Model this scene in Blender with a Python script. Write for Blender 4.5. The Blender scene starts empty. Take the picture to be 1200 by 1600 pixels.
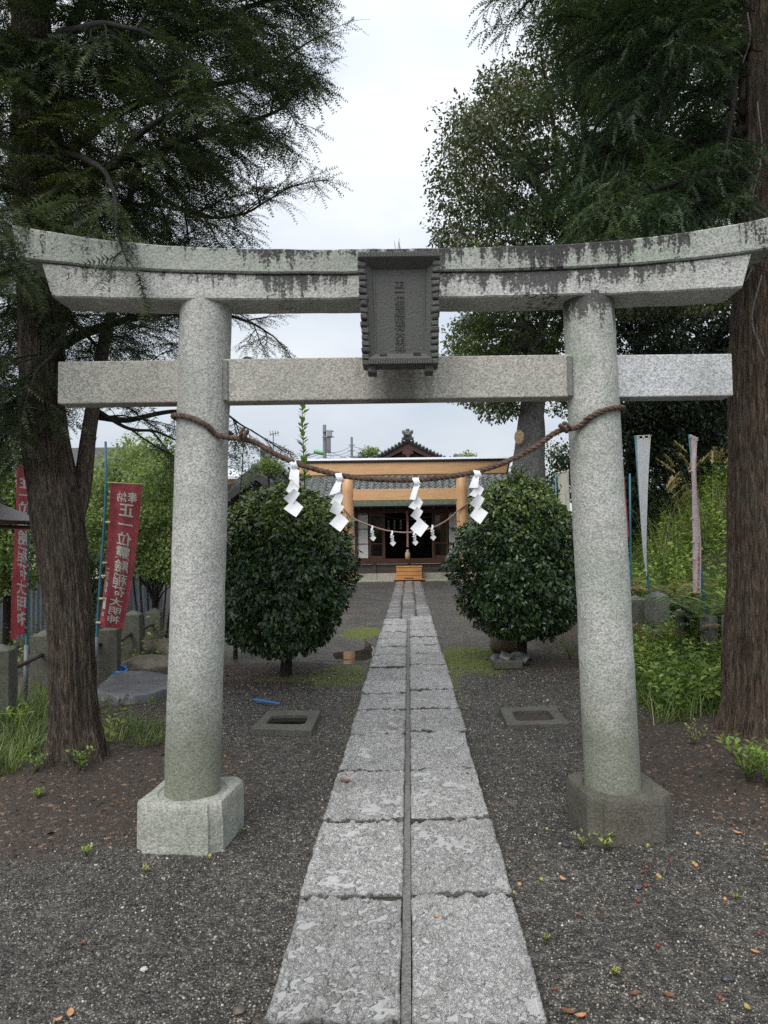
import bpy, bmesh, math, random
import numpy as np
from mathutils import Vector, Matrix

# ------------------------------------------------------------------ camera, sky, sun, exposure
scene = bpy.context.scene
COL = scene.collection
F_PX = 1109.0                      # focal length in pixels of the 1200 x 1600 photograph
CAM_H = 1.55
PITCH, ROLL = math.radians(2.12), math.radians(-0.75)
cam_data = bpy.data.cameras.new('camera')
cam = bpy.data.objects.new('camera', cam_data)
COL.objects.link(cam)
cam_data.sensor_fit = 'VERTICAL'
cam_data.sensor_height = 36.0
cam_data.sensor_width = 27.0
cam_data.lens = 36.0 * F_PX / 1600.0
cam_data.shift_x = -38.5 / 1600.0
cam_data.clip_start = 0.05
cam_data.clip_end = 1500.0
CAM_R = Matrix.Rotation(math.radians(90) + PITCH, 3, 'X') @ Matrix.Rotation(ROLL, 3, 'Z')
cam.matrix_world = Matrix.Translation((0, 0, CAM_H)) @ CAM_R.to_4x4()
scene.camera = cam

SUN_EL, SUN_AZ = math.radians(52), math.radians(205)      # soft overcast sun, high and behind the viewer
world = bpy.data.worlds.new('World')
scene.world = world
world.use_nodes = True
wt = world.node_tree
for n in list(wt.nodes):
    wt.nodes.remove(n)
w_out = wt.nodes.new('ShaderNodeOutputWorld')
w_bg = wt.nodes.new('ShaderNodeBackground')
w_sky = wt.nodes.new('ShaderNodeTexSky')
w_sky.sky_type = 'NISHITA'
w_sky.sun_disc = False
w_sky.sun_elevation = SUN_EL
w_sky.sun_rotation = SUN_AZ
w_sky.air_density = 1.0
w_sky.dust_density = 3.0
w_co = wt.nodes.new('ShaderNodeTexCoord')
w_no = wt.nodes.new('ShaderNodeTexNoise')
w_no.inputs['Scale'].default_value = 2.0
w_no.inputs['Detail'].default_value = 5.0
w_no.inputs['Roughness'].default_value = 0.55
w_map = wt.nodes.new('ShaderNodeMapping')
w_map.inputs['Scale'].default_value = (1.0, 1.0, 2.6)
w_map.inputs['Location'].default_value = (0.3, 1.7, 0.4)
w_rmp = wt.nodes.new('ShaderNodeValToRGB')
w_rmp.color_ramp.elements[0].position = 0.30
w_rmp.color_ramp.elements[0].color = (0.64, 0.71, 0.81, 1)
w_rmp.color_ramp.elements[1].position = 0.66
w_rmp.color_ramp.elements[1].color = (0.92, 0.955, 0.985, 1)
w_scl = wt.nodes.new('ShaderNodeVectorMath')
w_scl.operation = 'SCALE'
w_scl.inputs['Scale'].default_value = 9.6                # cloud deck in the sky texture's own units
w_mix = wt.nodes.new('ShaderNodeMix')
w_mix.data_type = 'RGBA'
w_mix.inputs['Factor'].default_value = 0.90
wt.links.new(w_co.outputs['Generated'], w_map.inputs['Vector'])
wt.links.new(w_map.outputs['Vector'], w_no.inputs['Vector'])
wt.links.new(w_no.outputs['Fac'], w_rmp.inputs['Fac'])
w_sep = wt.nodes.new('ShaderNodeSeparateXYZ')          # an overcast sky is brighter overhead than near the horizon
w_ele = wt.nodes.new('ShaderNodeMapRange')
w_ele.inputs['From Min'].default_value = 0.0
w_ele.inputs['From Max'].default_value = 1.0
w_ele.inputs['To Min'].default_value = 5.6
w_ele.inputs['To Max'].default_value = 10.0
wt.links.new(w_co.outputs['Generated'], w_sep.inputs[0])
wt.links.new(w_sep.outputs['Z'], w_ele.inputs['Value'])
wt.links.new(w_ele.outputs[0], w_scl.inputs['Scale'])
wt.links.new(w_rmp.outputs['Color'], w_scl.inputs[0])
wt.links.new(w_sky.outputs['Color'], w_mix.inputs['A'])
wt.links.new(w_scl.outputs['Vector'], w_mix.inputs['B'])
wt.links.new(w_mix.outputs['Result'], w_bg.inputs['Color'])
w_bg.inputs['Strength'].default_value = 0.10
wt.links.new(w_bg.outputs['Background'], w_out.inputs['Surface'])

sun_d = bpy.data.lights.new('sun', 'SUN')
sun_d.energy = 1.5
sun_d.angle = math.radians(45)
sun_d.color = (1.0, 0.97, 0.92)
sun = bpy.data.objects.new('sun', sun_d)
COL.objects.link(sun)
# the light comes FROM this direction
SUN_DIR = Vector((math.sin(SUN_AZ) * math.cos(SUN_EL), math.cos(SUN_AZ) * math.cos(SUN_EL), math.sin(SUN_EL)))
sun.rotation_euler = SUN_DIR.to_track_quat('Z', 'Y').to_euler()
sun.location = (0, -5, 12)

vs = scene.view_settings
vs.view_transform = 'Standard'
vs.look = 'None'
vs.exposure = 0.66
vs.gamma = 1.0
vs.use_curve_mapping = False
scene.render.engine = 'CYCLES'
scene.cycles.max_bounces = 8
scene.cycles.diffuse_bounces = 4
scene.cycles.glossy_bounces = 3
scene.cycles.transparent_max_bounces = 8
scene.cycles.use_denoising = False


def at(px, py, Y):
    """The point of the place that lies Y metres ahead and is measured at this spot of the photograph."""
    d = CAM_R @ Vector(((px - 638.5) / F_PX, -(py - 800.0) / F_PX, -1.0))
    k = Y / d.y
    return np.array((d.x * k, Y, CAM_H + d.z * k))


# ------------------------------------------------------------------ numbers
RNG = np.random.default_rng(11)
random.seed(5)


def _hash(i, j, k):
    h = (i.astype(np.int64) * 374761393 + j.astype(np.int64) * 668265263 + k.astype(np.int64) * 2147483647) & 0xFFFFFFFF
    h = ((h ^ (h >> 13)) * 1274126177) & 0xFFFFFFFF
    h = ((h ^ (h >> 16)) * 2246822519) & 0xFFFFFFFF
    return ((h ^ (h >> 15)) & 0xFFFFFF) / float(0xFFFFFF)


def vnoise(p):
    p = np.asarray(p, float)
    b = np.floor(p).astype(np.int64)
    t = p - b
    t = t * t * (3 - 2 * t)
    out = np.zeros(len(p))
    for dx in (0, 1):
        for dy in (0, 1):
            for dz in (0, 1):
                w = (t[:, 0] if dx else 1 - t[:, 0]) * (t[:, 1] if dy else 1 - t[:, 1]) * (t[:, 2] if dz else 1 - t[:, 2])
                out += w * _hash(b[:, 0] + dx, b[:, 1] + dy, b[:, 2] + dz)
    return out


def fbm(p, octaves=4, gain=0.5):
    p = np.asarray(p, float)
    s, a, n = np.zeros(len(p)), 1.0, 0.0
    for o in range(octaves):
        s += a * vnoise(p * (2.0 ** o) + 17.3 * o)
        n += a
        a *= gain
    return s / n


def sstep(x, a, b):
    t = np.clip((np.asarray(x, float) - a) / (b - a), 0, 1)
    return t * t * (3 - 2 * t)


def norm(v):
    v = np.asarray(v, float)
    return v / np.maximum(np.linalg.norm(v, axis=-1, keepdims=True), 1e-9)


def rand(a, b, n=None):
    return RNG.uniform(a, b, n)


# ------------------------------------------------------------------ meshes
def make_mesh(name, V, Fc, attrs=None, smooth=False):
    V = np.asarray(V, np.float32).reshape(-1, 3)
    me = bpy.data.meshes.new(name)
    if isinstance(Fc, np.ndarray):
        m, k = Fc.shape
        me.vertices.add(len(V))
        me.vertices.foreach_set('co', V.ravel())
        me.loops.add(m * k)
        me.loops.foreach_set('vertex_index', Fc.astype(np.int32).ravel())
        me.polygons.add(m)
        me.polygons.foreach_set('loop_start', np.arange(0, m * k, k, dtype=np.int32))
        me.update(calc_edges=True)
        me.validate()
    else:
        me.from_pydata([tuple(map(float, v)) for v in V], [], [tuple(int(i) for i in f) for f in Fc])
        me.update()
    if attrs:
        for a, vals in attrs.items():
            at_ = me.attributes.new(a, 'FLOAT', 'POINT')
            at_.data.foreach_set('value', np.asarray(vals, np.float32))
    if smooth:
        me.polygons.foreach_set('use_smooth', np.ones(len(me.polygons), bool))
    return me


def wloc(o):
    p = np.zeros(3)
    while o is not None:
        p += np.array(o.location)
        o = o.parent
    return p


def tag(o, label=None, cat=None, group=None, kind=None):
    if label:
        o['label'] = label
    if cat:
        o['category'] = cat
    if group:
        o['group'] = group
    if kind:
        o['kind'] = kind
    return o


def thing(name, base, label, cat, group=None):
    o = bpy.data.objects.new(name, None)
    o.empty_display_size = 0.1
    COL.objects.link(o)
    o.location = tuple(float(b) for b in base)
    return tag(o, label, cat, group)


def part(name, geo, mat, parent, smooth=False, attrs=None, kind=None, label=None):
    """geo = (V, F) in world coordinates; linked as one mesh object under parent."""
    V, Fc = geo
    V = np.asarray(V, float) - wloc(parent)
    o = bpy.data.objects.new(name, make_mesh(name, V, Fc, attrs, smooth))
    o.data.materials.append(mat)
    COL.objects.link(o)
    o.parent = parent
    return tag(o, label, None, None, kind)


def solo(name, geo, mat, base, label=None, cat=None, group=None, kind=None, smooth=False, attrs=None):
    V, Fc = geo
    V = np.asarray(V, float) - np.asarray(base, float)
    o = bpy.data.objects.new(name, make_mesh(name, V, Fc, attrs, smooth))
    o.data.materials.append(mat)
    o.location = tuple(float(b) for b in base)
    COL.objects.link(o)
    return tag(o, label, cat, group, kind)


def auto_smooth(o, deg=35):
    me = o.data
    bm = bmesh.new()
    bm.from_mesh(me)
    for f in bm.faces:
        f.smooth = True
    for e in bm.edges:
        if len(e.link_faces) == 2 and e.calc_face_angle(0) > math.radians(deg):
            e.smooth = False
    bm.to_mesh(me)
    bm.free()
    return o


def join(*geos):
    V, Fc, n = [], [], 0
    for v, f in geos:
        v = np.asarray(v, float)
        V.append(v)
        Fc += [tuple(int(i) + n for i in q) for q in f]
        n += len(v)
    return np.concatenate(V), Fc


def box(x0, x1, y0, y1, z0, z1):
    V = [(x, y, z) for z in (z0, z1) for y in (y0, y1) for x in (x0, x1)]
    return np.array(V, float), [(0, 2, 3, 1), (4, 5, 7, 6), (0, 1, 5, 4), (2, 6, 7, 3), (0, 4, 6, 2), (1, 3, 7, 5)]


def bev(geo, w=0.01, seg=2):
    V, Fc = geo
    bm = bmesh.new()
    vs_ = [bm.verts.new(tuple(v)) for v in np.asarray(V, float)]
    for f in Fc:
        bm.faces.new([vs_[i] for i in f])
    bmesh.ops.recalc_face_normals(bm, faces=bm.faces[:])
    es = [e for e in bm.edges if len(e.link_faces) == 2 and e.calc_face_angle(0) > math.radians(30)]
    bmesh.ops.bevel(bm, geom=es, offset=w, segments=seg, affect='EDGES', profile=0.5, clamp_overlap=True)
    bm.verts.index_update()
    V2 = np.array([v.co[:] for v in bm.verts])
    F2 = [tuple(v.index for v in f.verts) for f in bm.faces]
    bm.free()
    return V2, F2


def xform(geo, M=None, t=(0, 0, 0)):
    V, Fc = geo
    V = np.asarray(V, float)
    if M is not None:
        V = V @ np.asarray(M, float).T
    return V + np.asarray(t, float), Fc


def rotz(a):
    c, s = math.cos(a), math.sin(a)
    return np.array(((c, -s, 0), (s, c, 0), (0, 0, 1)))


def roty(a):
    c, s = math.cos(a), math.sin(a)
    return np.array(((c, 0, s), (0, 1, 0), (-s, 0, c)))


def rotx(a):
    c, s = math.cos(a), math.sin(a)
    return np.array(((1, 0, 0), (0, c, -s), (0, s, c)))


def frames(P):
    """Tangent and two normals along a polyline (parallel transport)."""
    P = np.asarray(P, float)
    T = norm(np.gradient(P, axis=0))
    up = np.array((0, 0, 1.0)) if abs(T[0, 2]) < 0.9 else np.array((1.0, 0, 0))
    A = np.zeros_like(P)
    a = norm(np.cross(up, T[0]))
    for i in range(len(P)):
        a = a - T[i] * np.dot(a, T[i])
        a = a / max(np.linalg.norm(a), 1e-9)
        A[i] = a
    return T, A, np.cross(T, A)


def tube(P, R, sides=6, caps=True):
    P = np.asarray(P, float)
    R = np.broadcast_to(np.asarray(R, float), (len(P),))
    T, A, B = frames(P)
    ang = np.linspace(0, 2 * math.pi, sides, endpoint=False)
    V = (P[:, None, :] + R[:, None, None] * (np.cos(ang)[None, :, None] * A[:, None, :] + np.sin(ang)[None, :, None] * B[:, None, :])).reshape(-1, 3)
    Fc = []
    for i in range(len(P) - 1):
        for j in range(sides):
            k = (j + 1) % sides
            Fc.append((i * sides + j, i * sides + k, (i + 1) * sides + k, (i + 1) * sides + j))
    if caps:
        Fc.append(tuple(range(sides))[::-1])
        Fc.append(tuple((len(P) - 1) * sides + j for j in range(sides)))
    return V, Fc


def lathe(prof, sides=32, c=(0, 0, 0)):
    """prof: list of (r, z) from bottom to top."""
    ang = np.linspace(0, 2 * math.pi, sides, endpoint=False)
    V = np.array([(r * math.cos(a), r * math.sin(a), z) for r, z in prof for a in ang]) + np.asarray(c, float)
    Fc = []
    for i in range(len(prof) - 1):
        for j in range(sides):
            k = (j + 1) % sides
            Fc.append((i * sides + j, i * sides + k, (i + 1) * sides + k, (i + 1) * sides + j))
    Fc.append(tuple(range(sides))[::-1])
    Fc.append(tuple((len(prof) - 1) * sides + j for j in range(sides)))
    return V, Fc


def prism(poly, y0, y1):
    """poly of (x, z) extruded along Y."""
    n = len(poly)
    V = [(x, y0, z) for x, z in poly] + [(x, y1, z) for x, z in poly]
    Fc = [tuple(range(n)), tuple(range(2 * n - 1, n - 1, -1))]
    for i in range(n):
        j = (i + 1) % n
        Fc.append((j, i, n + i, n + j))
    return np.array(V, float), Fc


def smooth_path(P, n):
    """Catmull-Rom through P, n samples."""
    P = np.asarray(P, float)
    Q = np.vstack([2 * P[0] - P[1], P, 2 * P[-1] - P[-2]])
    ts = np.linspace(0, len(P) - 1 - 1e-6, n)
    i = ts.astype(int)
    t = (ts - i)[:, None]
    p0, p1, p2, p3 = Q[i], Q[i + 1], Q[i + 2], Q[i + 3]
    return 0.5 * (2 * p1 + (p2 - p0) * t + (2 * p0 - 5 * p1 + 4 * p2 - p3) * t ** 2 + (3 * p1 - p0 - 3 * p2 + p3) * t ** 3)


def scatter(tv, tf, pos, rot, scale, tint=None):
    """Many small faces of one template: returns (V, F ndarray, tint per vertex)."""
    tv = np.asarray(tv, float)
    tf = np.asarray(tf, int)
    n, k = len(pos), len(tv)
    sc = np.asarray(scale, float)
    if sc.ndim == 1:
        sc = sc[:, None]
    L = tv[None, :, :] * sc[:, None, :]
    V = np.einsum('nij,nkj->nki', rot, L) + pos[:, None, :]
    Fc = (tf[None, :, :] + (np.arange(n) * k)[:, None, None]).reshape(-1, tf.shape[1])
    t = np.repeat(tint if tint is not None else RNG.random(n), k)
    return V.reshape(-1, 3), Fc, t


def basis(x, zhint):
    """Rotation matrices with local X along x and local Z near zhint."""
    x = norm(x)
    z = zhint - x * np.sum(zhint * x, axis=1, keepdims=True)
    z = norm(z + 1e-6)
    y = np.cross(z, x)
    return np.stack([x, y, z], axis=2)


def cat_geo(lst):
    V, Fc, T, n = [], [], [], 0
    for v, f, t in lst:
        V.append(v)
        Fc.append(f + n)
        T.append(t)
        n += len(v)
    return np.concatenate(V), np.concatenate(Fc), np.concatenate(T)


def text_geo(s, size, align='CENTER', line=1.0, extrude=0.0, bold=0.0, fine=0.0):
    cu = bpy.data.curves.new('lettering', 'FONT')
    cu.body = s
    cu.size = size
    cu.align_x = align
    cu.align_y = 'CENTER'
    cu.space_line = line
    cu.extrude = extrude
    cu.offset = bold
    cu.resolution_u = 3
    o = bpy.data.objects.new('lettering', cu)
    COL.objects.link(o)
    bpy.context.view_layer.update()
    dg = bpy.context.evaluated_depsgraph_get()
    me = bpy.data.meshes.new_from_object(o.evaluated_get(dg))
    V = np.array([v.co[:] for v in me.vertices])
    Fc = [tuple(p.vertices) for p in me.polygons]
    if fine:
        bm = bmesh.new()
        bm.from_mesh(me)
        bmesh.ops.triangulate(bm, faces=bm.faces[:])
        for lim in (fine * 4, fine * 2, fine):
            es = [e for e in bm.edges if e.calc_length() > lim]
            if es:
                bmesh.ops.subdivide_edges(bm, edges=es, cuts=1)
                bmesh.ops.triangulate(bm, faces=[f for f in bm.faces if len(f.verts) > 3])
        bm.verts.index_update()
        V = np.array([v.co[:] for v in bm.verts])
        Fc = [tuple(v.index for v in f.verts) for f in bm.faces]
        bm.free()
    bpy.data.objects.remove(o)
    bpy.data.curves.remove(cu)
    bpy.data.meshes.remove(me)
    return V, Fc
# ------------------------------------------------------------------ materials
class NT:
    def __init__(self, name):
        self.m = bpy.data.materials.new(name)
        self.m.use_nodes = True
        self.t = self.m.node_tree
        for n in list(self.t.nodes):
            self.t.nodes.remove(n)
        self.out = self.t.nodes.new('ShaderNodeOutputMaterial')
        self.b = self.t.nodes.new('ShaderNodeBsdfPrincipled')
        self.t.links.new(self.b.outputs[0], self.out.inputs['Surface'])
        self._co = None

    def node(self, kind, **kw):
        n = self.t.nodes.new(kind)
        for k, v in kw.items():
            setattr(n, k, v)
        return n

    def put(self, sock, v):
        if hasattr(v, 'is_linked') or isinstance(v, bpy.types.NodeSocket):
            self.t.links.new(v, sock)
        elif isinstance(v, (tuple, list)) and len(v) == 3 and sock.type == 'RGBA':
            sock.default_value = (*v, 1)
        else:
            sock.default_value = v

    def co(self, scale=None, which='Object', loc=None):
        if self._co is None:
            self._co = self.node('ShaderNodeTexCoord')
        s = self._co.outputs[which]
        if scale is not None or loc is not None:
            mp = self.node('ShaderNodeMapping')
            if scale is not None:
                mp.inputs['Scale'].default_value = scale if isinstance(scale, tuple) else (scale,) * 3
            if loc is not None:
                mp.inputs['Location'].default_value = loc
            self.t.links.new(s, mp.inputs['Vector'])
            s = mp.outputs[0]
        return s

    def pos(self, scale=None):
        g = self.node('ShaderNodeNewGeometry').outputs['Position']
        if scale is not None:
            mp = self.node('ShaderNodeMapping')
            mp.inputs['Scale'].default_value = scale if isinstance(scale, tuple) else (scale,) * 3
            self.t.links.new(g, mp.inputs['Vector'])
            g = mp.outputs[0]
        return g

    def noise(self, vec, scale, detail=4, rough=0.55, dist=0.0, out='Fac'):
        n = self.node('ShaderNodeTexNoise')
        self.t.links.new(vec, n.inputs['Vector'])
        n.inputs['Scale'].default_value = scale
        n.inputs['Detail'].default_value = detail
        n.inputs['Roughness'].default_value = rough
        n.inputs['Distortion'].default_value = dist
        return n.outputs[out]

    def voro(self, vec, scale, feature='F1', out='Distance', rnd=1.0):
        n = self.node('ShaderNodeTexVoronoi', feature=feature)
        self.t.links.new(vec, n.inputs['Vector'])
        n.inputs['Scale'].default_value = scale
        n.inputs['Randomness'].default_value = rnd
        return n.outputs[out]

    def ramp(self, fac, stops, interp='LINEAR'):
        n = self.node('ShaderNodeValToRGB')
        cr = n.color_ramp
        cr.interpolation = interp
        while len(cr.elements) < len(stops):
            cr.elements.new(0.5)
        for e, (p, c) in zip(cr.elements, stops):
            e.position = p
            e.color = (*c, 1) if isinstance(c, (tuple, list)) else (c, c, c, 1)
        self.t.links.new(fac, n.inputs['Fac'])
        return n.outputs['Color']

    def mix(self, fac, a, b, blend='MIX'):
        n = self.node('ShaderNodeMix', data_type='RGBA', blend_type=blend)
        self.put(n.inputs['Factor'], fac)
        self.put(n.inputs['A'], a)
        self.put(n.inputs['B'], b)
        return n.outputs['Result']

    def math(self, op, a, b=None, clamp=False):
        n = self.node('ShaderNodeMath', operation=op, use_clamp=clamp)
        self.put(n.inputs[0], a)
        if b is not None:
            self.put(n.inputs[1], b)
        return n.outputs[0]

    def remap(self, v, a, b, c=0.0, d=1.0):
        n = self.node('ShaderNodeMapRange')
        n.clamp = True
        self.put(n.inputs['Value'], v)
        n.inputs['From Min'].default_value = a
        n.inputs['From Max'].default_value = b
        n.inputs['To Min'].default_value = c
        n.inputs['To Max'].default_value = d
        return n.outputs[0]

    def attr(self, name):
        return self.node('ShaderNodeAttribute', attribute_name=name).outputs['Fac']

    def xyz(self, vec):
        n = self.node('ShaderNodeSeparateXYZ')
        self.t.links.new(vec, n.inputs[0])
        return n.outputs

    def bump(self, h, dist=0.01, strength=1.0, normal=None):
        n = self.node('ShaderNodeBump')
        n.inputs['Distance'].default_value = dist
        n.inputs['Strength'].default_value = strength
        self.t.links.new(h, n.inputs['Height'])
        if normal is not None:
            self.t.links.new(normal, n.inputs['Normal'])
        return n.outputs[0]

    def set(self, color=None, rough=None, normal=None, **kw):
        if color is not None:
            self.put(self.b.inputs['Base Color'], color)
        if rough is not None:
            self.put(self.b.inputs['Roughness'], rough)
        if normal is not None:
            self.t.links.new(normal, self.b.inputs['Normal'])
        for k, v in kw.items():
            self.put(self.b.inputs[k.replace('_', ' ')], v)
        return self.m


def granite(name, lo, hi, green=0.3, black=0.0, top=None, grain=260, moss=0.0, tint=(1, 1, 1), foot=None, drip=False):
    """Tooled granite: salt and pepper grain, green film, black streaks that run down from height `top`."""
    n = NT(name)
    c = n.co()
    g1 = n.noise(c, grain * 1.5, 2, 0.8)
    g2 = n.voro(c, grain * 0.52, out='Color')
    sep = n.node('ShaderNodeSeparateColor')
    n.t.links.new(g2, sep.inputs[0])
    g = n.math('ADD', n.math('MULTIPLY', g1, 0.50), n.math('MULTIPLY', n.math('ADD', n.math('MULTIPLY', sep.outputs[0], 0.55), 0.225), 0.50))
    col = n.ramp(g, [(0.30, tuple(x * 0.55 for x in lo)), (0.44, tuple(x * 0.75 + y * 0.25 for x, y in zip(lo, hi))), (0.62, hi), (0.85, tuple(min(1, x * 1.15) for x in hi))])
    big = n.noise(c, 2.6, 5, 0.6, 0.4)
    col = n.mix(n.remap(big, 0.42, 0.68, 0.0, 0.35), col, (0.17, 0.165, 0.14))
    gr = n.noise(c, 4.3, 5, 0.62, 0.3)
    col = n.mix(n.math('MULTIPLY', n.remap(gr, 0.36, 0.62), green), col, n.mix(n.remap(g, 0.3, 0.7), (0.16, 0.21, 0.155), (0.33, 0.40, 0.31)))
    if foot is not None:
        z = n.xyz(c)[2]
        low = n.math('ADD', z, n.math('MULTIPLY', n.noise(c, 9, 4), -0.35))
        col = n.mix(n.remap(low, foot[0], foot[1], foot[2], 0.0), col, n.mix(n.remap(g, 0.3, 0.7), (0.10, 0.105, 0.075), (0.22, 0.24, 0.17)))
    if black > 0:
        st = n.noise(n.co((1.0, 1.0, 0.11)), 21, 5, 0.68)
        sp = n.noise(c, 70, 3, 0.75)
        zone = n.noise(n.co((1.0, 0.0, 0.0), loc=(3.3, 0, 0)), 2.1, 3, 0.5)
        v = n.math('ADD', n.math('MULTIPLY', st, 0.60), n.math('MULTIPLY', sp, 0.44))
        v = n.math('ADD', v, n.math('MULTIPLY', n.math('SUBTRACT', zone, 0.5), 0.50))
        z = n.xyz(c)[2]
        v = n.math('ADD', v, n.remap(z, top - 0.24, top, -0.20, 0.10))
        x = n.xyz(c)[0]
        v = n.math('ADD', v, n.remap(x, -1.45, -0.35, -0.10, 0.03))
        v = n.math('ADD', v, n.remap(x, 1.0, 1.7, 0.0, -0.09))
        col = n.mix(n.remap(v, 0.545, 0.60, 0.0, black), col, n.ramp(g, [(0.35, (0.010, 0.008, 0.009)), (0.60, (0.028, 0.023, 0.025)), (0.72, (0.10, 0.095, 0.09))]))
    if drip:
        xa = n.math('ABSOLUTE', n.xyz(c)[0])
        dn = n.noise(n.co((1.0, 1.0, 0.35)), 17, 4, 0.6)
        col = n.mix(n.remap(n.math('ADD', xa, n.math('MULTIPLY', dn, 0.30)), 0.20, 0.36, 0.72, 0.0), col, n.mix(n.remap(g, 0.3, 0.7), (0.035, 0.032, 0.026), (0.11, 0.10, 0.085)))
    if moss > 0:
        ms = n.noise(c, 12, 5, 0.65)
        col = n.mix(n.remap(ms, 0.48, 0.64, 0.0, moss), col, (0.062, 0.070, 0.034))
    if tint != (1, 1, 1):
        col = n.mix(1.0, col, tint, 'MULTIPLY')
    h = n.math('ADD', n.math('MULTIPLY', n.noise(c, 95, 3, 0.6), 0.8), n.math('MULTIPLY', n.noise(c, 26, 3, 0.5), 0.7))
    return n.set(col, n.remap(g, 0.3, 0.7, 0.62, 0.85), n.bump(h, 0.008, 0.6))


M = {}
M['granite_kasagi'] = granite('granite_top', (0.24, 0.245, 0.22), (0.48, 0.49, 0.45), 0.58, 0.96, 3.085, foot=None)
M['granite_under'] = granite('granite_under', (0.31, 0.308, 0.29), (0.64, 0.635, 0.605), 0.22, 0.88, 2.955)
M['granite_pillar'] = granite('granite_pillar', (0.30, 0.297, 0.28), (0.62, 0.61, 0.58), 0.28, 0.0, None, foot=(0.30, 0.75, 0.85))
M['granite_pillar_stained'] = granite('granite_pillar_stained', (0.30, 0.297, 0.278), (0.61, 0.605, 0.57), 0.45, 0.85, 2.79, foot=(0.30, 0.75, 0.8))
M['granite_warm'] = granite('granite_warm', (0.29, 0.275, 0.235), (0.57, 0.545, 0.49), 0.10, drip=True)
M['granite_white'] = granite('granite_white', (0.33, 0.335, 0.34), (0.66, 0.67, 0.68), 0.10)
M['granite_block'] = granite('granite_block', (0.28, 0.277, 0.24), (0.56, 0.555, 0.50), 0.35, moss=0.22)
M['granite_block_dark'] = granite('granite_block_dark', (0.030, 0.025, 0.020), (0.135, 0.118, 0.096), 0.0, moss=0.45)
M['granite_post'] = granite('granite_post', (0.040, 0.038, 0.030), (0.13, 0.125, 0.10), 0.15, moss=0.6)
M['granite_post_grey'] = granite('granite_post_grey', (0.085, 0.085, 0.08), (0.24, 0.24, 0.225), 0.10, moss=0.5)
M['mortar'] = granite('mortar', (0.11, 0.107, 0.10), (0.22, 0.215, 0.205), 0.05)
M['concrete'] = granite('concrete', (0.055, 0.051, 0.044), (0.115, 0.107, 0.093), 0.06, moss=0.3)
M['concrete_base'] = granite('concrete_base', (0.36, 0.34, 0.28), (0.47, 0.45, 0.38), 0.2, grain=90)


def slate():
    n = NT('plaque_stone')
    c = n.co()
    g = n.noise(c, 240, 3, 0.7)
    b = n.noise(c, 6, 5, 0.6)
    col = n.ramp(g, [(0.3, (0.030, 0.031, 0.029)), (0.7, (0.145, 0.145, 0.135))])
    col = n.mix(n.remap(b, 0.45, 0.7, 0, 0.5), col, (0.075, 0.10, 0.075))
    return n.set(col, 0.7, n.bump(n.noise(c, 120, 3), 0.006, 0.7))


M['plaque'] = slate()


def slab_mat():
    """Split granite paving after rain: wet film in the hollows."""
    n = NT('wet_paving_granite')
    c = n.pos()
    g1 = n.noise(c, 330, 2, 0.7)
    col = n.ramp(g1, [(0.34, (0.10, 0.098, 0.095)), (0.45, (0.52, 0.515, 0.50)), (0.62, (0.82, 0.81, 0.79))])
    inf = n.node('ShaderNodeObjectInfo')
    col = n.mix(n.remap(inf.outputs['Random'], 0, 1, 0.0, 0.38), col, (0.27, 0.265, 0.255))
    bl = n.noise(c, 5.5, 5, 0.62, 0.5)
    col = n.mix(n.remap(bl, 0.50, 0.74, 0.0, 0.55), col, (0.17, 0.155, 0.13))
    h = n.attr('height')
    rel = n.noise(c, 46, 5, 0.68, 1.0)
    rel2 = n.voro(c, 70, 'SMOOTH_F1')
    r = n.math('ADD', n.math('MULTIPLY', rel, 1.0), n.math('MULTIPLY', rel2, 0.35))
    wet = n.attr('wet')
    dry = n.math('SUBTRACT', 1.0, wet, True)
    crack = n.remap(n.math('ABSOLUTE', n.math('SUBTRACT', rel, 0.46)), 0.0, 0.045, 1.0, 0.0)
    col = n.mix(n.math('MULTIPLY', n.math('MULTIPLY', crack, dry), 0.75), col, (0.055, 0.05, 0.045))
    col = n.mix(n.math('MULTIPLY', wet, 0.45), col, (0.25, 0.248, 0.24))
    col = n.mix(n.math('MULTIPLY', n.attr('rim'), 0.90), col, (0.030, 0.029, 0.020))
    rough = n.mix(wet, n.remap(rel, 0.3, 0.7, 0.06, 0.27), (0.025, 0.025, 0.025))
    b = n.bump(n.math('MULTIPLY', r, dry), 0.026, 0.95)
    return n.set(col, rough, b, IOR=1.45)


M['slab'] = slab_mat()


def cobble_mat():
    n = NT('old_paving_stone')
    c = n.pos()
    g1 = n.noise(c, 140, 3, 0.7)
    inf = n.node('ShaderNodeObjectInfo')
    col = n.ramp(g1, [(0.3, (0.15, 0.15, 0.15)), (0.7, (0.38, 0.38, 0.385))])
    col = n.mix(n.remap(inf.outputs['Random'], 0, 1, 0.0, 0.65), col, (0.15, 0.145, 0.14))
    r = n.noise(c, 22, 4, 0.6, 0.5)
    return n.set(col, n.remap(r, 0.35, 0.65, 0.10, 0.40), n.bump(r, 0.015, 0.7))


M['cobble'] = cobble_mat()


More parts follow.
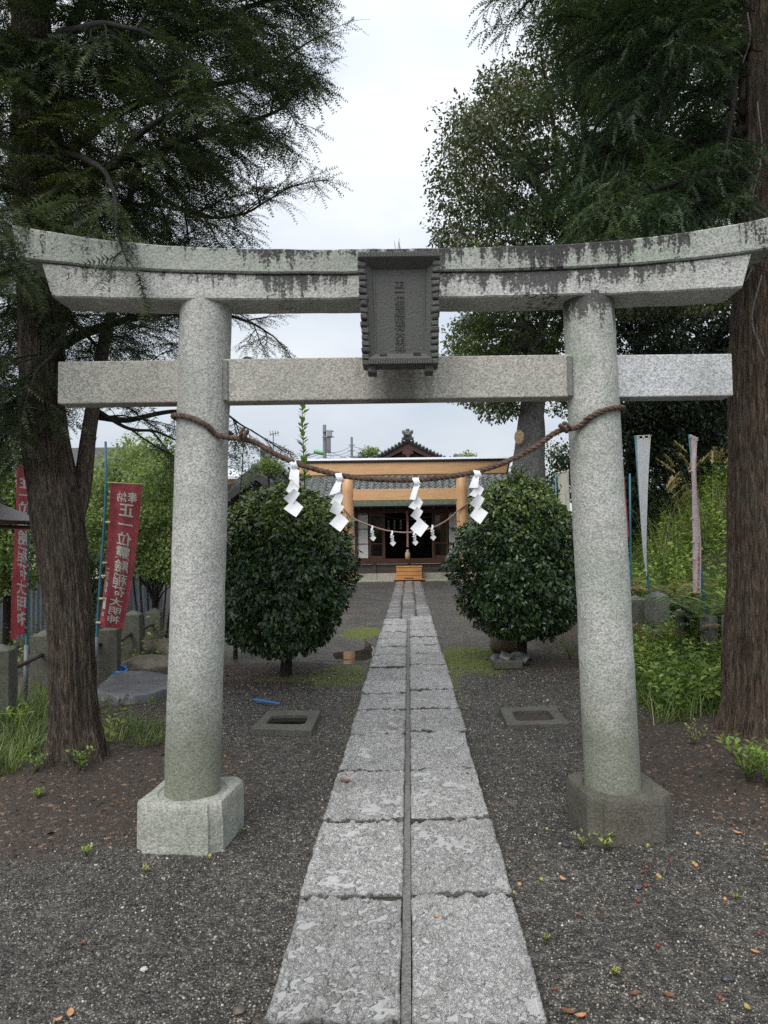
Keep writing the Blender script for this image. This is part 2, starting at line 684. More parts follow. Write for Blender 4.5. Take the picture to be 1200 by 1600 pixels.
def ground_mat():
    n = NT('wet_gravel_ground')
    c = n.pos()
    v = n.voro(c, 95, out='Color')
    sep = n.node('ShaderNodeSeparateColor')
    n.t.links.new(v, sep.inputs[0])
    dist = n.voro(c, 95)
    col = n.ramp(sep.outputs[0], [(0.0, (0.019, 0.0175, 0.016)), (0.45, (0.060, 0.054, 0.047)), (0.74, (0.12, 0.109, 0.093)), (0.92, (0.22, 0.20, 0.17)), (1.0, (0.38, 0.35, 0.30))])
    col = n.mix(n.remap(dist, 0.25, 0.62, 0.0, 0.7), col, (0.018, 0.016, 0.014))
    ft = n.noise(c, 260, 2, 0.7)
    col = n.mix(0.25, col, n.ramp(ft, [(0.3, (0.03, 0.03, 0.03)), (0.7, (0.20, 0.195, 0.185))]))
    mid = n.noise(c, 26, 3, 0.75)
    col = n.mix(1.0, col, n.ramp(mid, [(0.32, (0.35, 0.34, 0.33)), (0.5, (0.9, 0.9, 0.9)), (0.66, (2.1, 2.05, 1.95))]), 'MULTIPLY')
    bn = n.noise(c, 1.7, 5, 0.6)
    col = n.mix(1.0, col, n.ramp(bn, [(0.35, (0.72, 0.71, 0.70)), (0.65, (1.3, 1.28, 1.24))]), 'MULTIPLY')
    fine = n.noise(c, 14, 4, 0.65)
    edge = n.math('ADD', n.math('MULTIPLY', n.math('SUBTRACT', bn, 0.5), 0.5), n.math('MULTIPLY', n.math('SUBTRACT', fine, 0.5), 0.8))
    # soil with needles and rotting leaves
    lv = n.voro(n.pos((1.0, 1.0, 1.0)), 46, out='Color')
    sl = n.node('ShaderNodeSeparateColor')
    n.t.links.new(lv, sl.inputs[0])
    fib = n.noise(c, 75, 4, 0.75, 1.2)
    soil = n.ramp(fib, [(0.3, (0.018, 0.014, 0.011)), (0.52, (0.058, 0.044, 0.034)), (0.68, (0.12, 0.088, 0.066)), (0.8, (0.20, 0.15, 0.11))])
    leaf = n.ramp(sl.outputs[1], [(0.0, (0.028, 0.019, 0.014)), (0.55, (0.075, 0.048, 0.034)), (0.85, (0.14, 0.085, 0.055)), (1.0, (0.28, 0.18, 0.12))])
    soil = n.mix(n.remap(sl.outputs[0], 0.66, 0.72), soil, leaf)
    so = n.remap(n.math('ADD', n.attr('soil'), edge), 0.40, 0.66)
    col = n.mix(so, col, soil)
    # moss
    mn = n.noise(c, 60, 4, 0.7)
    moss = n.ramp(mn, [(0.3, (0.055, 0.072, 0.014)), (0.55, (0.15, 0.185, 0.030)), (0.75, (0.26, 0.28, 0.06))])
    mo = n.remap(n.math('ADD', n.attr('moss'), edge), 0.45, 0.68)
    col = n.mix(mo, col, moss)
    hb = n.math('ADD', n.math('MULTIPLY', n.math('SUBTRACT', 1.0, dist), 1.0), n.math('MULTIPLY', fib, 0.6))
    hb = n.math('ADD', hb, n.math('MULTIPLY', mn, n.math('MULTIPLY', mo, 1.2)))
    rough = n.mix(n.math('MAXIMUM', so, mo), n.remap(sep.outputs[1], 0, 1, 0.25, 0.6), (0.75, 0.75, 0.75))
    return n.set(col, rough, n.bump(hb, 0.012, 0.9))


M['ground'] = ground_mat()


def pebble_mat():
    n = NT('wet_pebble')
    inf = n.node('ShaderNodeObjectInfo')
    col = n.ramp(inf.outputs['Random'], [(0.0, (0.016, 0.0145, 0.013)), (0.34, (0.040, 0.038, 0.037)), (0.50, (0.085, 0.070, 0.052)), (0.66, (0.090, 0.092, 0.094)), (0.84, (0.20, 0.172, 0.132)), (0.955, (0.33, 0.30, 0.25)), (1.0, (0.55, 0.52, 0.45))])
    return n.set(col, 0.38)


M['pebble'] = pebble_mat()


def bark_mat(name, a, b, c2, scale=1.0, stripe=0.12, red=0.0):
    n = NT(name)
    co = n.co((1.0, 1.0, stripe))
    c = n.co()
    f = n.noise(co, 58 * scale, 6, 0.72, 1.1)
    f2 = n.noise(n.co((1.0, 1.0, stripe * 0.6)), 150 * scale, 4, 0.75)
    v = n.math('ADD', n.math('MULTIPLY', f, 0.65), n.math('MULTIPLY', f2, 0.35))
    col = n.ramp(v, [(0.41, a), (0.5, b), (0.60, c2)])
    p = n.noise(c, 3.2, 4, 0.6)
    col = n.mix(n.remap(p, 0.52, 0.72, 0, 0.55), col, n.ramp(v, [(0.35, (0.03, 0.034, 0.026)), (0.7, (0.15, 0.16, 0.13))]))
    return n.set(col, 0.88, n.bump(v, 0.07, 1.0))


M['bark_conifer'] = bark_mat('bark_grey_brown', (0.020, 0.014, 0.010), (0.100, 0.072, 0.052), (0.26, 0.205, 0.155))
M['bark_cedar'] = bark_mat('bark_red_brown', (0.020, 0.013, 0.009), (0.110, 0.074, 0.050), (0.25, 0.185, 0.132), 0.8)
M['bark_dark'] = bark_mat('bark_dark', (0.010, 0.009, 0.008), (0.030, 0.026, 0.022), (0.075, 0.066, 0.056))
M['bark_smooth'] = bark_mat('bark_smooth_grey', (0.11, 0.11, 0.105), (0.21, 0.208, 0.20), (0.32, 0.32, 0.305), 0.6, 0.22)


def leaf_mat(name, stops, rough=0.45, trans=0.25, spec=0.5):
    n = NT(name)
    t = n.attr('tint')
    col = n.ramp(t, stops)
    n.set(col, rough)
    n.b.inputs['Specular IOR Level'].default_value = spec
    if trans:
        tr = n.node('ShaderNodeBsdfTranslucent')
        br = n.mix(1.0, col, (1.5, 1.6, 0.9), 'MULTIPLY')
        n.t.links.new(br, tr.inputs['Color'])
        ms = n.node('ShaderNodeMixShader')
        ms.inputs[0].default_value = trans
        n.t.links.new(n.b.outputs[0], ms.inputs[1])
        n.t.links.new(tr.outputs[0], ms.inputs[2])
        n.t.links.new(ms.outputs[0], n.out.inputs['Surface'])
    return n.m


M['needle'] = leaf_mat('dark_needles', [(0.0, (0.022, 0.036, 0.018)), (0.5, (0.042, 0.066, 0.027)), (0.85, (0.080, 0.108, 0.034)), (1.0, (0.15, 0.16, 0.045))], 0.55, 0.22)
M['cedar_leaf'] = leaf_mat('cedar_spray', [(0.0, (0.026, 0.050, 0.026)), (0.6, (0.050, 0.090, 0.038)), (1.0, (0.105, 0.15, 0.055))], 0.55, 0.2)
M['evergreen_leaf'] = leaf_mat('evergreen_leaf', [(0.0, (0.040, 0.056, 0.026)), (0.5, (0.080, 0.102, 0.042)), (0.8, (0.135, 0.138, 0.060)), (1.0, (0.23, 0.18, 0.085))], 0.40, 0.15)
M['zelkova_leaf'] = leaf_mat('zelkova_leaf', [(0.0, (0.042, 0.066, 0.024)), (0.6, (0.090, 0.125, 0.040)), (1.0, (0.20, 0.22, 0.065))], 0.5, 0.3)
M['forest_leaf'] = leaf_mat('forest_leaf', [(0.0, (0.020, 0.034, 0.018)), (0.6, (0.042, 0.064, 0.030)), (1.0, (0.095, 0.115, 0.05))], 0.5, 0.15)
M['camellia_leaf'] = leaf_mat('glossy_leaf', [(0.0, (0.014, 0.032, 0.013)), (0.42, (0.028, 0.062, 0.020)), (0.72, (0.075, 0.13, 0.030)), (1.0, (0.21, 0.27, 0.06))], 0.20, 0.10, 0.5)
M['garden_leaf'] = leaf_mat('garden_leaf', [(0.0, (0.075, 0.115, 0.035)), (0.6, (0.18, 0.245, 0.075)), (1.0, (0.36, 0.41, 0.15))], 0.5, 0.35)
M['weed_leaf'] = leaf_mat('weed_leaf', [(0.0, (0.075, 0.13, 0.030)), (0.5, (0.19, 0.29, 0.065)), (0.85, (0.32, 0.42, 0.10)), (1.0, (0.48, 0.50, 0.11))], 0.5, 0.35)
M['grass_blade'] = leaf_mat('grass_blade', [(0.0, (0.050, 0.085, 0.022)), (0.55, (0.125, 0.185, 0.045)), (0.85, (0.25, 0.30, 0.085)), (1.0, (0.42, 0.38, 0.17))], 0.45, 0.3)
M['fern'] = leaf_mat('fern_frond', [(0.0, (0.09, 0.14, 0.060)), (0.7, (0.19, 0.26, 0.12)), (1.0, (0.32, 0.39, 0.20))], 0.55, 0.3)
M['fern_dry'] = leaf_mat('dry_fern', [(0.0, (0.16, 0.11, 0.045)), (1.0, (0.38, 0.28, 0.12))], 0.7, 0.25)
M['plume'] = leaf_mat('grass_plume', [(0.0, (0.22, 0.17, 0.085)), (1.0, (0.45, 0.37, 0.21))], 0.7, 0.3)
M['petal'] = leaf_mat('pink_petal', [(0.0, (0.50, 0.16, 0.20)), (1.0, (0.72, 0.36, 0.40))], 0.5, 0.3)
M['litter'] = leaf_mat('rotting_leaf', [(0.0, (0.022, 0.015, 0.011)), (0.55, (0.062, 0.040, 0.028)), (0.85, (0.14, 0.085, 0.054)), (1.0, (0.36, 0.24, 0.15))], 0.45, 0.1)
M['moss_tuft'] = leaf_mat('moss_tuft', [(0.0, (0.08, 0.105, 0.018)), (0.6, (0.20, 0.235, 0.036)), (1.0, (0.36, 0.37, 0.08))], 0.7, 0.2)


def plain(name, col, rough=0.6, var=0.25, scale=8.0, bump=0.003, bscale=60.0, metallic=0.0, trans=0.0):
    n = NT(name)
    c = n.co()
    v = n.noise(c, scale, 5, 0.6)
    col2 = n.mix(n.remap(v, 0.35, 0.7), tuple(x * (1 - var) for x in col), tuple(min(1, x * (1 + var)) for x in col))
    n.set(col2, rough, n.bump(n.noise(c, bscale, 3), bump, 0.6))
    n.b.inputs['Metallic'].default_value = metallic
    if trans:
        tr = n.node('ShaderNodeBsdfTranslucent')
        n.t.links.new(col2, tr.inputs['Color'])
        ms = n.node('ShaderNodeMixShader')
        ms.inputs[0].default_value = trans
        n.t.links.new(n.b.outputs[0], ms.inputs[1])
        n.t.links.new(tr.outputs[0], ms.inputs[2])
        n.t.links.new(ms.outputs[0], n.out.inputs['Surface'])
    return n.m


def wood(name, a, b, axis='X', rough=0.5, scale=1.0):
    n = NT(name)
    s = {'X': (0.06, 1, 1), 'Z': (1, 1, 0.06), 'Y': (1, 0.06, 1)}[axis]
    c = n.co(s)
    f = n.noise(c, 26 * scale, 5, 0.6, 0.8)
    col = n.ramp(f, [(0.3, a), (0.7, b)])
    k = n.voro(n.co((1.0, 1.0, 1.0)), 2.3)
    col = n.mix(n.remap(k, 0.0, 0.055, 0.8, 0.0), col, tuple(x * 0.25 for x in a))
    st = n.noise(n.co(), 2.2, 5, 0.6)
    col = n.mix(n.remap(st, 0.5, 0.75, 0.0, 0.3), col, tuple(x * 0.7 for x in a))
    return n.set(col, rough, n.bump(f, 0.004, 0.4))


M['cypress'] = wood('new_cypress_x', (0.62, 0.345, 0.165), (0.76, 0.475, 0.25), 'X')
M['cypress_post'] = wood('new_cypress_z', (0.60, 0.325, 0.155), (0.74, 0.455, 0.235), 'Z')
M['step_wood'] = wood('step_wood', (0.42, 0.19, 0.06), (0.66, 0.34, 0.12), 'X')
M['dark_wood'] = wood('dark_brown_wood', (0.045, 0.018, 0.011), (0.095, 0.040, 0.025), 'X')
M['frame_wood'] = wood('door_frame_wood', (0.055, 0.026, 0.016), (0.13, 0.060, 0.036), 'Z')
M['old_plank'] = wood('old_plank', (0.045, 0.033, 0.028), (0.10, 0.078, 0.066), 'X')
M['gable_wood'] = wood('gable_wood', (0.060, 0.026, 0.024), (0.115, 0.055, 0.050), 'X')
M['interior'] = plain('interior_wood', (0.045, 0.028, 0.020), 0.6)
M['black_metal'] = plain('black_sheet_metal', (0.018, 0.018, 0.020), 0.35, 0.2)
M['cap_bright'] = plain('bright_cap_metal', (0.62, 0.64, 0.66), 0.22, 0.06)
M['cap_metal'] = plain('cap_sheet_metal', (0.28, 0.29, 0.30), 0.30, 0.1)
M['fascia'] = plain('green_fascia', (0.13, 0.17, 0.11), 0.6)
M['paper_screen'] = plain('screen_paper', (0.70, 0.71, 0.70), 0.7, 0.05)
M['paper'] = plain('white_paper', (0.84, 0.85, 0.87), 0.65, 0.03, 6, 0.001)
M['glass_dark'] = plain('dark_glass', (0.012, 0.011, 0.010), 0.06, 0.1, 3, 0.0)
M['tile'] = plain('grey_roof_tile', (0.10, 0.11, 0.105), 0.18, 0.75, 7, 0.004)
M['rope'] = plain('straw_rope', (0.115, 0.072, 0.052), 0.85, 0.5, 40, 0.006, 220)
M['rope_pale'] = plain('hemp_rope', (0.34, 0.25, 0.20), 0.85, 0.3, 40, 0.004, 200)
M['bell_rope'] = plain('bell_rope_cloth', (0.42, 0.22, 0.20), 0.8, 0.4, 20)
M['tassel'] = plain('tassel_wood', (0.45, 0.36, 0.25), 0.7, 0.2)
M['red_cloth'] = plain('red_cloth', (0.58, 0.145, 0.17), 0.75, 0.22, 5, 0.0004, 40, trans=0.4)
M['faded_cloth'] = plain('faded_pink_cloth', (0.86, 0.74, 0.74), 0.8, 0.15, 7, 0.0004, 40, trans=0.4)
M['white_cloth'] = plain('white_cloth', (0.88, 0.88, 0.89), 0.8, 0.04, 5, 0.0004, 40, trans=0.6)
M['old_cloth'] = plain('old_white_cloth', (0.50, 0.48, 0.40), 0.8, 0.1, 5, 0.002, 300)
M['ink'] = plain('cream_lettering', (0.70, 0.68, 0.60), 0.75, 0.05)
M['red_ink'] = plain('faded_red_lettering', (0.50, 0.10, 0.13), 0.75, 0.15)
M['pole_teal'] = plain('teal_pole', (0.035, 0.18, 0.24), 0.35, 0.12)
M['pole_grey'] = plain('grey_steel_pipe', (0.16, 0.18, 0.20), 0.45, 0.2)
M['clip'] = plain('pale_clip', (0.55, 0.50, 0.30), 0.5, 0.3, 30)
M['iron'] = plain('rusty_iron', (0.060, 0.040, 0.030), 0.75, 0.4, 30)
M['corrugated'] = plain('blue_grey_sheet', (0.20, 0.225, 0.26), 0.45, 0.12, 3)
M['tarp'] = plain('grey_plastic_sheet', (0.115, 0.115, 0.125), 0.42, 0.25, 4, 0.02, 14)
M['blue_plastic'] = plain('blue_plastic', (0.045, 0.20, 0.50), 0.4, 0.1)
M['boulder'] = plain('brown_boulder', (0.12, 0.098, 0.075), 0.6, 0.45, 6, 0.02, 30)
M['pot'] = plain('brown_pot', (0.17, 0.125, 0.085), 0.6, 0.3, 8)
M['joint_soil'] = plain('joint_soil', (0.030, 0.030, 0.018), 0.8, 0.6, 14, 0.01, 60)
M['soil'] = plain('wet_soil', (0.045, 0.032, 0.024), 0.7, 0.6, 30, 0.02, 60)
M['still_water'] = plain('still_water', (0.012, 0.013, 0.010), 0.03, 0.2, 4, 0.0)
M['puddle'] = plain('muddy_puddle', (0.075, 0.064, 0.050), 0.02, 0.2, 3, 0.0)
M['wall_grey'] = plain('grey_render', (0.20, 0.20, 0.20), 0.8, 0.15)
M['wall_cream'] = plain('cream_render', (0.58, 0.46, 0.26), 0.8, 0.12)
M['wall_white'] = plain('white_render', (0.62, 0.62, 0.60), 0.8, 0.1)
M['roof_pale'] = plain('pale_sheet_roof', (0.62, 0.64, 0.66), 0.4, 0.08)
M['roof_dark'] = plain('dark_roof', (0.050, 0.048, 0.050), 0.5, 0.3)
M['maroon'] = plain('maroon_sheet', (0.075, 0.030, 0.030), 0.4, 0.2)
M['pole_concrete'] = plain('concrete_pole', (0.15, 0.15, 0.148), 0.8, 0.15)
M['lamp_green'] = plain('green_lamp_shade', (0.16, 0.42, 0.20), 0.35, 0.2)
M['cut_wood'] = plain('fresh_cut_wood', (0.66, 0.47, 0.31), 0.8, 0.3, 20)
M['fruit_yellow'] = plain('yellow_fruit', (0.36, 0.31, 0.06), 0.4, 0.2, 30)
M['fruit_red'] = plain('red_fruit', (0.19, 0.050, 0.026), 0.35, 0.3, 30)
M['leaf_orange'] = plain('fallen_orange_leaf', (0.52, 0.26, 0.12), 0.5, 0.25, 30)
M['leaf_brown'] = plain('fallen_brown_leaf', (0.20, 0.085, 0.045), 0.45, 0.35, 30)
M['leaf_green'] = plain('fallen_green_leaf', (0.11, 0.21, 0.04), 0.45, 0.2, 30)
M['stone_pale'] = plain('pale_pebble', (0.45, 0.45, 0.43), 0.5, 0.2, 30)
M['stone_dark'] = plain('dark_pebble', (0.045, 0.047, 0.055), 0.35, 0.2, 30)
# ------------------------------------------------------------------ the ground
PATH_X = (-0.484, -0.049, -0.010, 0.424)
TREE_L = at(118, 1192, 4.95)[:2]
TREE_R = np.array((2.72, 5.35))


def ground_z(x, y):
    x = np.asarray(x, float)
    y = np.asarray(y, float)
    p = np.stack([x, y, np.zeros_like(x)], -1).reshape(-1, 3)
    und = ((fbm(p * 0.9, 3) - 0.5) * 0.07 + (fbm(p * 4.0, 2) - 0.5) * 0.025).reshape(x.shape)
    away = sstep(np.abs(x + 0.03), 0.5, 1.6) * (1 - sstep(y, 16, 22))
    z = und * away - 0.012
    edge = 2.75 + 0.10 * np.clip(y - 5, -2, 30)
    z = z + 0.22 * sstep(x, edge - 0.7, edge + 0.4) * sstep(y, 5.6, 7.2)
    z = z + 2.6 * sstep(x, edge + 0.5, edge + 4.2) * sstep(y, 6.0, 9.5) * (1 - sstep(y, 45, 80))
    d = np.hypot(x - TREE_R[0], y - TREE_R[1])
    z = z + 0.16 * np.exp(-(d / 0.75) ** 2)
    d = np.hypot(x - TREE_L[0], y - TREE_L[1])
    z = z + 0.08 * np.exp(-(d / 0.6) ** 2)
    return z


def gz(x, y):
    return float(ground_z(np.array([x]), np.array([y]))[0])


def axis(lo, hi, step, far_lo, far_hi):
    a = list(np.arange(lo, hi + 1e-6, step))
    s, v = step, lo
    left = []
    while v > far_lo:
        s *= 1.35
        v -= s
        left.append(v)
    s, v = step, a[-1]
    while v < far_hi:
        s *= 1.35
        v += s
        a.append(v)
    return np.array(left[::-1] + a)


gx, gy = axis(-5.0, 5.0, 0.125, -500, 500), axis(0.6, 14, 0.125, -60, 900)
GX, GY = np.meshgrid(gx, gy)
GZ = ground_z(GX, GY)
nx, ny = len(gx), len(gy)
idx = np.arange(nx * ny).reshape(ny, nx)
gf = np.stack([idx[:-1, :-1], idx[:-1, 1:], idx[1:, 1:], idx[1:, :-1]], -1).reshape(-1, 4)
X_, Y_ = GX.ravel(), GY.ravel()


def blob(cx, cy, rx, ry, soft=0.5):
    d = np.sqrt(((X_ - cx) / rx) ** 2 + ((Y_ - cy) / ry) ** 2)
    return 1 - sstep(d, 1 - soft, 1 + soft)


soil = np.maximum.reduce([
    blob(TREE_L[0] - 0.3, TREE_L[1] - 0.3, 1.55, 1.25, 0.35),
    blob(-1.55, 4.2, 0.75, 0.55, 0.5) * 0.75,
    blob(2.15, 4.9, 0.95, 1.3, 0.35), blob(2.3, 3.9, 0.8, 0.8, 0.6) * 0.6,
    blob(-1.75, 8.3, 1.15, 0.85, 0.35), blob(1.65, 9.0, 1.1, 0.85, 0.35),
    blob(-3.2, 6.2, 1.2, 2.0, 0.5), sstep(X_, 1.35, 2.1) * sstep(Y_, 5.6, 6.6) * 0.9,
    blob(1.6, 7.6, 0.5, 1.2, 0.6) * 0.5, sstep(-X_, 2.6, 3.4) * sstep(Y_, 5.5, 7) * 0.8])
moss = np.maximum.reduce([
    blob(0.84, 9.2, 0.52, 1.15, 0.45), blob(-0.80, 8.2, 0.42, 0.65, 0.5), blob(-0.80, 11.9, 0.35, 0.8, 0.5),
    blob(-1.35, 8.1, 0.5, 0.25, 0.6) * 0.7, blob(0.45, 8.6, 0.08, 3.2, 0.6) * 0.75, blob(-0.52, 6.5, 0.05, 1.5, 0.6) * 0.6,
    blob(0.45, 4.6, 0.05, 1.6, 0.6) * 0.5, blob(2.0, 9.5, 0.5, 0.5, 0.6) * 0.5])
ground = solo('ground', (np.stack([GX, GY, GZ], -1).reshape(-1, 3), gf), M['ground'], (0, 0, 0), kind='structure', smooth=True,
              attrs={'soil': soil, 'moss': moss},
              label='dark wet gravel and soil yard with mossy patches')

# real pebbles on the near gravel (one uncountable mass)
N_PEB = 195000
py_ = 1.55 + (rand(0, 1, N_PEB) ** 1.45) * 7.0
px_ = rand(-1.0, 1.0, N_PEB) * (0.62 * py_ + 0.35) - 0.02
ok = ((px_ < PATH_X[0] - 0.012) | (px_ > PATH_X[3] + 0.012)) & (px_ > -2.6)
tl = np.hypot(px_ - TREE_L[0], py_ - TREE_L[1])
soilness = (1 - sstep(np.hypot((px_ - TREE_L[0] + 0.3) / 1.55, (py_ - TREE_L[1] + 0.3) / 1.25), 0.65, 1.2)) + (1 - sstep(np.hypot((px_ - 2.15) / 0.95, (py_ - 4.9) / 1.3), 0.6, 1.2))
ok &= rand(0, 1, N_PEB) > soilness * 0.85
px_, py_ = px_[ok], py_[ok]
pz_ = ground_z(px_, py_) + 0.001
pv = np.stack([px_, py_, pz_], -1)
me = bpy.data.meshes.new('gravel')
me.vertices.add(len(pv))
me.vertices.foreach_set('co', pv.astype(np.float32).ravel())
a_ = me.attributes.new('psize', 'FLOAT_VECTOR', 'POINT')
base_s = np.exp(RNG.normal(math.log(0.0031), 0.33, len(pv)))
base_s = np.clip(base_s, 0.0016, 0.0085) * (1 + 0.11 * np.clip(py_ - 3.0, 0, 6))
a_.data.foreach_set('vector', (base_s[:, None] * np.stack([rand(0.8, 1.35, len(pv)), rand(0.75, 1.1, len(pv)), rand(0.5, 0.85, len(pv))], -1)).astype(np.float32).ravel())
r_ = me.attributes.new('prot', 'FLOAT_VECTOR', 'POINT')
r_.data.foreach_set('vector', np.stack([RNG.normal(0, 0.35, len(pv)), RNG.normal(0, 0.35, len(pv)), rand(0, 6.28, len(pv))], -1).astype(np.float32).ravel())
me.update()
gravel = bpy.data.objects.new('gravel', me)
COL.objects.link(gravel)
gravel.data.materials.append(M['pebble'])
tag(gravel, 'loose wet gravel of dark pebbles on both sides of the paving', None, None, 'stuff')
ng = bpy.data.node_groups.new('pebbles', 'GeometryNodeTree')
ng.interface.new_socket('Geometry', in_out='INPUT', socket_type='NodeSocketGeometry')
ng.interface.new_socket('Geometry', in_out='OUTPUT', socket_type='NodeSocketGeometry')
gi, go = ng.nodes.new('NodeGroupInput'), ng.nodes.new('NodeGroupOutput')
ico = ng.nodes.new('GeometryNodeMeshIcoSphere')
ico.inputs['Radius'].default_value = 1.0
ico.inputs['Subdivisions'].default_value = 1
smt = ng.nodes.new('GeometryNodeSetMaterial')
smt.inputs['Material'].default_value = M['pebble']
iop = ng.nodes.new('GeometryNodeInstanceOnPoints')
na_s = ng.nodes.new('GeometryNodeInputNamedAttribute')
na_s.data_type = 'FLOAT_VECTOR'
na_s.inputs['Name'].default_value = 'psize'
na_r = ng.nodes.new('GeometryNodeInputNamedAttribute')
na_r.data_type = 'FLOAT_VECTOR'
na_r.inputs['Name'].default_value = 'prot'
e2r = ng.nodes.new('FunctionNodeEulerToRotation')
ng.links.new(ico.outputs['Mesh'], smt.inputs['Geometry'])
ng.links.new(gi.outputs[0], iop.inputs['Points'])
ng.links.new(smt.outputs[0], iop.inputs['Instance'])
ng.links.new(na_s.outputs['Attribute'], iop.inputs['Scale'])
ng.links.new(na_r.outputs['Attribute'], e2r.inputs[0])
ng.links.new(e2r.outputs[0], iop.inputs['Rotation'])
ng.links.new(iop.outputs[0], go.inputs[0])
md = gravel.modifiers.new('pebbles', 'NODES')
md.node_group = ng

# ------------------------------------------------------------------ the paved path
path = solo('path', bev(box(-0.475, 0.415, 0.35, 25.55, -0.12, -0.035), 0.002, 1), M['joint_soil'], (0, 0, 0), kind='structure',
            label='straight stone path from the gate to the shrine hall')


part('mortar_strip', box(PATH_X[1] + 0.003, PATH_X[2] - 0.003, 0.36, 13.46, -0.04, 0.0165), M['mortar'], path)


def slab(x0, x1, y0, y1, zt, step, mat, amp=0.0080):
    nx_, ny_ = max(3, int((x1 - x0) / step)), max(3, int((y1 - y0) / step))
    u, v = np.meshgrid(np.linspace(0, 1, nx_ + 1), np.linspace(0, 1, ny_ + 1))
    x, y = x0 + u * (x1 - x0), y0 + v * (y1 - y0)
    sh = rand(0, 50)
    # uneven sawn-and-split edges
    ed = np.stack([np.where(u < 0.5, 0.0, 9.0) + sh, y * 9, x * 0 + 1.0], -1).reshape(-1, 3)
    x = x + ((fbm(ed, 3) - 0.5).reshape(x.shape) * 0.012) * (np.abs(u - 0.5) * 2) ** 6
    ed = np.stack([x * 9, np.where(v < 0.5, 0.0, 9.0) + sh, x * 0 + 1.0], -1).reshape(-1, 3)
    y = y + ((fbm(ed, 3) - 0.5).reshape(x.shape) * 0.012) * (np.abs(v - 0.5) * 2) ** 6
    P = np.stack([x + sh, y, 0 * x], -1).reshape(-1, 3)
    warp = (fbm(P * 22, 2)[:, None] - 0.5) * 0.05
    h = fbm((P + warp) * 30, 4, 0.6) + 0.30 * fbm(P * 5 + 3.1, 3) * 1.5 - 0.225
    rdg = 1 - np.abs(2 * fbm((P + warp) * np.array((42, 66, 1.0)), 3) - 1)
    h = h + 0.22 * rdg
    h = (h - h.mean()) / h.std()
    pool = fbm(P * 3.3 + 9.0, 3) - 0.5
    lev = -0.85 + pool * 3.8
    wet = sstep(lev - h, 0.0, 0.22)
    hh = np.maximum(h, lev)
    z = (zt + amp * np.clip(hh, -2.5, 2.2)).reshape(x.shape)
    m = np.minimum(np.minimum(u, 1 - u) * (x1 - x0), np.minimum(v, 1 - v) * (y1 - y0))
    z = z - 0.006 * (1 - sstep(m, 0.0, 0.016)) + (rand(-1, 1) * 0.003 * (u - 0.5) + rand(-1, 1) * 0.004 * (v - 0.5))
    top = np.stack([x, y, z], -1)
    wet = wet * sstep(m.ravel(), 0.0, 0.02)
    V = [top.reshape(-1, 3)]
    n = top.shape
    ix = np.arange(n[0] * n[1]).reshape(n[0], n[1])
    Fc = [np.stack([ix[:-1, :-1], ix[:-1, 1:], ix[1:, 1:], ix[1:, :-1]], -1).reshape(-1, 4)]
    ring = np.concatenate([ix[0, :-1], ix[:-1, -1], ix[-1, :0:-1], ix[:0:-1, 0]])
    rv = V[0][ring].copy()
    rv[:, 2] = -0.07
    k = len(V[0])
    V.append(rv)
    m_ = len(ring)
    j = np.arange(m_)
    Fc.append(np.stack([ring, j + k, (j + 1) % m_ + k, ring[(j + 1) % m_]], -1))
    V = np.concatenate(V)
    at_h = np.concatenate([h, np.zeros(m_)])
    at_w = np.concatenate([wet, np.zeros(m_)])
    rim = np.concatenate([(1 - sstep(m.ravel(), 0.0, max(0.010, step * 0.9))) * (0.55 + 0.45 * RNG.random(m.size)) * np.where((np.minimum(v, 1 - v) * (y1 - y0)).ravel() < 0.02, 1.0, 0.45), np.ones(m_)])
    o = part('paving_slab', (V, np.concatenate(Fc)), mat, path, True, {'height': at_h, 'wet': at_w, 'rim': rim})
    return o


Y_LEFT = [0.38, 0.70, 1.47, 2.27, 3.076, 3.88, 4.72, 5.58, 6.35, 7.02, 7.68, 8.45, 9.30, 10.06, 10.90, 11.66, 12.57, 13.45]
Y_RIGHT = [0.38, 0.66, 1.45, 2.265, 3.08, 3.91, 4.73, 5.63, 6.37, 7.17, 8.57, 9.42, 10.2, 11.06, 11.87, 12.75, 13.88]
for col, (xa, xb, rows) in enumerate(((PATH_X[0], PATH_X[1], Y_LEFT), (PATH_X[2], PATH_X[3], Y_RIGHT))):
    for a, b in zip(rows[:-1], rows[1:]):
        step = 0.0055 if 2.1 < b < 4 else (0.009 if b < 6 else (0.016 if b < 9 else 0.035))
        if b < 2.1:
            step = 0.02
        j0, j1 = rand(-0.010, 0.012), rand(-0.010, 0.012)
        g = 0.0125 + rand(-0.003, 0.004)
        part('joint_soil', box(xa + 0.004, xb - 0.004, b - 0.028, b + 0.028, -0.036, 0.0215 + rand(-0.002, 0.002)), M['joint_soil'], path)
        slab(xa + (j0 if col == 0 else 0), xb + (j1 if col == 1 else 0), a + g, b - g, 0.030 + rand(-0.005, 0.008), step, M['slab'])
for col, (xa, xb) in enumerate(((-0.47, -0.20), (-0.165, 0.115), (0.14, 0.42))):
    y = 13.50 if col < 2 else 13.92
    while y < 25.3:
        ln = rand(0.45, 1.15)
        y2 = min(y + ln, 25.45)
        if 25.45 - y2 < 0.3:
            y2 = 25.45
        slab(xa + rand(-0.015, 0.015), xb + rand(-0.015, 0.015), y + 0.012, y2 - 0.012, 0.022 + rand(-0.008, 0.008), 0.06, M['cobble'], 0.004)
        y = y2
part('joint_soil', box(-0.46, 0.41, 13.49, 25.46, -0.034, 0.006), M['joint_soil'], path)

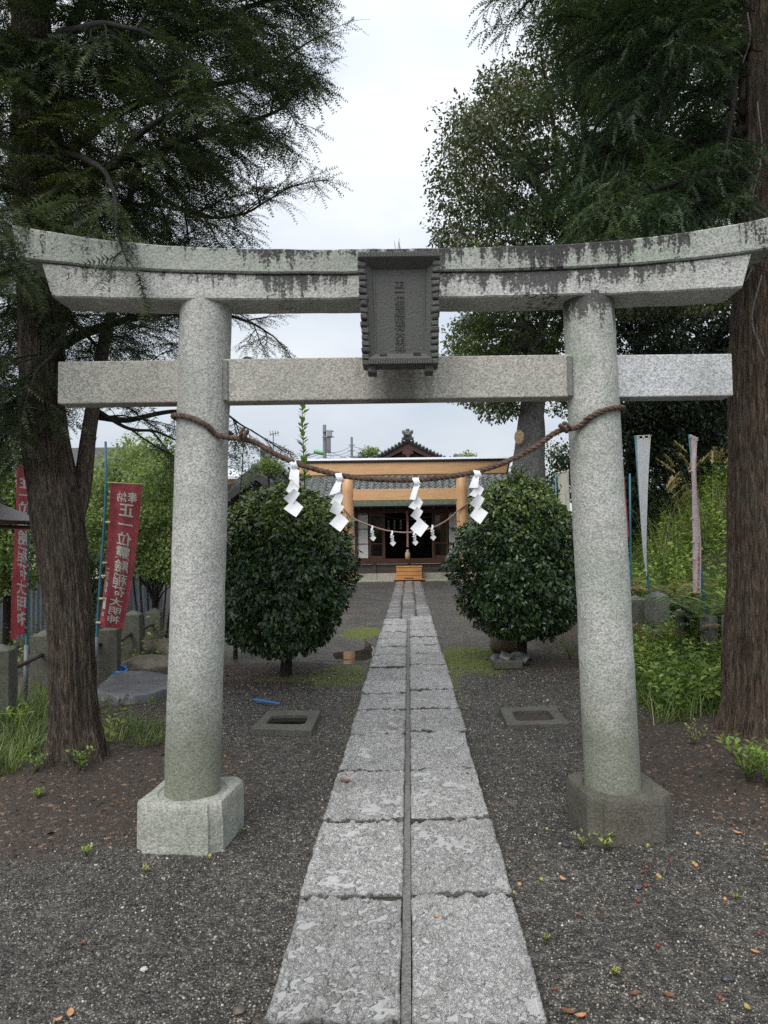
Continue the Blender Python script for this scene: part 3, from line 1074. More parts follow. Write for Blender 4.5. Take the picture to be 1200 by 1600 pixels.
# puddles left of the path (flat water a few millimetres over the ground)
for pts in ([(-0.98, 9.35), (-0.62, 9.20), (-0.505, 9.5), (-0.51, 10.1), (-0.62, 10.7), (-0.72, 11.2), (-0.66, 10.2), (-0.80, 9.95), (-1.05, 9.8)],
            [(-1.35, 9.0), (-0.9, 8.9), (-0.56, 8.95), (-0.52, 9.12), (-0.9, 9.16), (-1.4, 9.2)]):
    q = smooth_path(np.array([(x, y, 0) for x, y in pts + pts[:1]]), 48)[:-1]
    zz = float(np.median([gz(x, y) for x, y, _ in q])) + 0.004
    V = [(x, y, zz) for x, y, _ in q] + [(x, y, zz - 0.05) for x, y, _ in q]
    n = len(q)
    Fc = [tuple(range(n))] + [((i + 1) % n, i, n + i, n + (i + 1) % n) for i in range(n)]
    solo('puddle', (np.array(V), Fc), M['puddle'], (0, 0, 0), kind='structure', label='shallow rain puddle beside the paved path')

# ------------------------------------------------------------------ the stone torii
XC = -0.045
torii = thing('stone_torii', (XC, 3.83, 0), 'large weathered grey granite torii gate spanning the paved path in front', 'torii gate')
LEFT_FOOT, RIGHT_FOOT = np.array((-1.176, 3.83)), np.array((1.073, 3.83))
LEAN = {-1: 0.0300, 1: 0.0275}


def roughen(V, amp, f):
    V = np.asarray(V, float)
    d = np.stack([fbm(V * f + s, 3) for s in (0.0, 31.7, 57.3)], -1) - 0.5
    return V + d * amp


def pillar(foot, sgn, mat):
    rows, sides = 110, 72
    z = np.linspace(0.10, 2.845, rows)
    a = np.linspace(0, 2 * math.pi, sides, endpoint=False)
    r = 0.1465 - 0.0105 * (z / 2.8)
    cx = foot[0] - sgn * LEAN[sgn] * z
    V = np.stack([cx[:, None] + r[:, None] * np.cos(a), foot[1] + r[:, None] * np.sin(a) + 0 * z[:, None], np.repeat(z[:, None], sides, 1)], -1).reshape(-1, 3)
    V = roughen(V, 0.009, 7)
    i = np.arange(rows * sides).reshape(rows, sides)
    j = np.roll(i, -1, 1)
    Fc = np.stack([i[:-1], j[:-1], j[1:], i[1:]], -1).reshape(-1, 4)
    return part('pillar', (V, Fc), mat, torii, True)


pillar(LEFT_FOOT, -1, M['granite_pillar'])['label'] = 'left pillar with light grey stone'
pillar(RIGHT_FOOT, 1, M['granite_pillar_stained'])['label'] = 'greenish pillar with dark stains under the lintel'


def pedestal(foot, mat, ang, notch_w, label):
    # square block with notched corners and a round seat for the pillar
    a, c = 0.222, notch_w
    pts = []
    base = [(-a + c, -a), (a - c, -a), (a - c + 0.004, -a + 0.018), (a - 0.012, -a + 0.05), (a, -a + c), (a, a - c), (a - c, a), (-a + c, a), (-a, a - c), (-a, -a + c), (-a + 0.012, -a + 0.05), (-a + c - 0.004, -a + 0.018)]
    pr = []
    for i in range(len(base)):
        p, q = np.array(base[i]), np.array(base[(i + 1) % len(base)])
        n = max(1, int(np.linalg.norm(q - p) / 0.035))
        for t in range(n):
            pr.append(p + (q - p) * t / n)
    pr = np.array(pr) @ np.array(((math.cos(ang), math.sin(ang)), (-math.sin(ang), math.cos(ang))))
    n = len(pr)
    levels = [(1.03, -0.12), (1.02, 0.0), (1.015, 0.06), (1.005, 0.12), (1.0, 0.18), (0.995, 0.214), (0.972, 0.228)]
    V = [np.column_stack([pr * s, np.full(n, z)]) for s, z in levels]
    th = np.arctan2(pr[:, 1], pr[:, 0])
    for rr, z in ((0.182, 0.231), (0.170, 0.222), (0.10, 0.220)):
        V.append(np.column_stack([rr * np.cos(th), rr * np.sin(th), np.full(n, z)]))
    V = np.concatenate(V)
    V[:, 0] += foot[0]
    V[:, 1] += foot[1]
    V = roughen(V, 0.016, 9)
    Fc = []
    L = len(levels) + 3
    for k in range(L - 1):
        for i in range(n):
            j = (i + 1) % n
            Fc.append((k * n + i, k * n + j, (k + 1) * n + j, (k + 1) * n + i))
    Fc.append(tuple((L - 1) * n + i for i in range(n)))
    o = part('pedestal', (V, Fc), mat, torii, False, label=label)
    auto_smooth(o, 32)


pedestal(LEFT_FOOT + np.array((0.008, -0.005)), M['granite_block'], math.radians(-5), 0.055, 'pale grey pedestal block with a vertical crack')
pedestal(RIGHT_FOOT + np.array((0.015, 0.0)), M['granite_block_dark'], math.radians(6), 0.065, 'dark mossy pedestal block')


def lintel(x0_top, x1_top, x0_bot, x1_bot, zb, zt, kb, kt, y0, y1, ridge=0.0, rake=0.0):
    """Curved beam: bottom zb + kb*s^3, top zt + kt*s^3; ends raked; optional low ridge on top."""
    n = 120
    rows = []
    for t in np.linspace(0, 1, n):
        xb, xt = x0_bot + t * (x1_bot - x0_bot), x0_top + t * (x1_top - x0_top)
        sb, st = abs(xb - XC) / 1.87, abs(xt - XC) / 1.87
        b, tp = zb + kb * sb ** 3, zt + kt * st ** 3
        ym = (y0 + y1) / 2
        w = 0.008
        rows.append([(xb, y0 + w + rake, b), (xb, y0 + rake, b + w), (xt, y0, tp - w), (xt, y0 + w, tp), (xt, ym, tp + ridge), (xt, y1 - w, tp), (xt, y1, tp - w), (xb, y1 - rake, b + w), (xb, y1 - w - rake, b)])
    k = len(rows[0])
    # subdivide the front face in height so the tooling relief has vertices
    V = np.array(rows).reshape(-1, 3)
    V = roughen(V, 0.008, 8)
    Fc = []
    for i in range(n - 1):
        for j in range(k):
            q = (j + 1) % k
            Fc.append((i * k + j, (i + 1) * k + j, (i + 1) * k + q, i * k + q))
    Fc.append(tuple(range(k)))
    Fc.append(tuple((n - 1) * k + j for j in range(k))[::-1])
    return V, Fc


o = part('under_lintel', lintel(-1.915, 1.825, -1.865, 1.775, 2.815, 2.948, 0.035, 0.084, 3.695, 3.945, 0.0), M['granite_under'], torii)
auto_smooth(o, 35)
o = part('top_lintel', lintel(-2.065, 1.985, -2.045, 1.965, 2.9495, 3.075, 0.084, 0.122, 3.676, 3.968, 0.035), M['granite_kasagi'], torii)
auto_smooth(o, 35)
ZB, ZT, YF, YB = 2.292, 2.520, 3.765, 3.895
lx, rx = LEFT_FOOT[0] + LEAN[-1] * 2.4, RIGHT_FOOT[0] - LEAN[1] * 2.4
for (a, b, mat, lab, dz) in ((-1.868, lx - 0.05, 'granite_warm', 'left end of the tie beam', 0), (lx + 0.05, rx - 0.05, 'granite_warm', 'middle length of the tie beam, buff stone', 0.002), (rx + 0.05, 1.742, 'granite_white', 'right end of the tie beam, pale whiter stone', -0.004)):
    g = bev(box(a, b, YF, YB, ZB + dz, ZT + dz), 0.006, 2)
    part('tie_beam', (roughen(g[0], 0.004, 5), g[1]), M[mat], torii, label=lab)
for px, sgn in ((lx, 1), (rx, -1)):
    g = bev(box(px + sgn * 0.122, px + sgn * 0.150, YF - 0.012, YB, ZB + 0.004, ZT - 0.006), 0.005, 2)
    part('mortar_seam', g, M['mortar'], torii)
# small stone wedge lying on the tie beam by the left pillar
solo('pebble', (lathe([(0.030, 0), (0.036, 0.008), (0.022, 0.019), (0.004, 0.021)], 9, (lx + 0.245, 3.81, ZT + 0.0)))[0:2], M['stone_dark'],
     (lx + 0.245, 3.81, ZT), 'small dark stone lying on the tie beam beside the left pillar', 'stone')

# ------------------------------------------------------------------ the name plaque
pc = at(624.5, 487, 3.52)
plq = thing('name_plaque', (pc[0], 3.6, pc[2]), 'dark carved stone name plaque with ribbed frame hanging in the middle of the torii', 'plaque')
PW_T, PW_B, PH = 0.206, 0.189, 0.555          # half widths at top and bottom, height
TILT = math.radians(4.5)


def plq_pt(V):
    """Plaque frame (x right, y out of the face, z up) to the place: leaning forward at the top."""
    V = np.asarray(V, float)
    c, s = math.cos(TILT), math.sin(TILT)
    y, z = -V[:, 1], V[:, 2]
    return np.column_stack([V[:, 0] + pc[0], 3.60 + y * c - z * s, pc[2] + y * s * -1 + z * c])


def ptrap(x0, x1, z0, z1, y0, y1, wt=1.0, wb=1.0):
    g = box(x0, x1, y0, y1, z0, z1)
    return g


def pw(z):
    return PW_B + (PW_T - PW_B) * (z / PH + 0.5)


V = []
for z in (-PH / 2 + 0.03, PH / 2 - 0.02):
    w = pw(z) - 0.02
    V += [(-w, -0.005, z), (w, -0.005, z), (-w, 0.045, z), (w, 0.045, z)]
part('tablet', (plq_pt(V), [(0, 1, 3, 2), (4, 6, 7, 5), (0, 4, 5, 1), (2, 3, 7, 6), (0, 2, 6, 4), (1, 5, 7, 3)]), M['plaque'], plq)


def strip(z0, z1, xo, xi, yo, yi, side):
    """Sloping frame piece: outer edge stands proud, inner edge falls to the tablet."""
    V = []
    for z in (z0, z1):
        w = pw(z)
        V += [(side * (w - xo), 0.0, z), (side * (w - xo), yo, z), (side * (w - xi), yi, z), (side * (w - xi), 0.0, z)]
    return plq_pt(V), [(0, 1, 2, 3), (7, 6, 5, 4), (0, 4, 5, 1), (1, 5, 6, 2), (2, 6, 7, 3), (3, 7, 4, 0)]


for side in (-1, 1):
    part('frame_side', strip(-PH / 2 + 0.02, PH / 2 - 0.03, 0.030, 0.066, 0.078, 0.050, side), M['plaque'], plq)
    n = 17
    for i in range(n):
        z0 = -PH / 2 + (i + 0.08) * PH / n
        z1 = -PH / 2 + (i + 0.92) * PH / n
        yo = 0.100 + rand(-0.008, 0.008)
        g = strip(z0, z1, 0.0 + rand(-0.003, 0.003), 0.040 + rand(-0.004, 0.004), yo, yo - 0.01, side)
        g = bev(g, 0.006, 1)
        part('frame_rib', (roughen(g[0], 0.012, 30), g[1]), M['plaque'], plq)
for zc, hgt, w in ((PH / 2 - 0.02, 0.040, PW_T - 0.002), (-PH / 2 + 0.030, 0.046, PW_B - 0.030)):
    s = 1 if zc > 0 else -1
    V = []
    for x in (-w, w):
        xi = x * 0.80
        V += [(x, 0.0, zc + s * hgt / 2), (x, 0.105, zc + s * hgt / 2), (x, 0.105, zc - s * 0.004), (xi, 0.050, zc - s * hgt * 0.95), (xi, 0.0, zc - s * hgt * 0.95)]
    k = 5
    Fc = [(0, 1, 2, 3, 4), (9, 8, 7, 6, 5)] + [(i, (i + 1) % k + 0, (i + 1) % k + k, i + k) for i in range(k)]
    part('frame_rail', bev((plq_pt(V), Fc), 0.003, 1), M['plaque'], plq)
    if s < 0:
        for xh in (-0.085, 0.085):
            gh = box(xh - 0.018, xh + 0.018, 0.060, 0.086, zc + 0.022, zc + 0.034)
            part('slot', (plq_pt(gh[0]), gh[1]), M['soil'], plq)
    m = 26
    for i in range(m):
        xa, xb = -w + (i + 0.12) * 2 * w / m, -w + (i + 0.88) * 2 * w / m
        lo, hi = sorted((zc - s * 0.002, zc + s * (hgt / 2 + 0.002)))
        g = box(xa, xb, 0.100, 0.1085, lo, hi)
        part('frame_rib', (plq_pt(g[0]), g[1]), M['plaque'], plq)
for x in (-PW_B + 0.045, PW_B - 0.045):
    g = box(x - 0.022, x + 0.022, 0.0, 0.080, -PH / 2 - 0.028, -PH / 2 + 0.028)
    part('frame_foot', bev((plq_pt(g[0]), g[1]), 0.003, 1), M['plaque'], plq)
for x0, x1, z0, z1 in ((-0.128, -0.122, -0.222, 0.225), (0.122, 0.128, -0.222, 0.225), (-0.128, 0.128, 0.225, 0.231), (-0.128, 0.128, -0.228, -0.222)):
    g = box(x0, x1, 0.046, 0.050, z0, z1)
    part('border_line', (plq_pt(g[0]), g[1]), M['plaque'], plq)
V, Fc = text_geo('\n'.join('正一位靈驗稲荷大明神'), 0.0365, 'CENTER', 0.98, 0.002)
part('lettering', (plq_pt(np.column_stack([V[:, 0] * 1.5, V[:, 2] + 0.0485, V[:, 1] - 0.02 - (V[:, 1].max() + V[:, 1].min()) / 2])), Fc), M['plaque'], plq)
# dry grass sprouting on top of the lintel over the plaque
g = join(*[tube(np.array([(pc[0] + dx, 3.70, 3.07), (pc[0] + dx + lean * 0.4, 3.69, 3.07 + h * 0.6), (pc[0] + dx + lean, 3.68, 3.07 + h)]), [0.0016, 0.0013, 0.0004], 4) for dx, lean, h in ((-0.02, -0.006, 0.05), (-0.008, 0.012, 0.06), (0.0, 0.004, 0.045), (0.008, -0.012, 0.04))])
solo('dry_grass_tuft', g, M['plume'], (pc[0], 3.69, 3.075), 'few pale dry grass stalks sprouting on top of the lintel over the plaque', 'grass tuft')


# ------------------------------------------------------------------ ropes and paper streamers
def rope_geo(P, r, pitch, n, strands=3, sides=7):
    Q = smooth_path(P, n)
    L = np.concatenate([[0], np.cumsum(np.linalg.norm(np.diff(Q, axis=0), axis=1))])
    T, A, B = frames(Q)
    gs = []
    for s in range(strands):
        ph = 2 * math.pi * (L / pitch + s / strands)
        C = Q + (np.cos(ph)[:, None] * A + np.sin(ph)[:, None] * B) * r * 0.52
        gs.append(tube(C, r * 0.60, sides))
    return join(*gs)


def wrap(foot, sgn, z_edge, z_leave, r):
    pts = []
    cx = foot[0] - sgn * 0.0265 * z_edge
    return cx


R_ROPE = 0.0142
zl = [at(275, 643, 3.83)[2], at(318, 648, 3.68)[2]]
lcx, rcx = LEFT_FOOT[0] + LEAN[-1] * 2.2, RIGHT_FOOT[0] - LEAN[1] * 2.2
rr = 0.139 + R_ROPE * 0.95
P = []
# round the back of the left pillar, then across its face and away to the right
for a, z in ((20, 2.13), (60, 2.17), (100, 2.20), (140, 2.215), (180, 2.222), (215, 2.218), (245, 2.205), (270, 2.185), (295, 2.15), (318, 2.105)):
    t = math.radians(a)
    P.append((lcx + rr * math.cos(t), 3.83 + rr * math.sin(t), z))
for px, py, Y in ((395, 690, 3.72), (437, 713, 3.73), (485, 731, 3.74), (540, 744, 3.745), (590, 749, 3.745), (640, 750, 3.745), (690, 746, 3.745), (740, 738, 3.74), (790, 722, 3.74), (835, 699, 3.73), (872, 674, 3.72)):
    P.append(at(px, py, Y))
for a, z in ((222, 2.125), (245, 2.165), (270, 2.197), (295, 2.217), (325, 2.228), (0, 2.232), (40, 2.225), (80, 2.205), (120, 2.17), (160, 2.13)):
    t = math.radians(a)
    P.append((rcx + rr * math.cos(t), 3.83 + rr * math.sin(t), z))
rope = thing('straw_rope', at(640, 750, 3.745), 'thick twisted brown straw rope slung between the stone pillars', 'rope')
part('twisted_cord', rope_geo(np.array(P), R_ROPE, 0.085, 520), M['rope'], rope, True)
for (px, py, Y, s) in ((382, 679, 3.70, 1), (883, 668, 3.70, -1)):
    c = at(px, py, Y)
    t = np.linspace(0, 2 * math.pi * 1.6, 26)
    ax = norm(np.array((0.85 * s, 0, -0.5)))
    u = norm(np.cross(ax, (0, 1, 0)))
    K = c + np.outer(np.cos(t), u) * 0.024 + np.outer(np.sin(t), np.cross(ax, u)) * 0.028 + np.outer(np.linspace(-0.5, 0.5, 26), ax) * 0.035
    part('rope_knot', rope_geo(K, R_ROPE * 0.62, 0.06, 60), M['rope'], rope, True)
fz = []
PP = smooth_path(np.array(P), 260)
for i in range(150):
    p = PP[RNG.integers(70, 200)]
    d = norm(RNG.normal(0, 1, 3) * np.array((1, 0.7, 0.8)))
    fz.append(tube(np.array([p + d * 0.012, p + d * 0.026 + np.array((0.01, 0, 0)), p + d * 0.036 + np.array((rand(-0.02, 0.02), 0, -0.006))]), [0.0009, 0.0008, 0.0003], 3, False))
part('loose_straw', join(*fz), M['rope'], rope, kind='stuff')


def streamer(name, Pmap, quads, loop_c, label, group, scale_r):
    """quads: folded paper squares as (x, z) px offsets with a depth step; a slit strip that zigzags down."""
    t = thing(name, Pmap(quads[0][0][0], quads[0][0][1], 0), label, 'paper streamer', group)
    for k, q in enumerate(quads):
        dy = 0.006 * (k % 2) - 0.004 * k
        V = []
        for i, (x, z) in enumerate(q):
            lean = (0.010, -0.004, -0.012, 0.004)[(i + k) % 4] * scale_r
            V.append(Pmap(x, z, (dy * scale_r) + lean))
        V = np.array(V)
        # sheet with a little sag in its middle and a real thickness
        c = V.mean(0)
        nrm = norm(np.cross(V[1] - V[0], V[3] - V[0]))
        G, Fq = [], []
        for a in range(4):
            for b in range(4):
                u, v = a / 3, b / 3
                p = (1 - u) * (1 - v) * V[0] + u * (1 - v) * V[1] + u * v * V[2] + (1 - u) * v * V[3]
                G.append(p + nrm * 0.010 * scale_r * (math.sin(u * 3.14) * 0.6 + 0.4 * math.sin(v * 3.14) * (1 if k % 2 else -1)))
        G = np.array(G)
        G2 = G + nrm * 0.0006
        for a in range(3):
            for b in range(3):
                i = a * 4 + b
                Fq.append((i, i + 4, i + 5, i + 1))
                Fq.append((i + 17, i + 21, i + 20, i + 16))
        part('paper_fold', (np.concatenate([G, G2]), Fq), M['paper'], t, True)
    # paper loop over the rope
    c = loop_c
    a = np.linspace(-0.5, math.pi * 1.5, 14)
    L = np.array([c + np.array((0.006 * math.sin(2 * q), math.cos(q) * 0.024, math.sin(q) * 0.024)) * scale_r for q in a])
    V = np.concatenate([L - np.array((0.017, 0, 0)) * scale_r, L + np.array((0.017, 0, 0)) * scale_r])
    m = len(L)
    part('paper_loop', (V, [(i, i + 1, m + i + 1, m + i) for i in range(m - 1)]), M['paper'], t, True)
    return t


S1 = [[(455, 728), (468, 735), (468, 762), (451, 748)], [(455, 748), (469, 760), (459, 778), (446, 766)], [(460, 764), (469, 771), (455, 790), (443, 779)], [(459, 779), (474, 792), (463, 808), (444, 795)]]
S2 = [[(526, 750), (534, 753), (532, 768), (514, 774)], [(528, 767), (537, 775), (531, 790), (515, 786)], [(523, 782), (538, 792), (528, 806), (515, 799)], [(531, 800), (545, 814), (532, 831), (515, 818)]]
S3 = [[(648, 756), (656, 758), (649, 781), (640, 780)], [(652, 774), (661, 785), (653, 799), (638, 792)], [(651, 792), (661, 799), (652, 814), (641, 806)], [(656, 809), (670, 822), (657, 839), (641, 826)]]
S4 = [[(742, 740), (749, 743), (747, 762), (733, 762)], [(747, 756), (756, 764), (748, 779), (733, 773)], [(746, 772), (757, 779), (747, 797), (733, 787)], [(746, 788), (763, 801), (750, 819), (734, 806)]]
for S, (lx_, ly_), lab in ((S1, (460, 724), 'white zigzag paper streamer on the straw rope nearest the left pillar'),
                           (S2, (531, 744), 'white zigzag paper streamer on the straw rope before the left wooden gate post'),
                           (S3, (651, 751), 'white zigzag paper streamer on the straw rope before the dark hall doors'),
                           (S4, (746, 739), 'white zigzag paper streamer on the straw rope against the right bush')):
    streamer('paper_streamer', lambda x, z, y: at(x, z, 3.725) + np.array((0, y, 0)), S, at(lx_, ly_ + 2, 3.742), lab, 'white paper streamers on the straw rope', 1.0)
# ------------------------------------------------------------------ the new wooden torii before the hall
WY = 21.0
wt_ = thing('wooden_torii', (-0.12, WY, 0), 'plain new cypress wood torii gate in front of the shrine hall', 'torii gate')
XL, XR = at(543.5, 800, WY)[0], at(722.5, 800, WY)[0]
zb0, zb1 = 3.43, 3.80
for x, s in ((XL, 1), (XR, -1)):
    P = [(x - s * 0.02, WY, -0.05), (x, WY, 1.7), (x + s * 0.01, WY, zb0 + 0.02)]
    part('post', tube(smooth_path(P, 8), np.linspace(0.182, 0.165, 8), 24), M['cypress_post'], wt_, True)
    part('post_collar', lathe([(0.215, -0.05), (0.215, 0.30), (0.20, 0.31)], 24, (x - s * 0.02, WY, 0)), M['cap_metal'], wt_, True)
xa, xb = at(470, 730, WY)[0], at(790, 730, WY)[0]
g = bev(box(xa, xb, WY - 0.16, WY + 0.16, zb0, zb1), 0.012, 1)
g[0][:, 0] += np.where(g[0][:, 0] > 0, 1, -1) * (g[0][:, 2] - zb0) * 0.22
part('top_beam', g, M['cypress'], wt_)
g = bev(box(xa - 0.16, xb + 0.16, WY - 0.21, WY + 0.21, zb1 + 0.002, zb1 + 0.060), 0.006, 1)
part('cap_edge', g, M['black_metal'], wt_)
V = [(xa - 0.18, WY - 0.215, zb1 + 0.062), (xb + 0.18, WY - 0.215, zb1 + 0.062), (xb + 0.18, WY, zb1 + 0.145), (xa - 0.18, WY, zb1 + 0.145), (xb + 0.18, WY + 0.215, zb1 + 0.062), (xa - 0.18, WY + 0.215, zb1 + 0.062)]
part('cap_roof', (np.array(V), [(0, 1, 2, 3), (3, 2, 4, 5), (0, 3, 5), (1, 4, 2), (0, 5, 4, 1)]), M['cap_bright'], wt_)
for s, x in ((-1, xa), (1, xb)):
    g = bev(box(x - 0.02, x + 0.02, WY - 0.17, WY + 0.17, zb0 - 0.01, zb1 - 0.004), 0.004, 1)
    g[0][:, 0] += s * (g[0][:, 2] - zb0) * 0.22 + s * 0.025
    part('end_cap', g, M['gable_wood'], wt_)
part('tie_beam', bev(box(XL + 0.12, XR - 0.12, WY - 0.07, WY + 0.07, 2.68, 3.01), 0.008, 1), M['cypress'], wt_)

# thin rope with four small streamers on the wooden gate
tr = thing('thin_rope', at(640, 832, 20.8), 'thin pale rope sagging between the wooden gate posts', 'rope')
P = [at(px, py, 20.8) for px, py in ((535, 793), (553, 810), (578, 821), (605, 829), (637, 832), (668, 827), (695, 815), (717, 797), (731, 786))]
part('twisted_cord', rope_geo(np.array(P), 0.024, 0.12, 160, 3, 5), M['rope_pale'], tr, True)
for (px, py), lab in zip(((581, 823), (612, 831), (647, 830), (675, 822)),
                         ('small white paper streamer on the thin rope before the brown sliding door, leftmost of four',
                          'small white paper streamer on the thin rope, second of four, left of the bell rope',
                          'small white paper streamer right of the bell rope, partly behind a big streamer',
                          'small white paper streamer on the thin rope nearest the right wooden post')):
    k = 0.27
    S = [[(x, z) for x, z in q] for q in ([(0, 0), (9, 3), (2, 24), (-9, 20)], [(2, 14), (14, 24), (5, 40), (-11, 32)], [(3, 32), (14, 40), (4, 56), (-9, 47)], [(8, 46), (25, 64), (9, 84), (-11, 66)])]
    streamer('small_paper_streamer', lambda x, z, y, px=px, py=py: at(px + x * k, py + z * k, 20.74) + np.array((0, y, 0)), S, at(px + 1, py, 20.8), lab,
             'small paper streamers on the thin rope', 1.5)

# ------------------------------------------------------------------ the worship hall
HX, HY = 0.0, 26.6
hall = thing('shrine_hall', (HX, HY, 0), 'low wooden shrine worship hall with tiled roof and dark open sliding doors', 'shrine')
g = bev(box(-5.2, 5.2, 26.22, 34.0, -0.05, 0.26), 0.01, 1)
part('stone_base', g, M['concrete_base'], hall)
part('base_step', bev(box(-5.3, 5.3, 25.78, 26.215, -0.05, 0.045), 0.01, 1), M['concrete_base'], hall)
for x in np.arange(-4.8, 5.0, 1.2):
    part('base_joint', box(x - 0.006, x + 0.006, 26.212, 26.224, 0.05, 0.255), M['soil'], hall)
# plank skirt and sill
for i, (z0, z1) in enumerate(((0.262, 0.36), (0.364, 0.47), (0.474, 0.585))):
    part('skirt_plank', bev(box(-4.6, 4.6, 26.62 - 0.004 * (i % 2), 26.68, z0, z1), 0.006, 1), M['old_plank'], hall)
for x in (-2.75, -1.30, 0.0, 1.30, 2.75):
    part('skirt_post', bev(box(x - 0.06, x + 0.06, 26.57, 26.612, 0.262, 0.60), 0.006, 1), M['old_plank'], hall)
part('sill_beam', bev(box(-4.6, 4.6, 26.50, 26.72, 0.605, 0.80), 0.01, 1), M['dark_wood'], hall)
part('lintel_beam', bev(box(-4.6, 4.6, 26.52, 26.70, 2.50, 2.66), 0.01, 1), M['dark_wood'], hall)
for x in (-4.5, -3.0, -1.97, 1.97, 3.0, 4.5):
    part('wall_post', bev(box(x - 0.06, x + 0.06, 26.54, 26.70, 0.80, 2.50), 0.006, 1), M['frame_wood'], hall)
part('room', join(box(-4.5, 4.5, 26.75, 32.5, 0.66, 0.78), box(-4.5, 4.5, 32.4, 32.5, 0.78, 2.9), box(-4.56, -4.5, 26.75, 32.5, 0.78, 2.9), box(4.5, 4.56, 26.75, 32.5, 0.78, 2.9), box(-4.5, 4.5, 26.75, 32.5, 2.9, 2.96)), M['interior'], hall)
part('upper_wall', box(-4.6, 4.6, 26.58, 26.66, 2.662, 3.05), M['old_plank'], hall)


def sliding_door(x0, x1, y, kind):
    fr = 0.075
    d = part('sliding_door', join(box(x0, x0 + fr, y - 0.025, y + 0.02, 0.803, 2.49), box(x1 - fr, x1, y - 0.025, y + 0.02, 0.803, 2.49), box(x0 + fr, x1 - fr, y - 0.025, y + 0.02, 0.803, 0.90), box(x0 + fr, x1 - fr, y - 0.025, y + 0.02, 2.40, 2.49), box(x0 + fr, x1 - fr, y - 0.022, y + 0.018, 1.34, 1.375)), M['frame_wood'], hall)
    part('pane', box(x0 + fr - 0.01, x1 - fr + 0.01, y - 0.006, y + 0.002, 0.89, 2.41), M['glass_dark'] if kind == 'glass' else M['paper_screen'], d)
    return d


sliding_door(-1.50, -0.93, 26.60, 'glass')
sliding_door(0.90, 1.46, 26.60, 'glass')
for x0, x1 in ((-1.94, -1.535), (-2.90, -2.03), (1.50, 1.92), (2.03, 2.92), (-4.4, -3.1), (3.1, 4.4)):
    d = part('paper_panel', box(x0, x1, 26.60, 26.612, 0.803, 2.49), M['paper_screen'], hall)
    for z in (0.803, 1.34, 1.90, 2.44):
        part('panel_rail', box(x0, x1, 26.588, 26.599, z, z + 0.028), M['frame_wood'], d)
for x in (-0.93, 0.88):
    part('door_jamb', bev(box(x - 0.02, x + 0.04, 26.50, 26.56, 0.80, 2.50), 0.004, 1), M['frame_wood'], hall)
# inside: low altar step and back panels, barely seen
part('altar_step', join(box(-1.9, 1.9, 30.2, 31.2, 0.78, 1.15), box(-1.5, 1.5, 31.2, 31.9, 0.78, 1.5)), M['interior'], hall)
for x, w in ((-1.2, 0.18), (-0.6, 0.12), (0.5, 0.14), (1.1, 0.2)):
    part('altar_stand', box(x - w, x + w, 30.4, 30.7, 1.151, 1.55), M['dark_wood'], hall)

# roof: skirt of tiles in front, gable above
EY, EZ, EHW = 25.25, 2.98, 5.7
TY, TZ, THW = 28.6, 4.78, 1.85
part('eave_fascia', bev(box(-EHW, EHW, EY - 0.02, EY + 0.05, EZ - 0.24, EZ - 0.03), 0.006, 1), M['fascia'], hall)
part('gutter', tube(np.array([(-EHW, EY - 0.07, EZ - 0.275), (0, EY - 0.07, EZ - 0.275), (EHW, EY - 0.07, EZ - 0.275)]), 0.045, 10), M['black_metal'], hall, True)
part('soffit', box(-EHW + 0.05, EHW - 0.05, EY + 0.06, 26.57, EZ - 0.27, EZ - 0.20), M['dark_wood'], hall)
for x in np.arange(-5.4, 5.5, 0.45):
    part('rafter', box(x - 0.035, x + 0.035, EY + 0.07, 26.57, EZ - 0.34, EZ - 0.272), M['dark_wood'], hall)
slope = (TZ - EZ) / (TY - EY)
tw, rows = 0.252, 15
cols = int(2 * EHW / tw)
Vt, Ft, nb = [], [], 0
seg = 6
for r in range(rows):
    f0, f1 = r / rows, (r + 1.12) / rows
    ya, yb = EY + f0 * (TY - EY), EY + min(f1, 1.02) * (TY - EY)
    for c in range(cols):
        xc_ = -EHW + (c + 0.5) * 2 * EHW / cols
        hw_at = EHW - (EHW - THW) * (r + 0.3) / rows
        if abs(xc_) > hw_at:
            continue
        jz = rand(-0.006, 0.006)
        for s in range(seg + 1):
            u = s / seg
            x = xc_ + (u - 0.5) * tw * 1.02
            w = 0.058 * math.sin(u * 2 * math.pi) * (1 if u < 0.5 else 0.75) + 0.01 * u
            for (yy, lift) in ((ya, 0.062), (yb, 0.004)):
                Vt.append((x, yy, EZ + (yy - EY) * slope + w + lift + jz))
            Vt.append((x, ya + 0.004, EZ + (ya - EY) * slope + w * 0.9 + 0.010 + jz))
        for s in range(seg):
            a = nb + s * 3
            Ft.append((a, a + 3, a + 4, a + 1))
            Ft.append((a + 2, a + 5, a + 3, a))
        nb += (seg + 1) * 3
roof = part('roof', (np.array([(-EHW, EY, EZ - 0.03), (EHW, EY, EZ - 0.03), (THW, TY, TZ - 0.03), (-THW, TY, TZ - 0.03), (-EHW, 34.5, EZ - 0.03), (-THW, 33.0, TZ - 0.03), (EHW, 34.5, EZ - 0.03), (THW, 33, TZ - 0.03)]),
                     [(0, 1, 2, 3), (4, 0, 3, 5), (1, 6, 7, 2), (6, 4, 5, 7), (3, 2, 7, 5)]), M['tile'], hall)
part('roof_tiles', (np.array(Vt), Ft), M['tile'], roof, True, kind='stuff')
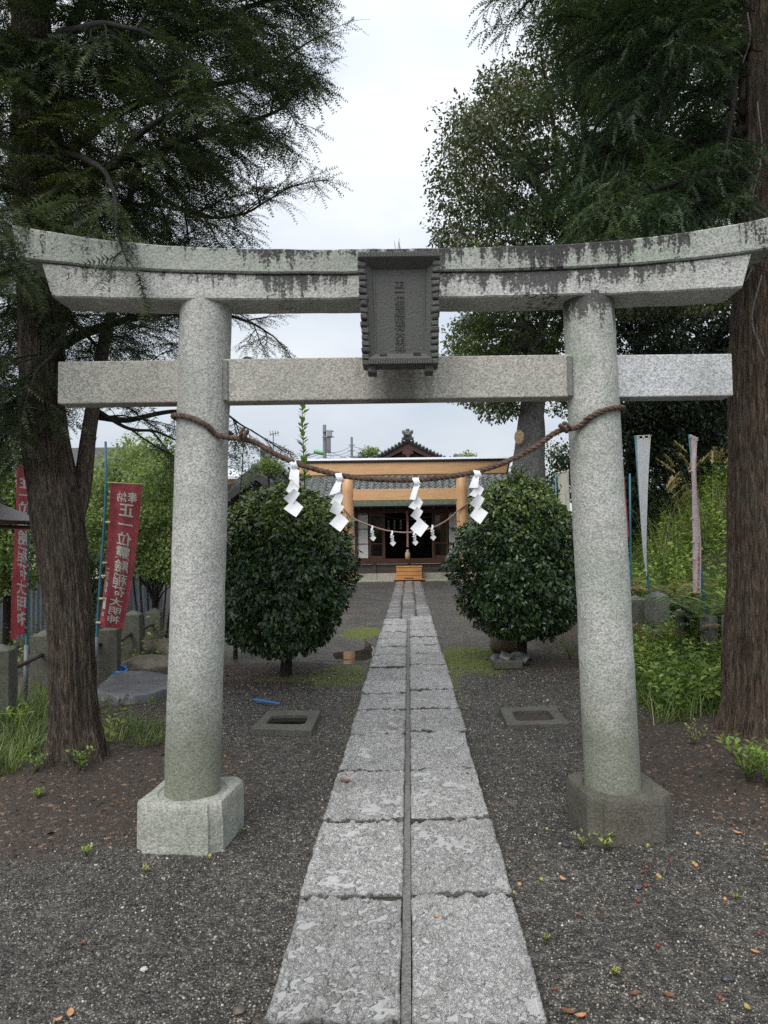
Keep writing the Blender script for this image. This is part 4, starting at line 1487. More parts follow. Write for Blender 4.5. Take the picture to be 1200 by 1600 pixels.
# gable
GB, GA, GHW, GY0 = 4.60, 5.52, 1.80, 28.62
roof2 = []
for s in (-1, 1):
    n = 9
    prof = []
    for i in range(n):
        t = i / (n - 1)
        prof.append((s * t * GHW, GA - (GA - GB) * (t * 0.92 + 0.08 * t * t) + 0.05 * math.sin(t * 3.14) * -1))
    lo = [(x, z - 0.09) for x, z in prof]
    poly = prof + lo[::-1]
    roof2.append(prism(poly if s > 0 else poly[::-1], GY0 - 0.32, 33.4))
up = part('upper_roof', join(*roof2), M['tile'], hall)
edge_t = []
for s in (-1, 1):
    for i in range(13):
        t = (i + 0.5) / 13
        x, z = s * t * GHW, GA - (GA - GB) * t - 0.05 * math.sin(t * 3.14) + 0.03
        edge_t.append(tube(np.array([(x, GY0 - 0.37, z), (x, GY0 - 0.18, z + 0.015)]), 0.062, 9))
part('roof_tiles', join(*edge_t), M['tile'], up, True, kind='stuff')
part('ridge', bev(box(-0.11, 0.11, GY0 - 0.25, 33.4, GA - 0.02, GA + 0.16), 0.03, 2), M['tile'], hall)
part('gable_wall', prism([(-GHW + 0.22, GB + 0.0), (GHW - 0.22, GB + 0.0), (0, GA - 0.10)], GY0 + 0.10, GY0 + 0.16), M['gable_wood'], hall)
for s in (-1, 1):
    poly = [(0, GA - 0.10), (s * (GHW - 0.08), GB - 0.06), (s * (GHW - 0.08), GB - 0.25), (0, GA - 0.36)]
    part('barge_board', bev(prism(poly if s < 0 else poly[::-1], GY0 - 0.22, GY0 - 0.16), 0.006, 1), M['gable_wood'], hall)
    poly = [(s * 0.05, GA - 0.42), (s * 1.0, GB + 0.06), (s * 0.72, GB + 0.06), (s * 0.05, GA - 0.62)]
    part('gable_strut', prism(poly if s < 0 else poly[::-1], GY0 + 0.03, GY0 + 0.095), M['gable_wood'], hall)
part('gable_pendant', bev(prism([(-0.13, GA - 0.38), (0.13, GA - 0.38), (0.25, GA - 0.56), (0.10, GA - 0.62), (0, GA - 0.82), (-0.10, GA - 0.62), (-0.25, GA - 0.56)], GY0 - 0.27, GY0 - 0.225), 0.008, 1), M['gable_wood'], hall)
oni = join(bev(box(-0.17, 0.17, GY0 - 0.42, GY0 - 0.20, GA + 0.02, GA + 0.30), 0.03, 2), bev(box(-0.24, 0.24, GY0 - 0.40, GY0 - 0.25, GA - 0.04, GA + 0.08), 0.03, 2),
           bev(box(-0.225, -0.10, GY0 - 0.41, GY0 - 0.24, GA + 0.21, GA + 0.36), 0.04, 2), bev(box(0.10, 0.225, GY0 - 0.41, GY0 - 0.24, GA + 0.21, GA + 0.36), 0.04, 2),
           bev(box(-0.10, 0.10, GY0 - 0.47, GY0 - 0.24, GA + 0.08, GA + 0.24), 0.04, 2), bev(box(-0.08, 0.08, GY0 - 0.40, GY0 - 0.22, GA + 0.28, GA + 0.42), 0.04, 2))
part('ridge_ornament', oni, M['tile'], hall)
for s in (-1, 1):
    P = [(s * EHW, EY + 0.03, EZ + 0.06), (s * (THW + 0.05), TY + 0.05, TZ + 0.08)]
    part('hip_ridge', tube(smooth_path(P, 6), 0.11, 8), M['tile'], hall, True)

br = thing('bell_rope', at(637, 865, 25.9), 'braided red and white bell rope with wooden tassel hanging at the hall doors', 'bell rope')
P = [at(x, y, 25.95) for x, y in ((636, 798), (637, 815), (637, 835), (637, 855))]
part('twisted_cord', rope_geo(np.array(P), 0.040, 0.22, 60, 3, 6), M['bell_rope'], br, True)
c = at(637, 868, 25.95)
part('tassel', lathe([(0.035, -0.13), (0.085, -0.12), (0.095, 0.0), (0.085, 0.10), (0.05, 0.15), (0.06, 0.18), (0.03, 0.22)], 14, c), M['tassel'], br, True)
# small streamers inside the hall
ir = thing('hall_rope', at(640, 808, 27.6), 'faint straw rope hung inside the dark hall above the altar', 'rope')
part('twisted_cord', tube(smooth_path([at(602, 807, 27.6), at(625, 811, 27.6), at(650, 811, 27.6), at(676, 806, 27.6)], 20), 0.012, 5), M['rope_pale'], ir)
for x in (607, 616, 626, 663):
    k = 0.17
    for j in range(3):
        g = [at(x + a * k, 812 + b * k, 27.58) for a, b in ((0, 30 * j), (14, 30 * j + 14), (2, 30 * j + 34), (-12, 30 * j + 18))]
        part('paper_fold', (np.array([p + d for d in (np.zeros(3), np.array((0, 0.003, 0))) for p in g]), [(0, 1, 2, 3), (7, 6, 5, 4)]), M['white_cloth'], ir)

st = thing('wooden_step', (0.0, 25.95, 0), 'small orange wooden box step on the ground before the hall doors', 'step')
xs0, xs1 = at(619.5, 895, 26.0)[0], at(659, 895, 26.0)[0]
part('box_body', bev(box(xs0, xs1, 25.70, 26.20, 0.085, 0.50), 0.008, 1), M['step_wood'], st)
part('box_top', bev(box(xs0 - 0.015, xs1 + 0.015, 25.68, 26.20, 0.502, 0.545), 0.006, 1), M['step_wood'], st)
part('base_board', bev(box(xs0 - 0.10, xs1 + 0.10, 25.60, 26.20, 0.05, 0.084), 0.005, 1), M['step_wood'], st)
for z in (0.215, 0.35):
    part('board_joint', box(xs0 + 0.004, xs1 - 0.004, 25.694, 25.702, z, z + 0.008), M['dark_wood'], st)
part('carry_hole', box(-0.17 + (xs0 + xs1) / 2, 0.17 + (xs0 + xs1) / 2, 25.693, 25.703, 0.086, 0.125), M['soil'], st)

# ------------------------------------------------------------------ neighbouring buildings and street poles
sb = thing('storage_house', (-3.4, 15.5, 0), 'small grey gabled outbuilding with dark roof behind the left bush', 'outbuilding')
AX, AZ = at(402, 737, 15.0)[0], at(402, 737, 15.0)[2]
lz, rz_ = at(340, 786, 15.0), at(455, 778, 15.0)
part('wall', prism([(lz[0] + 0.35, 0.0), (rz_[0] - 0.25, 0.0), (rz_[0] - 0.25, rz_[2] + 0.02), (AX, AZ - 0.14), (lz[0] + 0.35, lz[2] + 0.05)], 15.25, 19.0), M['wall_grey'], sb)
for a, lab in ((lz, 1), (rz_, -1)):
    poly = [(AX, AZ + 0.02), (a[0], a[2]), (a[0], a[2] - 0.13), (AX, AZ - 0.13)]
    part('roof_slope', prism(poly if lab > 0 else poly[::-1], 14.9, 19.3), M['roof_dark'], sb)
    poly = [(AX, AZ + 0.03), (a[0] * 1.0, a[2] + 0.01), (a[0], a[2] - 0.17), (AX, AZ - 0.19)]
    part('barge_board', bev(prism(poly if lab > 0 else poly[::-1], 14.86, 14.895), 0.004, 1), M['roof_dark'], sb)
part('ridge', bev(box(AX - 0.10, AX + 0.10, 14.85, 19.3, AZ + 0.03, AZ + 0.17), 0.03, 2), M['tile'], sb)
tk = thing('roofed_shed', at(440, 735, 16.5), 'dark tiled roof corner with end tile showing behind the outbuilding gable', 'shed')
a, b, c = at(418, 714, 16.6), at(470, 762, 16.6), at(418, 745, 16.6)
part('roof_slope', prism([(a[0], a[2]), (a[0] - 0.9, a[2] - 0.7), (a[0] - 0.9, a[2] - 0.95), (b[0], b[2] - 0.2), (b[0], b[2])][::-1], 16.4, 20.0), M['tile'], tk)
part('wall', box(a[0] - 0.7, b[0] - 0.1, 16.7, 19.8, 0, b[2] - 0.1), M['wall_grey'], tk)
part('ridge_ornament', bev(box(a[0] - 0.12, a[0] + 0.14, 16.3, 16.5, a[2] - 0.06, a[2] + 0.22), 0.04, 2), M['tile'], tk)
for i in range(7):
    t = (i + 0.5) / 7
    p = a + (b - a) * t
    part('edge_tile', tube(np.array([(p[0], 16.3, p[2] + 0.02), (p[0], 16.6, p[2] + 0.03)]), 0.07, 9), M['tile'], tk, True)


def house(name, px0, px1, py_top, py_eave, Y, depth, wall, roofm, label):
    a, b = at(px0, py_eave, Y), at(px1, py_eave, Y)
    t = at((px0 + px1) / 2, py_top, Y + depth / 2)
    h = thing(name, ((a[0] + b[0]) / 2, Y + depth / 2, 0), label, 'house')
    part('wall', box(a[0] + 0.3, b[0] - 0.3, Y + 0.35, Y + depth - 0.3, 0, a[2]), M[wall], h)
    V = [(a[0], Y, a[2]), (b[0], Y, a[2]), (b[0], Y + depth / 2, t[2]), (a[0], Y + depth / 2, t[2]), (b[0], Y + depth, a[2]), (a[0], Y + depth, a[2])]
    V = V + [(x, y, z - 0.12) for x, y, z in V]
    part('roof', (np.array(V), [(0, 1, 2, 3), (3, 2, 4, 5), (7, 6, 9, 8), (8, 9, 11, 10), (0, 6, 7, 1), (5, 4, 10, 11), (0, 3, 9, 6), (3, 5, 11, 9), (1, 7, 8, 2), (2, 8, 10, 4)]), M[roofm], h)
    for i in range(3):
        x = a[0] + (b[0] - a[0]) * (i + 0.6) / 3.4
        w = part('window', box(x - 0.5, x + 0.5, Y + 0.30, Y + 0.348, a[2] - 1.6, a[2] - 0.6), M['cap_metal'], h)
        part('pane', box(x - 0.45, x + 0.45, Y + 0.28, Y + 0.30, a[2] - 1.55, a[2] - 0.65), M['glass_dark'], w)
    return h


house('neighbour_house', 210, 393, 733, 746, 30.0, 7.0, 'wall_cream', 'roof_pale', 'cream walled house with pale roof beyond the outbuilding on the left')
house('roof_house', 440, 575, 731, 748, 36.0, 8.0, 'wall_white', 'roof_pale', 'white house roof showing just left of the wooden gate post')
house('far_house', 20, 170, 700, 790, 26.0, 8.0, 'wall_white', 'roof_dark', 'pale house half hidden by garden greenery at the far left')


def wires(name, pts, label):
    gs = []
    for a, b, sag in pts:
        t = np.linspace(0, 1, 14)[:, None]
        L = np.asarray(a) * (1 - t) + np.asarray(b) * t
        L[:, 2] -= sag * 4 * (t * (1 - t))[:, 0]
        gs.append(tube(L, 0.022, 4, False))
    g = join(*gs)
    return solo(name, g, M['black_metal'], pts[0][0], label, 'cables', kind='stuff')


pa, pb = at(507, 664, 60), at(549.5, 683, 75)
up1 = thing('utility_pole', (pa[0], 60, 0), 'taller concrete utility pole with transformer box and street lamp', 'utility pole', 'utility poles behind the shrine')
part('shaft', tube(np.array([(pa[0], 60, 0), (pa[0], 60, pa[2])]), [0.20, 0.15], 12), M['pole_concrete'], up1, True)
c = at(515, 677, 59.7)
part('transformer', bev(box(c[0] - 0.22, c[0] + 0.2, 59.4, 60.0, c[2] - 0.35, c[2] + 0.28), 0.08, 2), M['cap_metal'], up1)
c = at(513, 692, 59.7)
part('insulator_rack', join(bev(box(c[0] - 0.14, c[0] + 0.2, 59.5, 59.9, c[2] - 0.85, c[2] + 0.45), 0.06, 2), tube(np.array([(c[0] - 0.5, 59.7, c[2] + 0.5), (c[0] + 0.5, 59.7, c[2] + 0.5)]), 0.05, 6)), M['pole_grey'], up1)
c = at(513, 674, 59.8)
part('cross_arm', box(c[0] - 0.45, c[0] + 0.45, 59.75, 59.85, c[2] - 0.05, c[2] + 0.05), M['pole_grey'], up1)
up2 = thing('utility_pole', (pb[0], 75, 0), 'thin far utility pole with wires, right of the transformer pole', 'utility pole', 'utility poles behind the shrine')
part('shaft', tube(np.array([(pb[0], 75, 0), (pb[0], 75, pb[2])]), [0.17, 0.13], 10), M['pole_concrete'], up2, True)
for dz in (0.9, 1.5, 2.1):
    part('cross_arm', box(pb[0] - 0.35, pb[0] + 0.35, 74.9, 75.0, pb[2] - dz, pb[2] - dz + 0.08), M['pole_grey'], up2)
wires('overhead_cables', [(at(508, 707, 60), at(549, 697, 75), 0.25), (at(508, 711, 60), at(549, 703, 75), 0.25), (at(508, 715, 60), at(549, 708, 75), 0.3), (at(512, 704, 60), at(545, 717, 45), 0.05),
                          (at(549, 697, 75), at(640, 703, 85), 0.4), (at(510, 702, 60), at(520, 722, 50), 0.0), (at(510, 702, 60), at(527, 722, 50), 0.0), (at(507, 707, 60), at(380, 722, 70), 0.5), (at(507, 713, 60), at(360, 727, 70), 0.5)], 'thin black overhead cables strung between the far poles')
ln = thing('street_lamp', at(497, 707, 30), 'green shaded street lamp on a curved arm left of the far pole', 'street lamp')
c = at(499, 707, 30)
part('lamp_shade', bev(xform(box(-0.24, 0.20, -0.14, 0.14, -0.09, 0.09), roty(0.25), c), 0.08, 3), M['lamp_green'], ln, True)
part('lamp_arm', tube(smooth_path([at(493, 708, 30.05), at(484, 711, 30.1), at(477, 718, 30.2), at(476, 745, 30.2), at(476, 841, 30.2)], 24), 0.028, 8), M['pole_grey'], ln, True)
an = thing('roof_antenna', at(427, 740, 30), 'thin television antenna mast against the sky behind the straw rope', 'antenna')
part('mast', tube(np.array([at(427, 745, 30), at(427, 677, 30)]), 0.022, 6), M['pole_grey'], an)
part('boom', tube(np.array([at(421, 679, 30), at(436, 676, 30)]), 0.018, 5), M['pole_grey'], an)
for px in (422, 426, 430, 434):
    part('antenna_rod', tube(np.array([at(px, 673, 29.8), at(px + 0.5, 681, 30.2)]), 0.012, 4), M['pole_grey'], an)
# ------------------------------------------------------------------ stone fence posts
def post(px, py_top, Y, w, label, ang=0.0, mat='granite_post'):
    p = at(px, py_top, Y)
    z0 = gz(p[0], Y)
    h = p[2] - z0
    t = thing('stone_post', (p[0], Y, z0), label, 'stone post', 'square stone fence posts with pointed tops')
    a = w / 2
    lv = [(1.02, -0.15), (1.0, h * 0.3), (1.0, h * 0.6), (0.985, h - w * 0.30), (0.97, h - w * 0.26), (0.03, h)]
    V, Fc = [], []
    for s, z in lv:
        for x, y in ((-a, -a), (0, -a), (a, -a), (a, 0), (a, a), (0, a), (-a, a), (-a, 0)):
            V.append((x * s, y * s, z))
    for k in range(len(lv) - 1):
        for i in range(8):
            j = (i + 1) % 8
            Fc.append((k * 8 + i, k * 8 + j, (k + 1) * 8 + j, (k + 1) * 8 + i))
    Fc.append(tuple(range(40, 48)))
    V = np.array(V) @ rotz(ang).T + np.array((p[0], Y, z0))
    g = bev((roughen(V, 0.012, 8), Fc), 0.008, 1)
    part('shaft', g, M[mat], t)
    return p, z0, h


pl = []
pl.append(post(2, 1006, 6.25, 0.20, 'nearest mossy stone post cut by the left edge of the photo', 0.15))
pl.append(post(70, 984, 7.6, 0.22, 'stone post half hidden behind the left conifer trunk', 0.15))
pl.append(post(172, 976, 8.3, 0.20, 'stone post under the lower end of the red banner', 0.15))
pl.append(post(208, 953, 9.1, 0.21, 'tall pointed stone post just right of the red banner', 0.12))
pl.append(post(241, 950, 10.2, 0.21, 'dark stone post at the stems of the garden shrub', 0.12))
for (i, j, zf) in ((0, 1, 0.62), (1, 2, 0.66), (2, 3, 0.60), (3, 4, 0.62)):
    (a, za, ha), (b, zb_, hb) = pl[i], pl[j]
    A = np.array((a[0], a[1], za + ha * zf))
    B = np.array((b[0], b[1], zb_ + hb * zf))
    rl = solo('iron_rail', tube(np.array([A, (A + B) / 2 - np.array((0, 0, 0.01)), B]), 0.022, 8), M['iron'], (A + B) / 2,
              ('rusty iron rail between the nearest left post and the post behind the trunk', 'rusty iron rail running behind the left conifer trunk', 'rusty iron rail below the red banner between two posts', 'rusty iron rail right of the tall pointed post')[i], 'rail', 'rusty rails between the stone posts', smooth=True)
pr_ = []
pr_.append(post(993, 930, 10.0, 0.20, 'stone post with pointed cap beside the right stone pillar', 0.0, 'granite_post_grey'))
pr_.append(post(1026, 924, 9.2, 0.22, 'widest stone post with pale pointed cap under the white banner', 0.3, 'granite_post_grey'))
pr_.append(post(1066, 950, 8.3, 0.115, 'narrow stone post with small cap among the ferns', 0.5, 'granite_post_grey'))
pr_.append(post(1107, 958, 7.5, 0.125, 'leaning pale stone post beside the right cedar trunk', 0.5, 'granite_post_grey'))
pr_.append(post(1150, 955, 6.9, 0.19, 'stone post hidden behind the right cedar trunk', 0.5, 'granite_post_grey'))


# ------------------------------------------------------------------ banners on poles
def banner(name, pole_pts, Y, cloth_l, cloth_r, mat, label, group, text=None, ink='ink', side=None, ruffle=0.012, Yr=None, loops_on_top=False, clips=()):
    """pole_pts: pixels along the pole; cloth_l / cloth_r: pixel edges of the cloth from top to bottom at depths Y and Yr."""
    Yr = Y if Yr is None else Yr
    foot = at(*pole_pts[-1], Y)
    g0 = gz(foot[0], Y)
    t = thing(name, (foot[0], Y, g0), label, 'banner', group)
    P = [at(x, y, Y) for x, y in pole_pts]
    dirn = (P[-1] - P[-2]) / np.linalg.norm(P[-1] - P[-2])
    if P[-1][2] > g0:
        P.append(P[-1] + dirn * (P[-1][2] - g0 + 0.05) / max(0.2, -dirn[2]))
    part('pole', tube(np.array(P), 0.0135, 10), M['pole_teal'], t, True)
    nu, nv = 14, 60
    L = smooth_path([at(x, y, Y - 0.02) for x, y in cloth_l], nv)
    Rr = smooth_path([at(x, y, Yr - 0.02) for x, y in cloth_r], nv)

    def surf(u, v):
        u, v = np.asarray(u, float), np.asarray(v, float)
        i = np.clip(v, 0, 1) * (nv - 1)
        k = np.minimum(i.astype(int), nv - 2)
        f = (i - k)[:, None]
        a = L[k] * (1 - f) + L[k + 1] * f
        b = Rr[k] * (1 - f) + Rr[k + 1] * f
        p = a * (1 - u[:, None]) + b * u[:, None]
        wob = ruffle * (np.sin(u * 7 + v * 2.5) + 0.6 * np.sin(u * 13 - v * 5) + 1.2 * np.sin(v * 6.0) * u)
        p[:, 1] += wob
        return p
    U, Vv = np.meshgrid(np.linspace(0, 1, nu), np.linspace(0, 1, nv))
    G = surf(U.ravel(), Vv.ravel())
    th = np.array((0, 0.0016, 0))
    n = nu * nv
    ix = np.arange(n).reshape(nv, nu)
    Fa = np.stack([ix[:-1, :-1], ix[1:, :-1], ix[1:, 1:], ix[:-1, 1:]], -1).reshape(-1, 4)
    Fb = Fa[:, ::-1] + n
    cl = part('cloth', (np.concatenate([G, G + th]), np.concatenate([Fa, Fb])), M[mat], t, True)
    if text:
        H = np.linalg.norm(L[0] - L[-1])
        W = max(np.linalg.norm(Rr[nv // 2] - L[nv // 2]), 0.05)
        for (s, uc, v0, v1, size, mir, wide) in text:
            V, Fc = text_geo(s, 1.0, 'CENTER', 1.0, 0.0, 0.017, 0.10)
            mx, mn = V[:, :2].max(0), V[:, :2].min(0)
            x = (V[:, 0] - (mx[0] + mn[0]) / 2) / (mx[0] - mn[0]) * size * wide
            u = uc - (x if mir else -x) * 1.0
            v = v0 + (mx[1] - V[:, 1]) / (mx[1] - mn[1]) * (v1 - v0)
            pts = surf(u, v)
            F2 = Fc
            Vb = np.concatenate([pts - np.array((0, 0.0045, 0)), pts + np.array((0, 0.0065, 0))])
            F2 = list(Fc) + [tuple(i + len(pts) for i in f) for f in Fc]
            part('lettering', (Vb, F2), M[ink], cl)
    if side:
        u0, u1, v0, v1 = side
        U2, V2 = np.meshgrid(np.linspace(u0, u1, 4), np.linspace(v0, v1, 8))
        pts = surf(U2.ravel(), V2.ravel())
        ii = np.arange(32).reshape(8, 4)
        Fq = np.stack([ii[:-1, :-1], ii[1:, :-1], ii[1:, 1:], ii[:-1, 1:]], -1).reshape(-1, 4)
        part('white_patch', (np.concatenate([pts - np.array((0, 0.003, 0)), pts + np.array((0, 0.005, 0))]), np.concatenate([Fq, Fq + 32])), M['ink'], cl)
    # top bar and loops
    a, b = L[0], Rr[0]
    up = np.array((0, 0, 0.03 if loops_on_top else 0.008))
    part('top_bar', tube(np.array([a + (a - b) * 0.12 + up, b + (b - a) * 0.05 + up]), 0.007, 6), M['clip'], t, True)
    if loops_on_top:
        for u in (0.1, 0.5, 0.9):
            p = a + (b - a) * u
            part('cloth_loop', bev(box(p[0] - 0.014, p[0] + 0.014, p[1] - 0.010, p[1] + 0.012, p[2] - 0.005, p[2] + 0.037), 0.004, 1), M[mat], t)
    for v in clips:
        k = int(v * (nv - 1))
        p = L[k] + np.array((-0.012, 0.0, 0))
        part('clip', tube(np.array([p - np.array((0.02, 0, 0)), p + np.array((0.03, 0, 0))]), 0.013, 7), M['clip'], t)
    return t


TXT = '\n'.join('正一位靈驗稲荷大明神')
banner('red_banner', [(165, 690), (166, 755), (163, 820), (157, 900), (152, 980), (149, 1040)], 8.0,
       [(173, 755), (168, 840), (161, 920), (154, 979)], [(222, 758), (213, 850), (203, 930), (192, 983)], 'red_cloth',
       'red banner with white vertical characters on a teal pole right of the left trunk', 'red banners by the left fence',
       [('奉納', 0.56, 0.045, 0.105, 0.68, True, 1.0), (TXT, 0.56, 0.115, 0.955, 0.50, True, 1.0), ('二\n月\n初\n午', 0.11, 0.52, 0.70, 0.13, True, 1.0), ('氏', 0.11, 0.86, 0.90, 0.12, True, 1.0)],
       side=(0.05, 0.18, 0.73, 0.83), Yr=8.15, clips=(0.24, 0.50, 0.58, 0.75, 0.97))
part('pole_socket', tube(np.array([at(151.5, 995, 8.0) + np.array((0, -0.004, 0)), at(148, 1058, 8.0)]), 0.022, 10), M['pole_grey'], bpy.data.objects['red_banner'], True)
banner('red_banner', [(44, 700), (43.5, 800), (42.5, 900), (41.5, 1000), (40, 1078)], 7.0,
       [(41, 728), (42, 800), (41, 900), (38, 990)], [(24, 722), (20, 800), (21, 890), (16, 1000)], 'red_cloth',
       'folded red banner at the left edge, turned almost edge-on on its teal pole', 'red banners by the left fence',
       [(TXT, 0.30, 0.10, 0.95, 0.55, False, 1.0)], Yr=6.62, ruffle=0.03, clips=(0.15, 0.45, 0.62, 0.72, 0.97))
part('pole_socket', tube(np.array([at(41.5, 1008, 6.99), at(39.5, 1088, 6.99)]), 0.022, 10), M['pole_grey'], bpy.data.objects['red_banner.001'], True)
banner('white_banner', [(993, 681), (998, 760), (1005, 840), (1012, 905), (1016, 930)], 9.2,
       [(995, 685), (998, 760), (1004, 850), (1010, 899)], [(1017, 684), (1013, 760), (1010, 850), (1011, 900)], 'white_cloth',
       'long narrow white banner tapering down on a leaning teal pole by the bank', 'banners on the right bank', Yr=9.0, ruffle=0.008, loops_on_top=True, clips=(0.96,))
banner('pink_banner', [(1077, 679), (1083, 740), (1089, 810), (1095, 880), (1099, 930)], 8.5,
       [(1079, 684), (1081, 750), (1084, 840), (1085, 926)], [(1090, 689), (1091, 750), (1094, 840), (1095, 928)], 'faded_cloth',
       'faded pink and white banner twisted along a teal pole near the right trunk', 'banners on the right bank',
       [('正一位靈驗稲荷大明神'[0:1] + '\n' + '\n'.join('一位靈驗稲荷大明神'), 0.62, 0.70, 0.99, 0.5, True, 1.0)], 'red_ink', Yr=8.35, ruffle=0.03, loops_on_top=True, clips=(0.28, 0.56, 0.70, 0.80))
banner('faded_banner', [(868, 739), (870, 840), (872, 930), (873, 985)], 13.0,
       [(871, 741), (873, 790), (875, 840), (876, 880)], [(889, 738), (891, 790), (892, 840), (893, 880)], 'old_cloth',
       'greyish old white banner between the right bush and the right stone pillar', 'banners on the right bank', ruffle=0.02, loops_on_top=True)
banner('red_edge_banner', [(984, 740), (985, 830), (986, 900), (987, 960)], 10.4,
       [(974, 748), (975, 780), (976, 810), (978, 842)], [(976, 748), (979, 780), (981, 812), (983, 838)], 'red_cloth',
       'sliver of a red banner peeping out right behind the right stone pillar', 'banners on the right bank', ruffle=0.01)

# ------------------------------------------------------------------ low things on the ground
def frame_stone(corners, hole, h, mat, inner, name, label, cat):
    """corners: pixel corners of the top (front-left, front-right, back-right, back-left)."""
    Yf = 1719.0 / (corners[0][1] - 843.0) * (1 - h / CAM_H)
    A = []
    for (px, py) in corners:
        Y = (CAM_H - h) * F_PX / (py - 842.0)
        A.append(at(px, py, Y))
    A = np.array(A)
    zt = h
    A[:, 2] = zt
    c = A.mean(0)
    t = thing(name, (c[0], c[1], 0), label, cat)
    I = c + (A - c) * np.array((hole[0], hole[1], 1))
    # opening with clipped corners
    O = []
    for i in range(4):
        p, q, r = I[i], I[(i - 1) % 4], I[(i + 1) % 4]
        O += [p + (q - p) * 0.14, p + (r - p) * 0.10]
    O = np.array(O)
    V = list(A) + list(O)
    n = 4
    Fc = []
    for i in range(4):
        a, b = 4 + 2 * i, 5 + 2 * i
        nx2 = 4 + (2 * i + 2) % 8
        Fc.append((i, a, b))
        Fc.append((i, b, nx2, (i + 1) % 4))
    k = len(V)
    V += [(p[0], p[1], -0.05) for p in A] + [(p[0], p[1], zt - 0.035) for p in O]
    for i in range(4):
        j = (i + 1) % 4
        Fc.append((i, j, k + j, k + i))
    for i in range(8):
        j = (i + 1) % 8
        Fc.append((4 + j, 4 + i, k + 4 + i, k + 4 + j))
    g = (roughen(np.array(V), 0.006, 6), Fc)
    part('stone_frame', bev(g, 0.006, 1), M[mat], t)
    Oc = O.mean(0)
    Vi = [(Oc[0] + (p[0] - Oc[0]) * 1.04, Oc[1] + (p[1] - Oc[1]) * 1.04, zt - 0.030) for p in O]
    Vi += [(x, y, z - 0.04) for x, y, z in Vi]
    Fi = [tuple(range(8))] + [((i + 1) % 8, i, 8 + i, 8 + (i + 1) % 8) for i in range(8)]
    part('filling', (np.array(Vi), Fi), M[inner], t)
    return t


frame_stone([(391, 1132), (487, 1136), (501, 1106), (419, 1105)], (0.66, 0.50), 0.045, 'concrete', 'still_water', 'flagpole_base', 'low concrete frame holding dark water, on the gravel left of the path', 'stone frame')
frame_stone([(793, 1132), (890, 1130), (868, 1105), (781, 1106)], (0.64, 0.62), 0.025, 'concrete', 'soil', 'flagpole_base', 'low concrete frame filled with leaves and soil, on the gravel right of the path', 'stone frame')
# flat grey plastic sheet over something low
Y0 = 7.35
c0, c1, c2, c3, c4 = [at(px, py, Y) for px, py, Y in ((140, 1086, 7.0), (214, 1091, 6.9), (268, 1075, 7.3), (266, 1061, 7.9), (190, 1060, 8.2))]
sheet = []
zs = 0.11
base_p = np.array([(p[0], p[1]) for p in (c0, c1, c2, c3, c4)])
cc = base_p.mean(0)
rings = []
dense = smooth_path(np.column_stack([np.vstack([base_p, base_p[:1]]), np.zeros(6)]), 70)[:-1, :2]
for s, z in ((1.06, -0.02), (1.03, 0.03), (1.0, 0.066), (0.985, 0.074), (0.8, 0.078), (0.5, 0.080), (0.2, 0.081), (0.02, 0.081)):
    q = cc + (dense - cc) * s
    w = fbm(np.column_stack([q * 7, np.full(len(q), s * 3)]), 3)[:, None] - 0.5
    rings.append(np.column_stack([q + (dense - cc) * w * 0.08 * (s > 0.95), np.full(len(q), z) + w[:, 0] * 0.022]))
n = len(dense)
V = np.concatenate(rings)
Fc = [(k * n + i, k * n + (i + 1) % n, (k + 1) * n + (i + 1) % n, (k + 1) * n + i) for k in range(len(rings) - 1) for i in range(n)]
sh = solo('plastic_sheet', (V, Fc), M['tarp'], (cc[0], cc[1], 0), 'wet grey plastic sheet laid over a flat slab right of the left trunk', 'tarpaulin', smooth=True)


def rock(name, c, r, mat, label, cat, amp=0.22, f=2.2, flat=0.25):
    bm = bmesh.new()
    bmesh.ops.create_icosphere(bm, subdivisions=4, radius=1.0)
    V = np.array([v.co[:] for v in bm.verts])
    Fc = [tuple(v.index for v in q.verts) for q in bm.faces]
    bm.free()
    V = V * (1 + amp * (fbm(V * f + rand(0, 40), 4) - 0.5)[:, None] * 2)
    V[:, 2] = np.maximum(V[:, 2], -flat)
    V = V * np.array(r) + np.array(c)
    return solo(name, (V, Fc), M[mat], c, label, cat, smooth=True)


p = at(240, 1052, 8.6)
rock('boulder', (p[0], 8.6, 0.02), (0.44, 0.32, 0.16), 'boulder', 'low rounded brown boulder behind the grey plastic sheet', 'boulder')
p = at(252, 1034, 9.6)
rock('boulder', (p[0], 9.6, 0.05), (0.50, 0.28, 0.19), 'boulder', 'flat darker boulder farther back at the shrub stems', 'boulder', 0.25)
p = at(186, 1056, 8.3)
g = xform(lathe([(0.0, 0.0), (0.10, 0.01), (0.105, 0.05), (0.08, 0.055), (0.075, 0.02)], 10), rotz(0.4) @ rotx(0.3), (p[0], 8.3, 0.03))
solo('blue_scrap', (roughen(g[0], 0.05, 9), g[1]), M['blue_plastic'], (p[0], 8.3, 0.03), 'crumpled scrap of blue plastic behind the grey plastic sheet', 'plastic scrap')
a, b = at(396, 1091, 6.85), at(437, 1096, 6.65)
a[2] = b[2] = 0.030
d = norm(b - a)
V = []
for t, w, hh in ((0, 0.010, 0.006), (0.08, 0.017, 0.010), (0.45, 0.020, 0.012), (0.52, 0.012, 0.010), (0.9, 0.010, 0.008), (1.0, 0.006, 0.004)):
    c = a + (b - a) * t
    for x, z in ((-w, -hh), (w, -hh), (w, hh), (-w, hh)):
        V.append(c + np.array((-d[1], d[0], 0)) * x + np.array((0, 0, z)))
Fc = [(0, 1, 2, 3), (23, 22, 21, 20)] + [(k * 4 + i, k * 4 + (i + 1) % 4, k * 4 + 4 + (i + 1) % 4, k * 4 + 4 + i) for k in range(5) for i in range(4)]
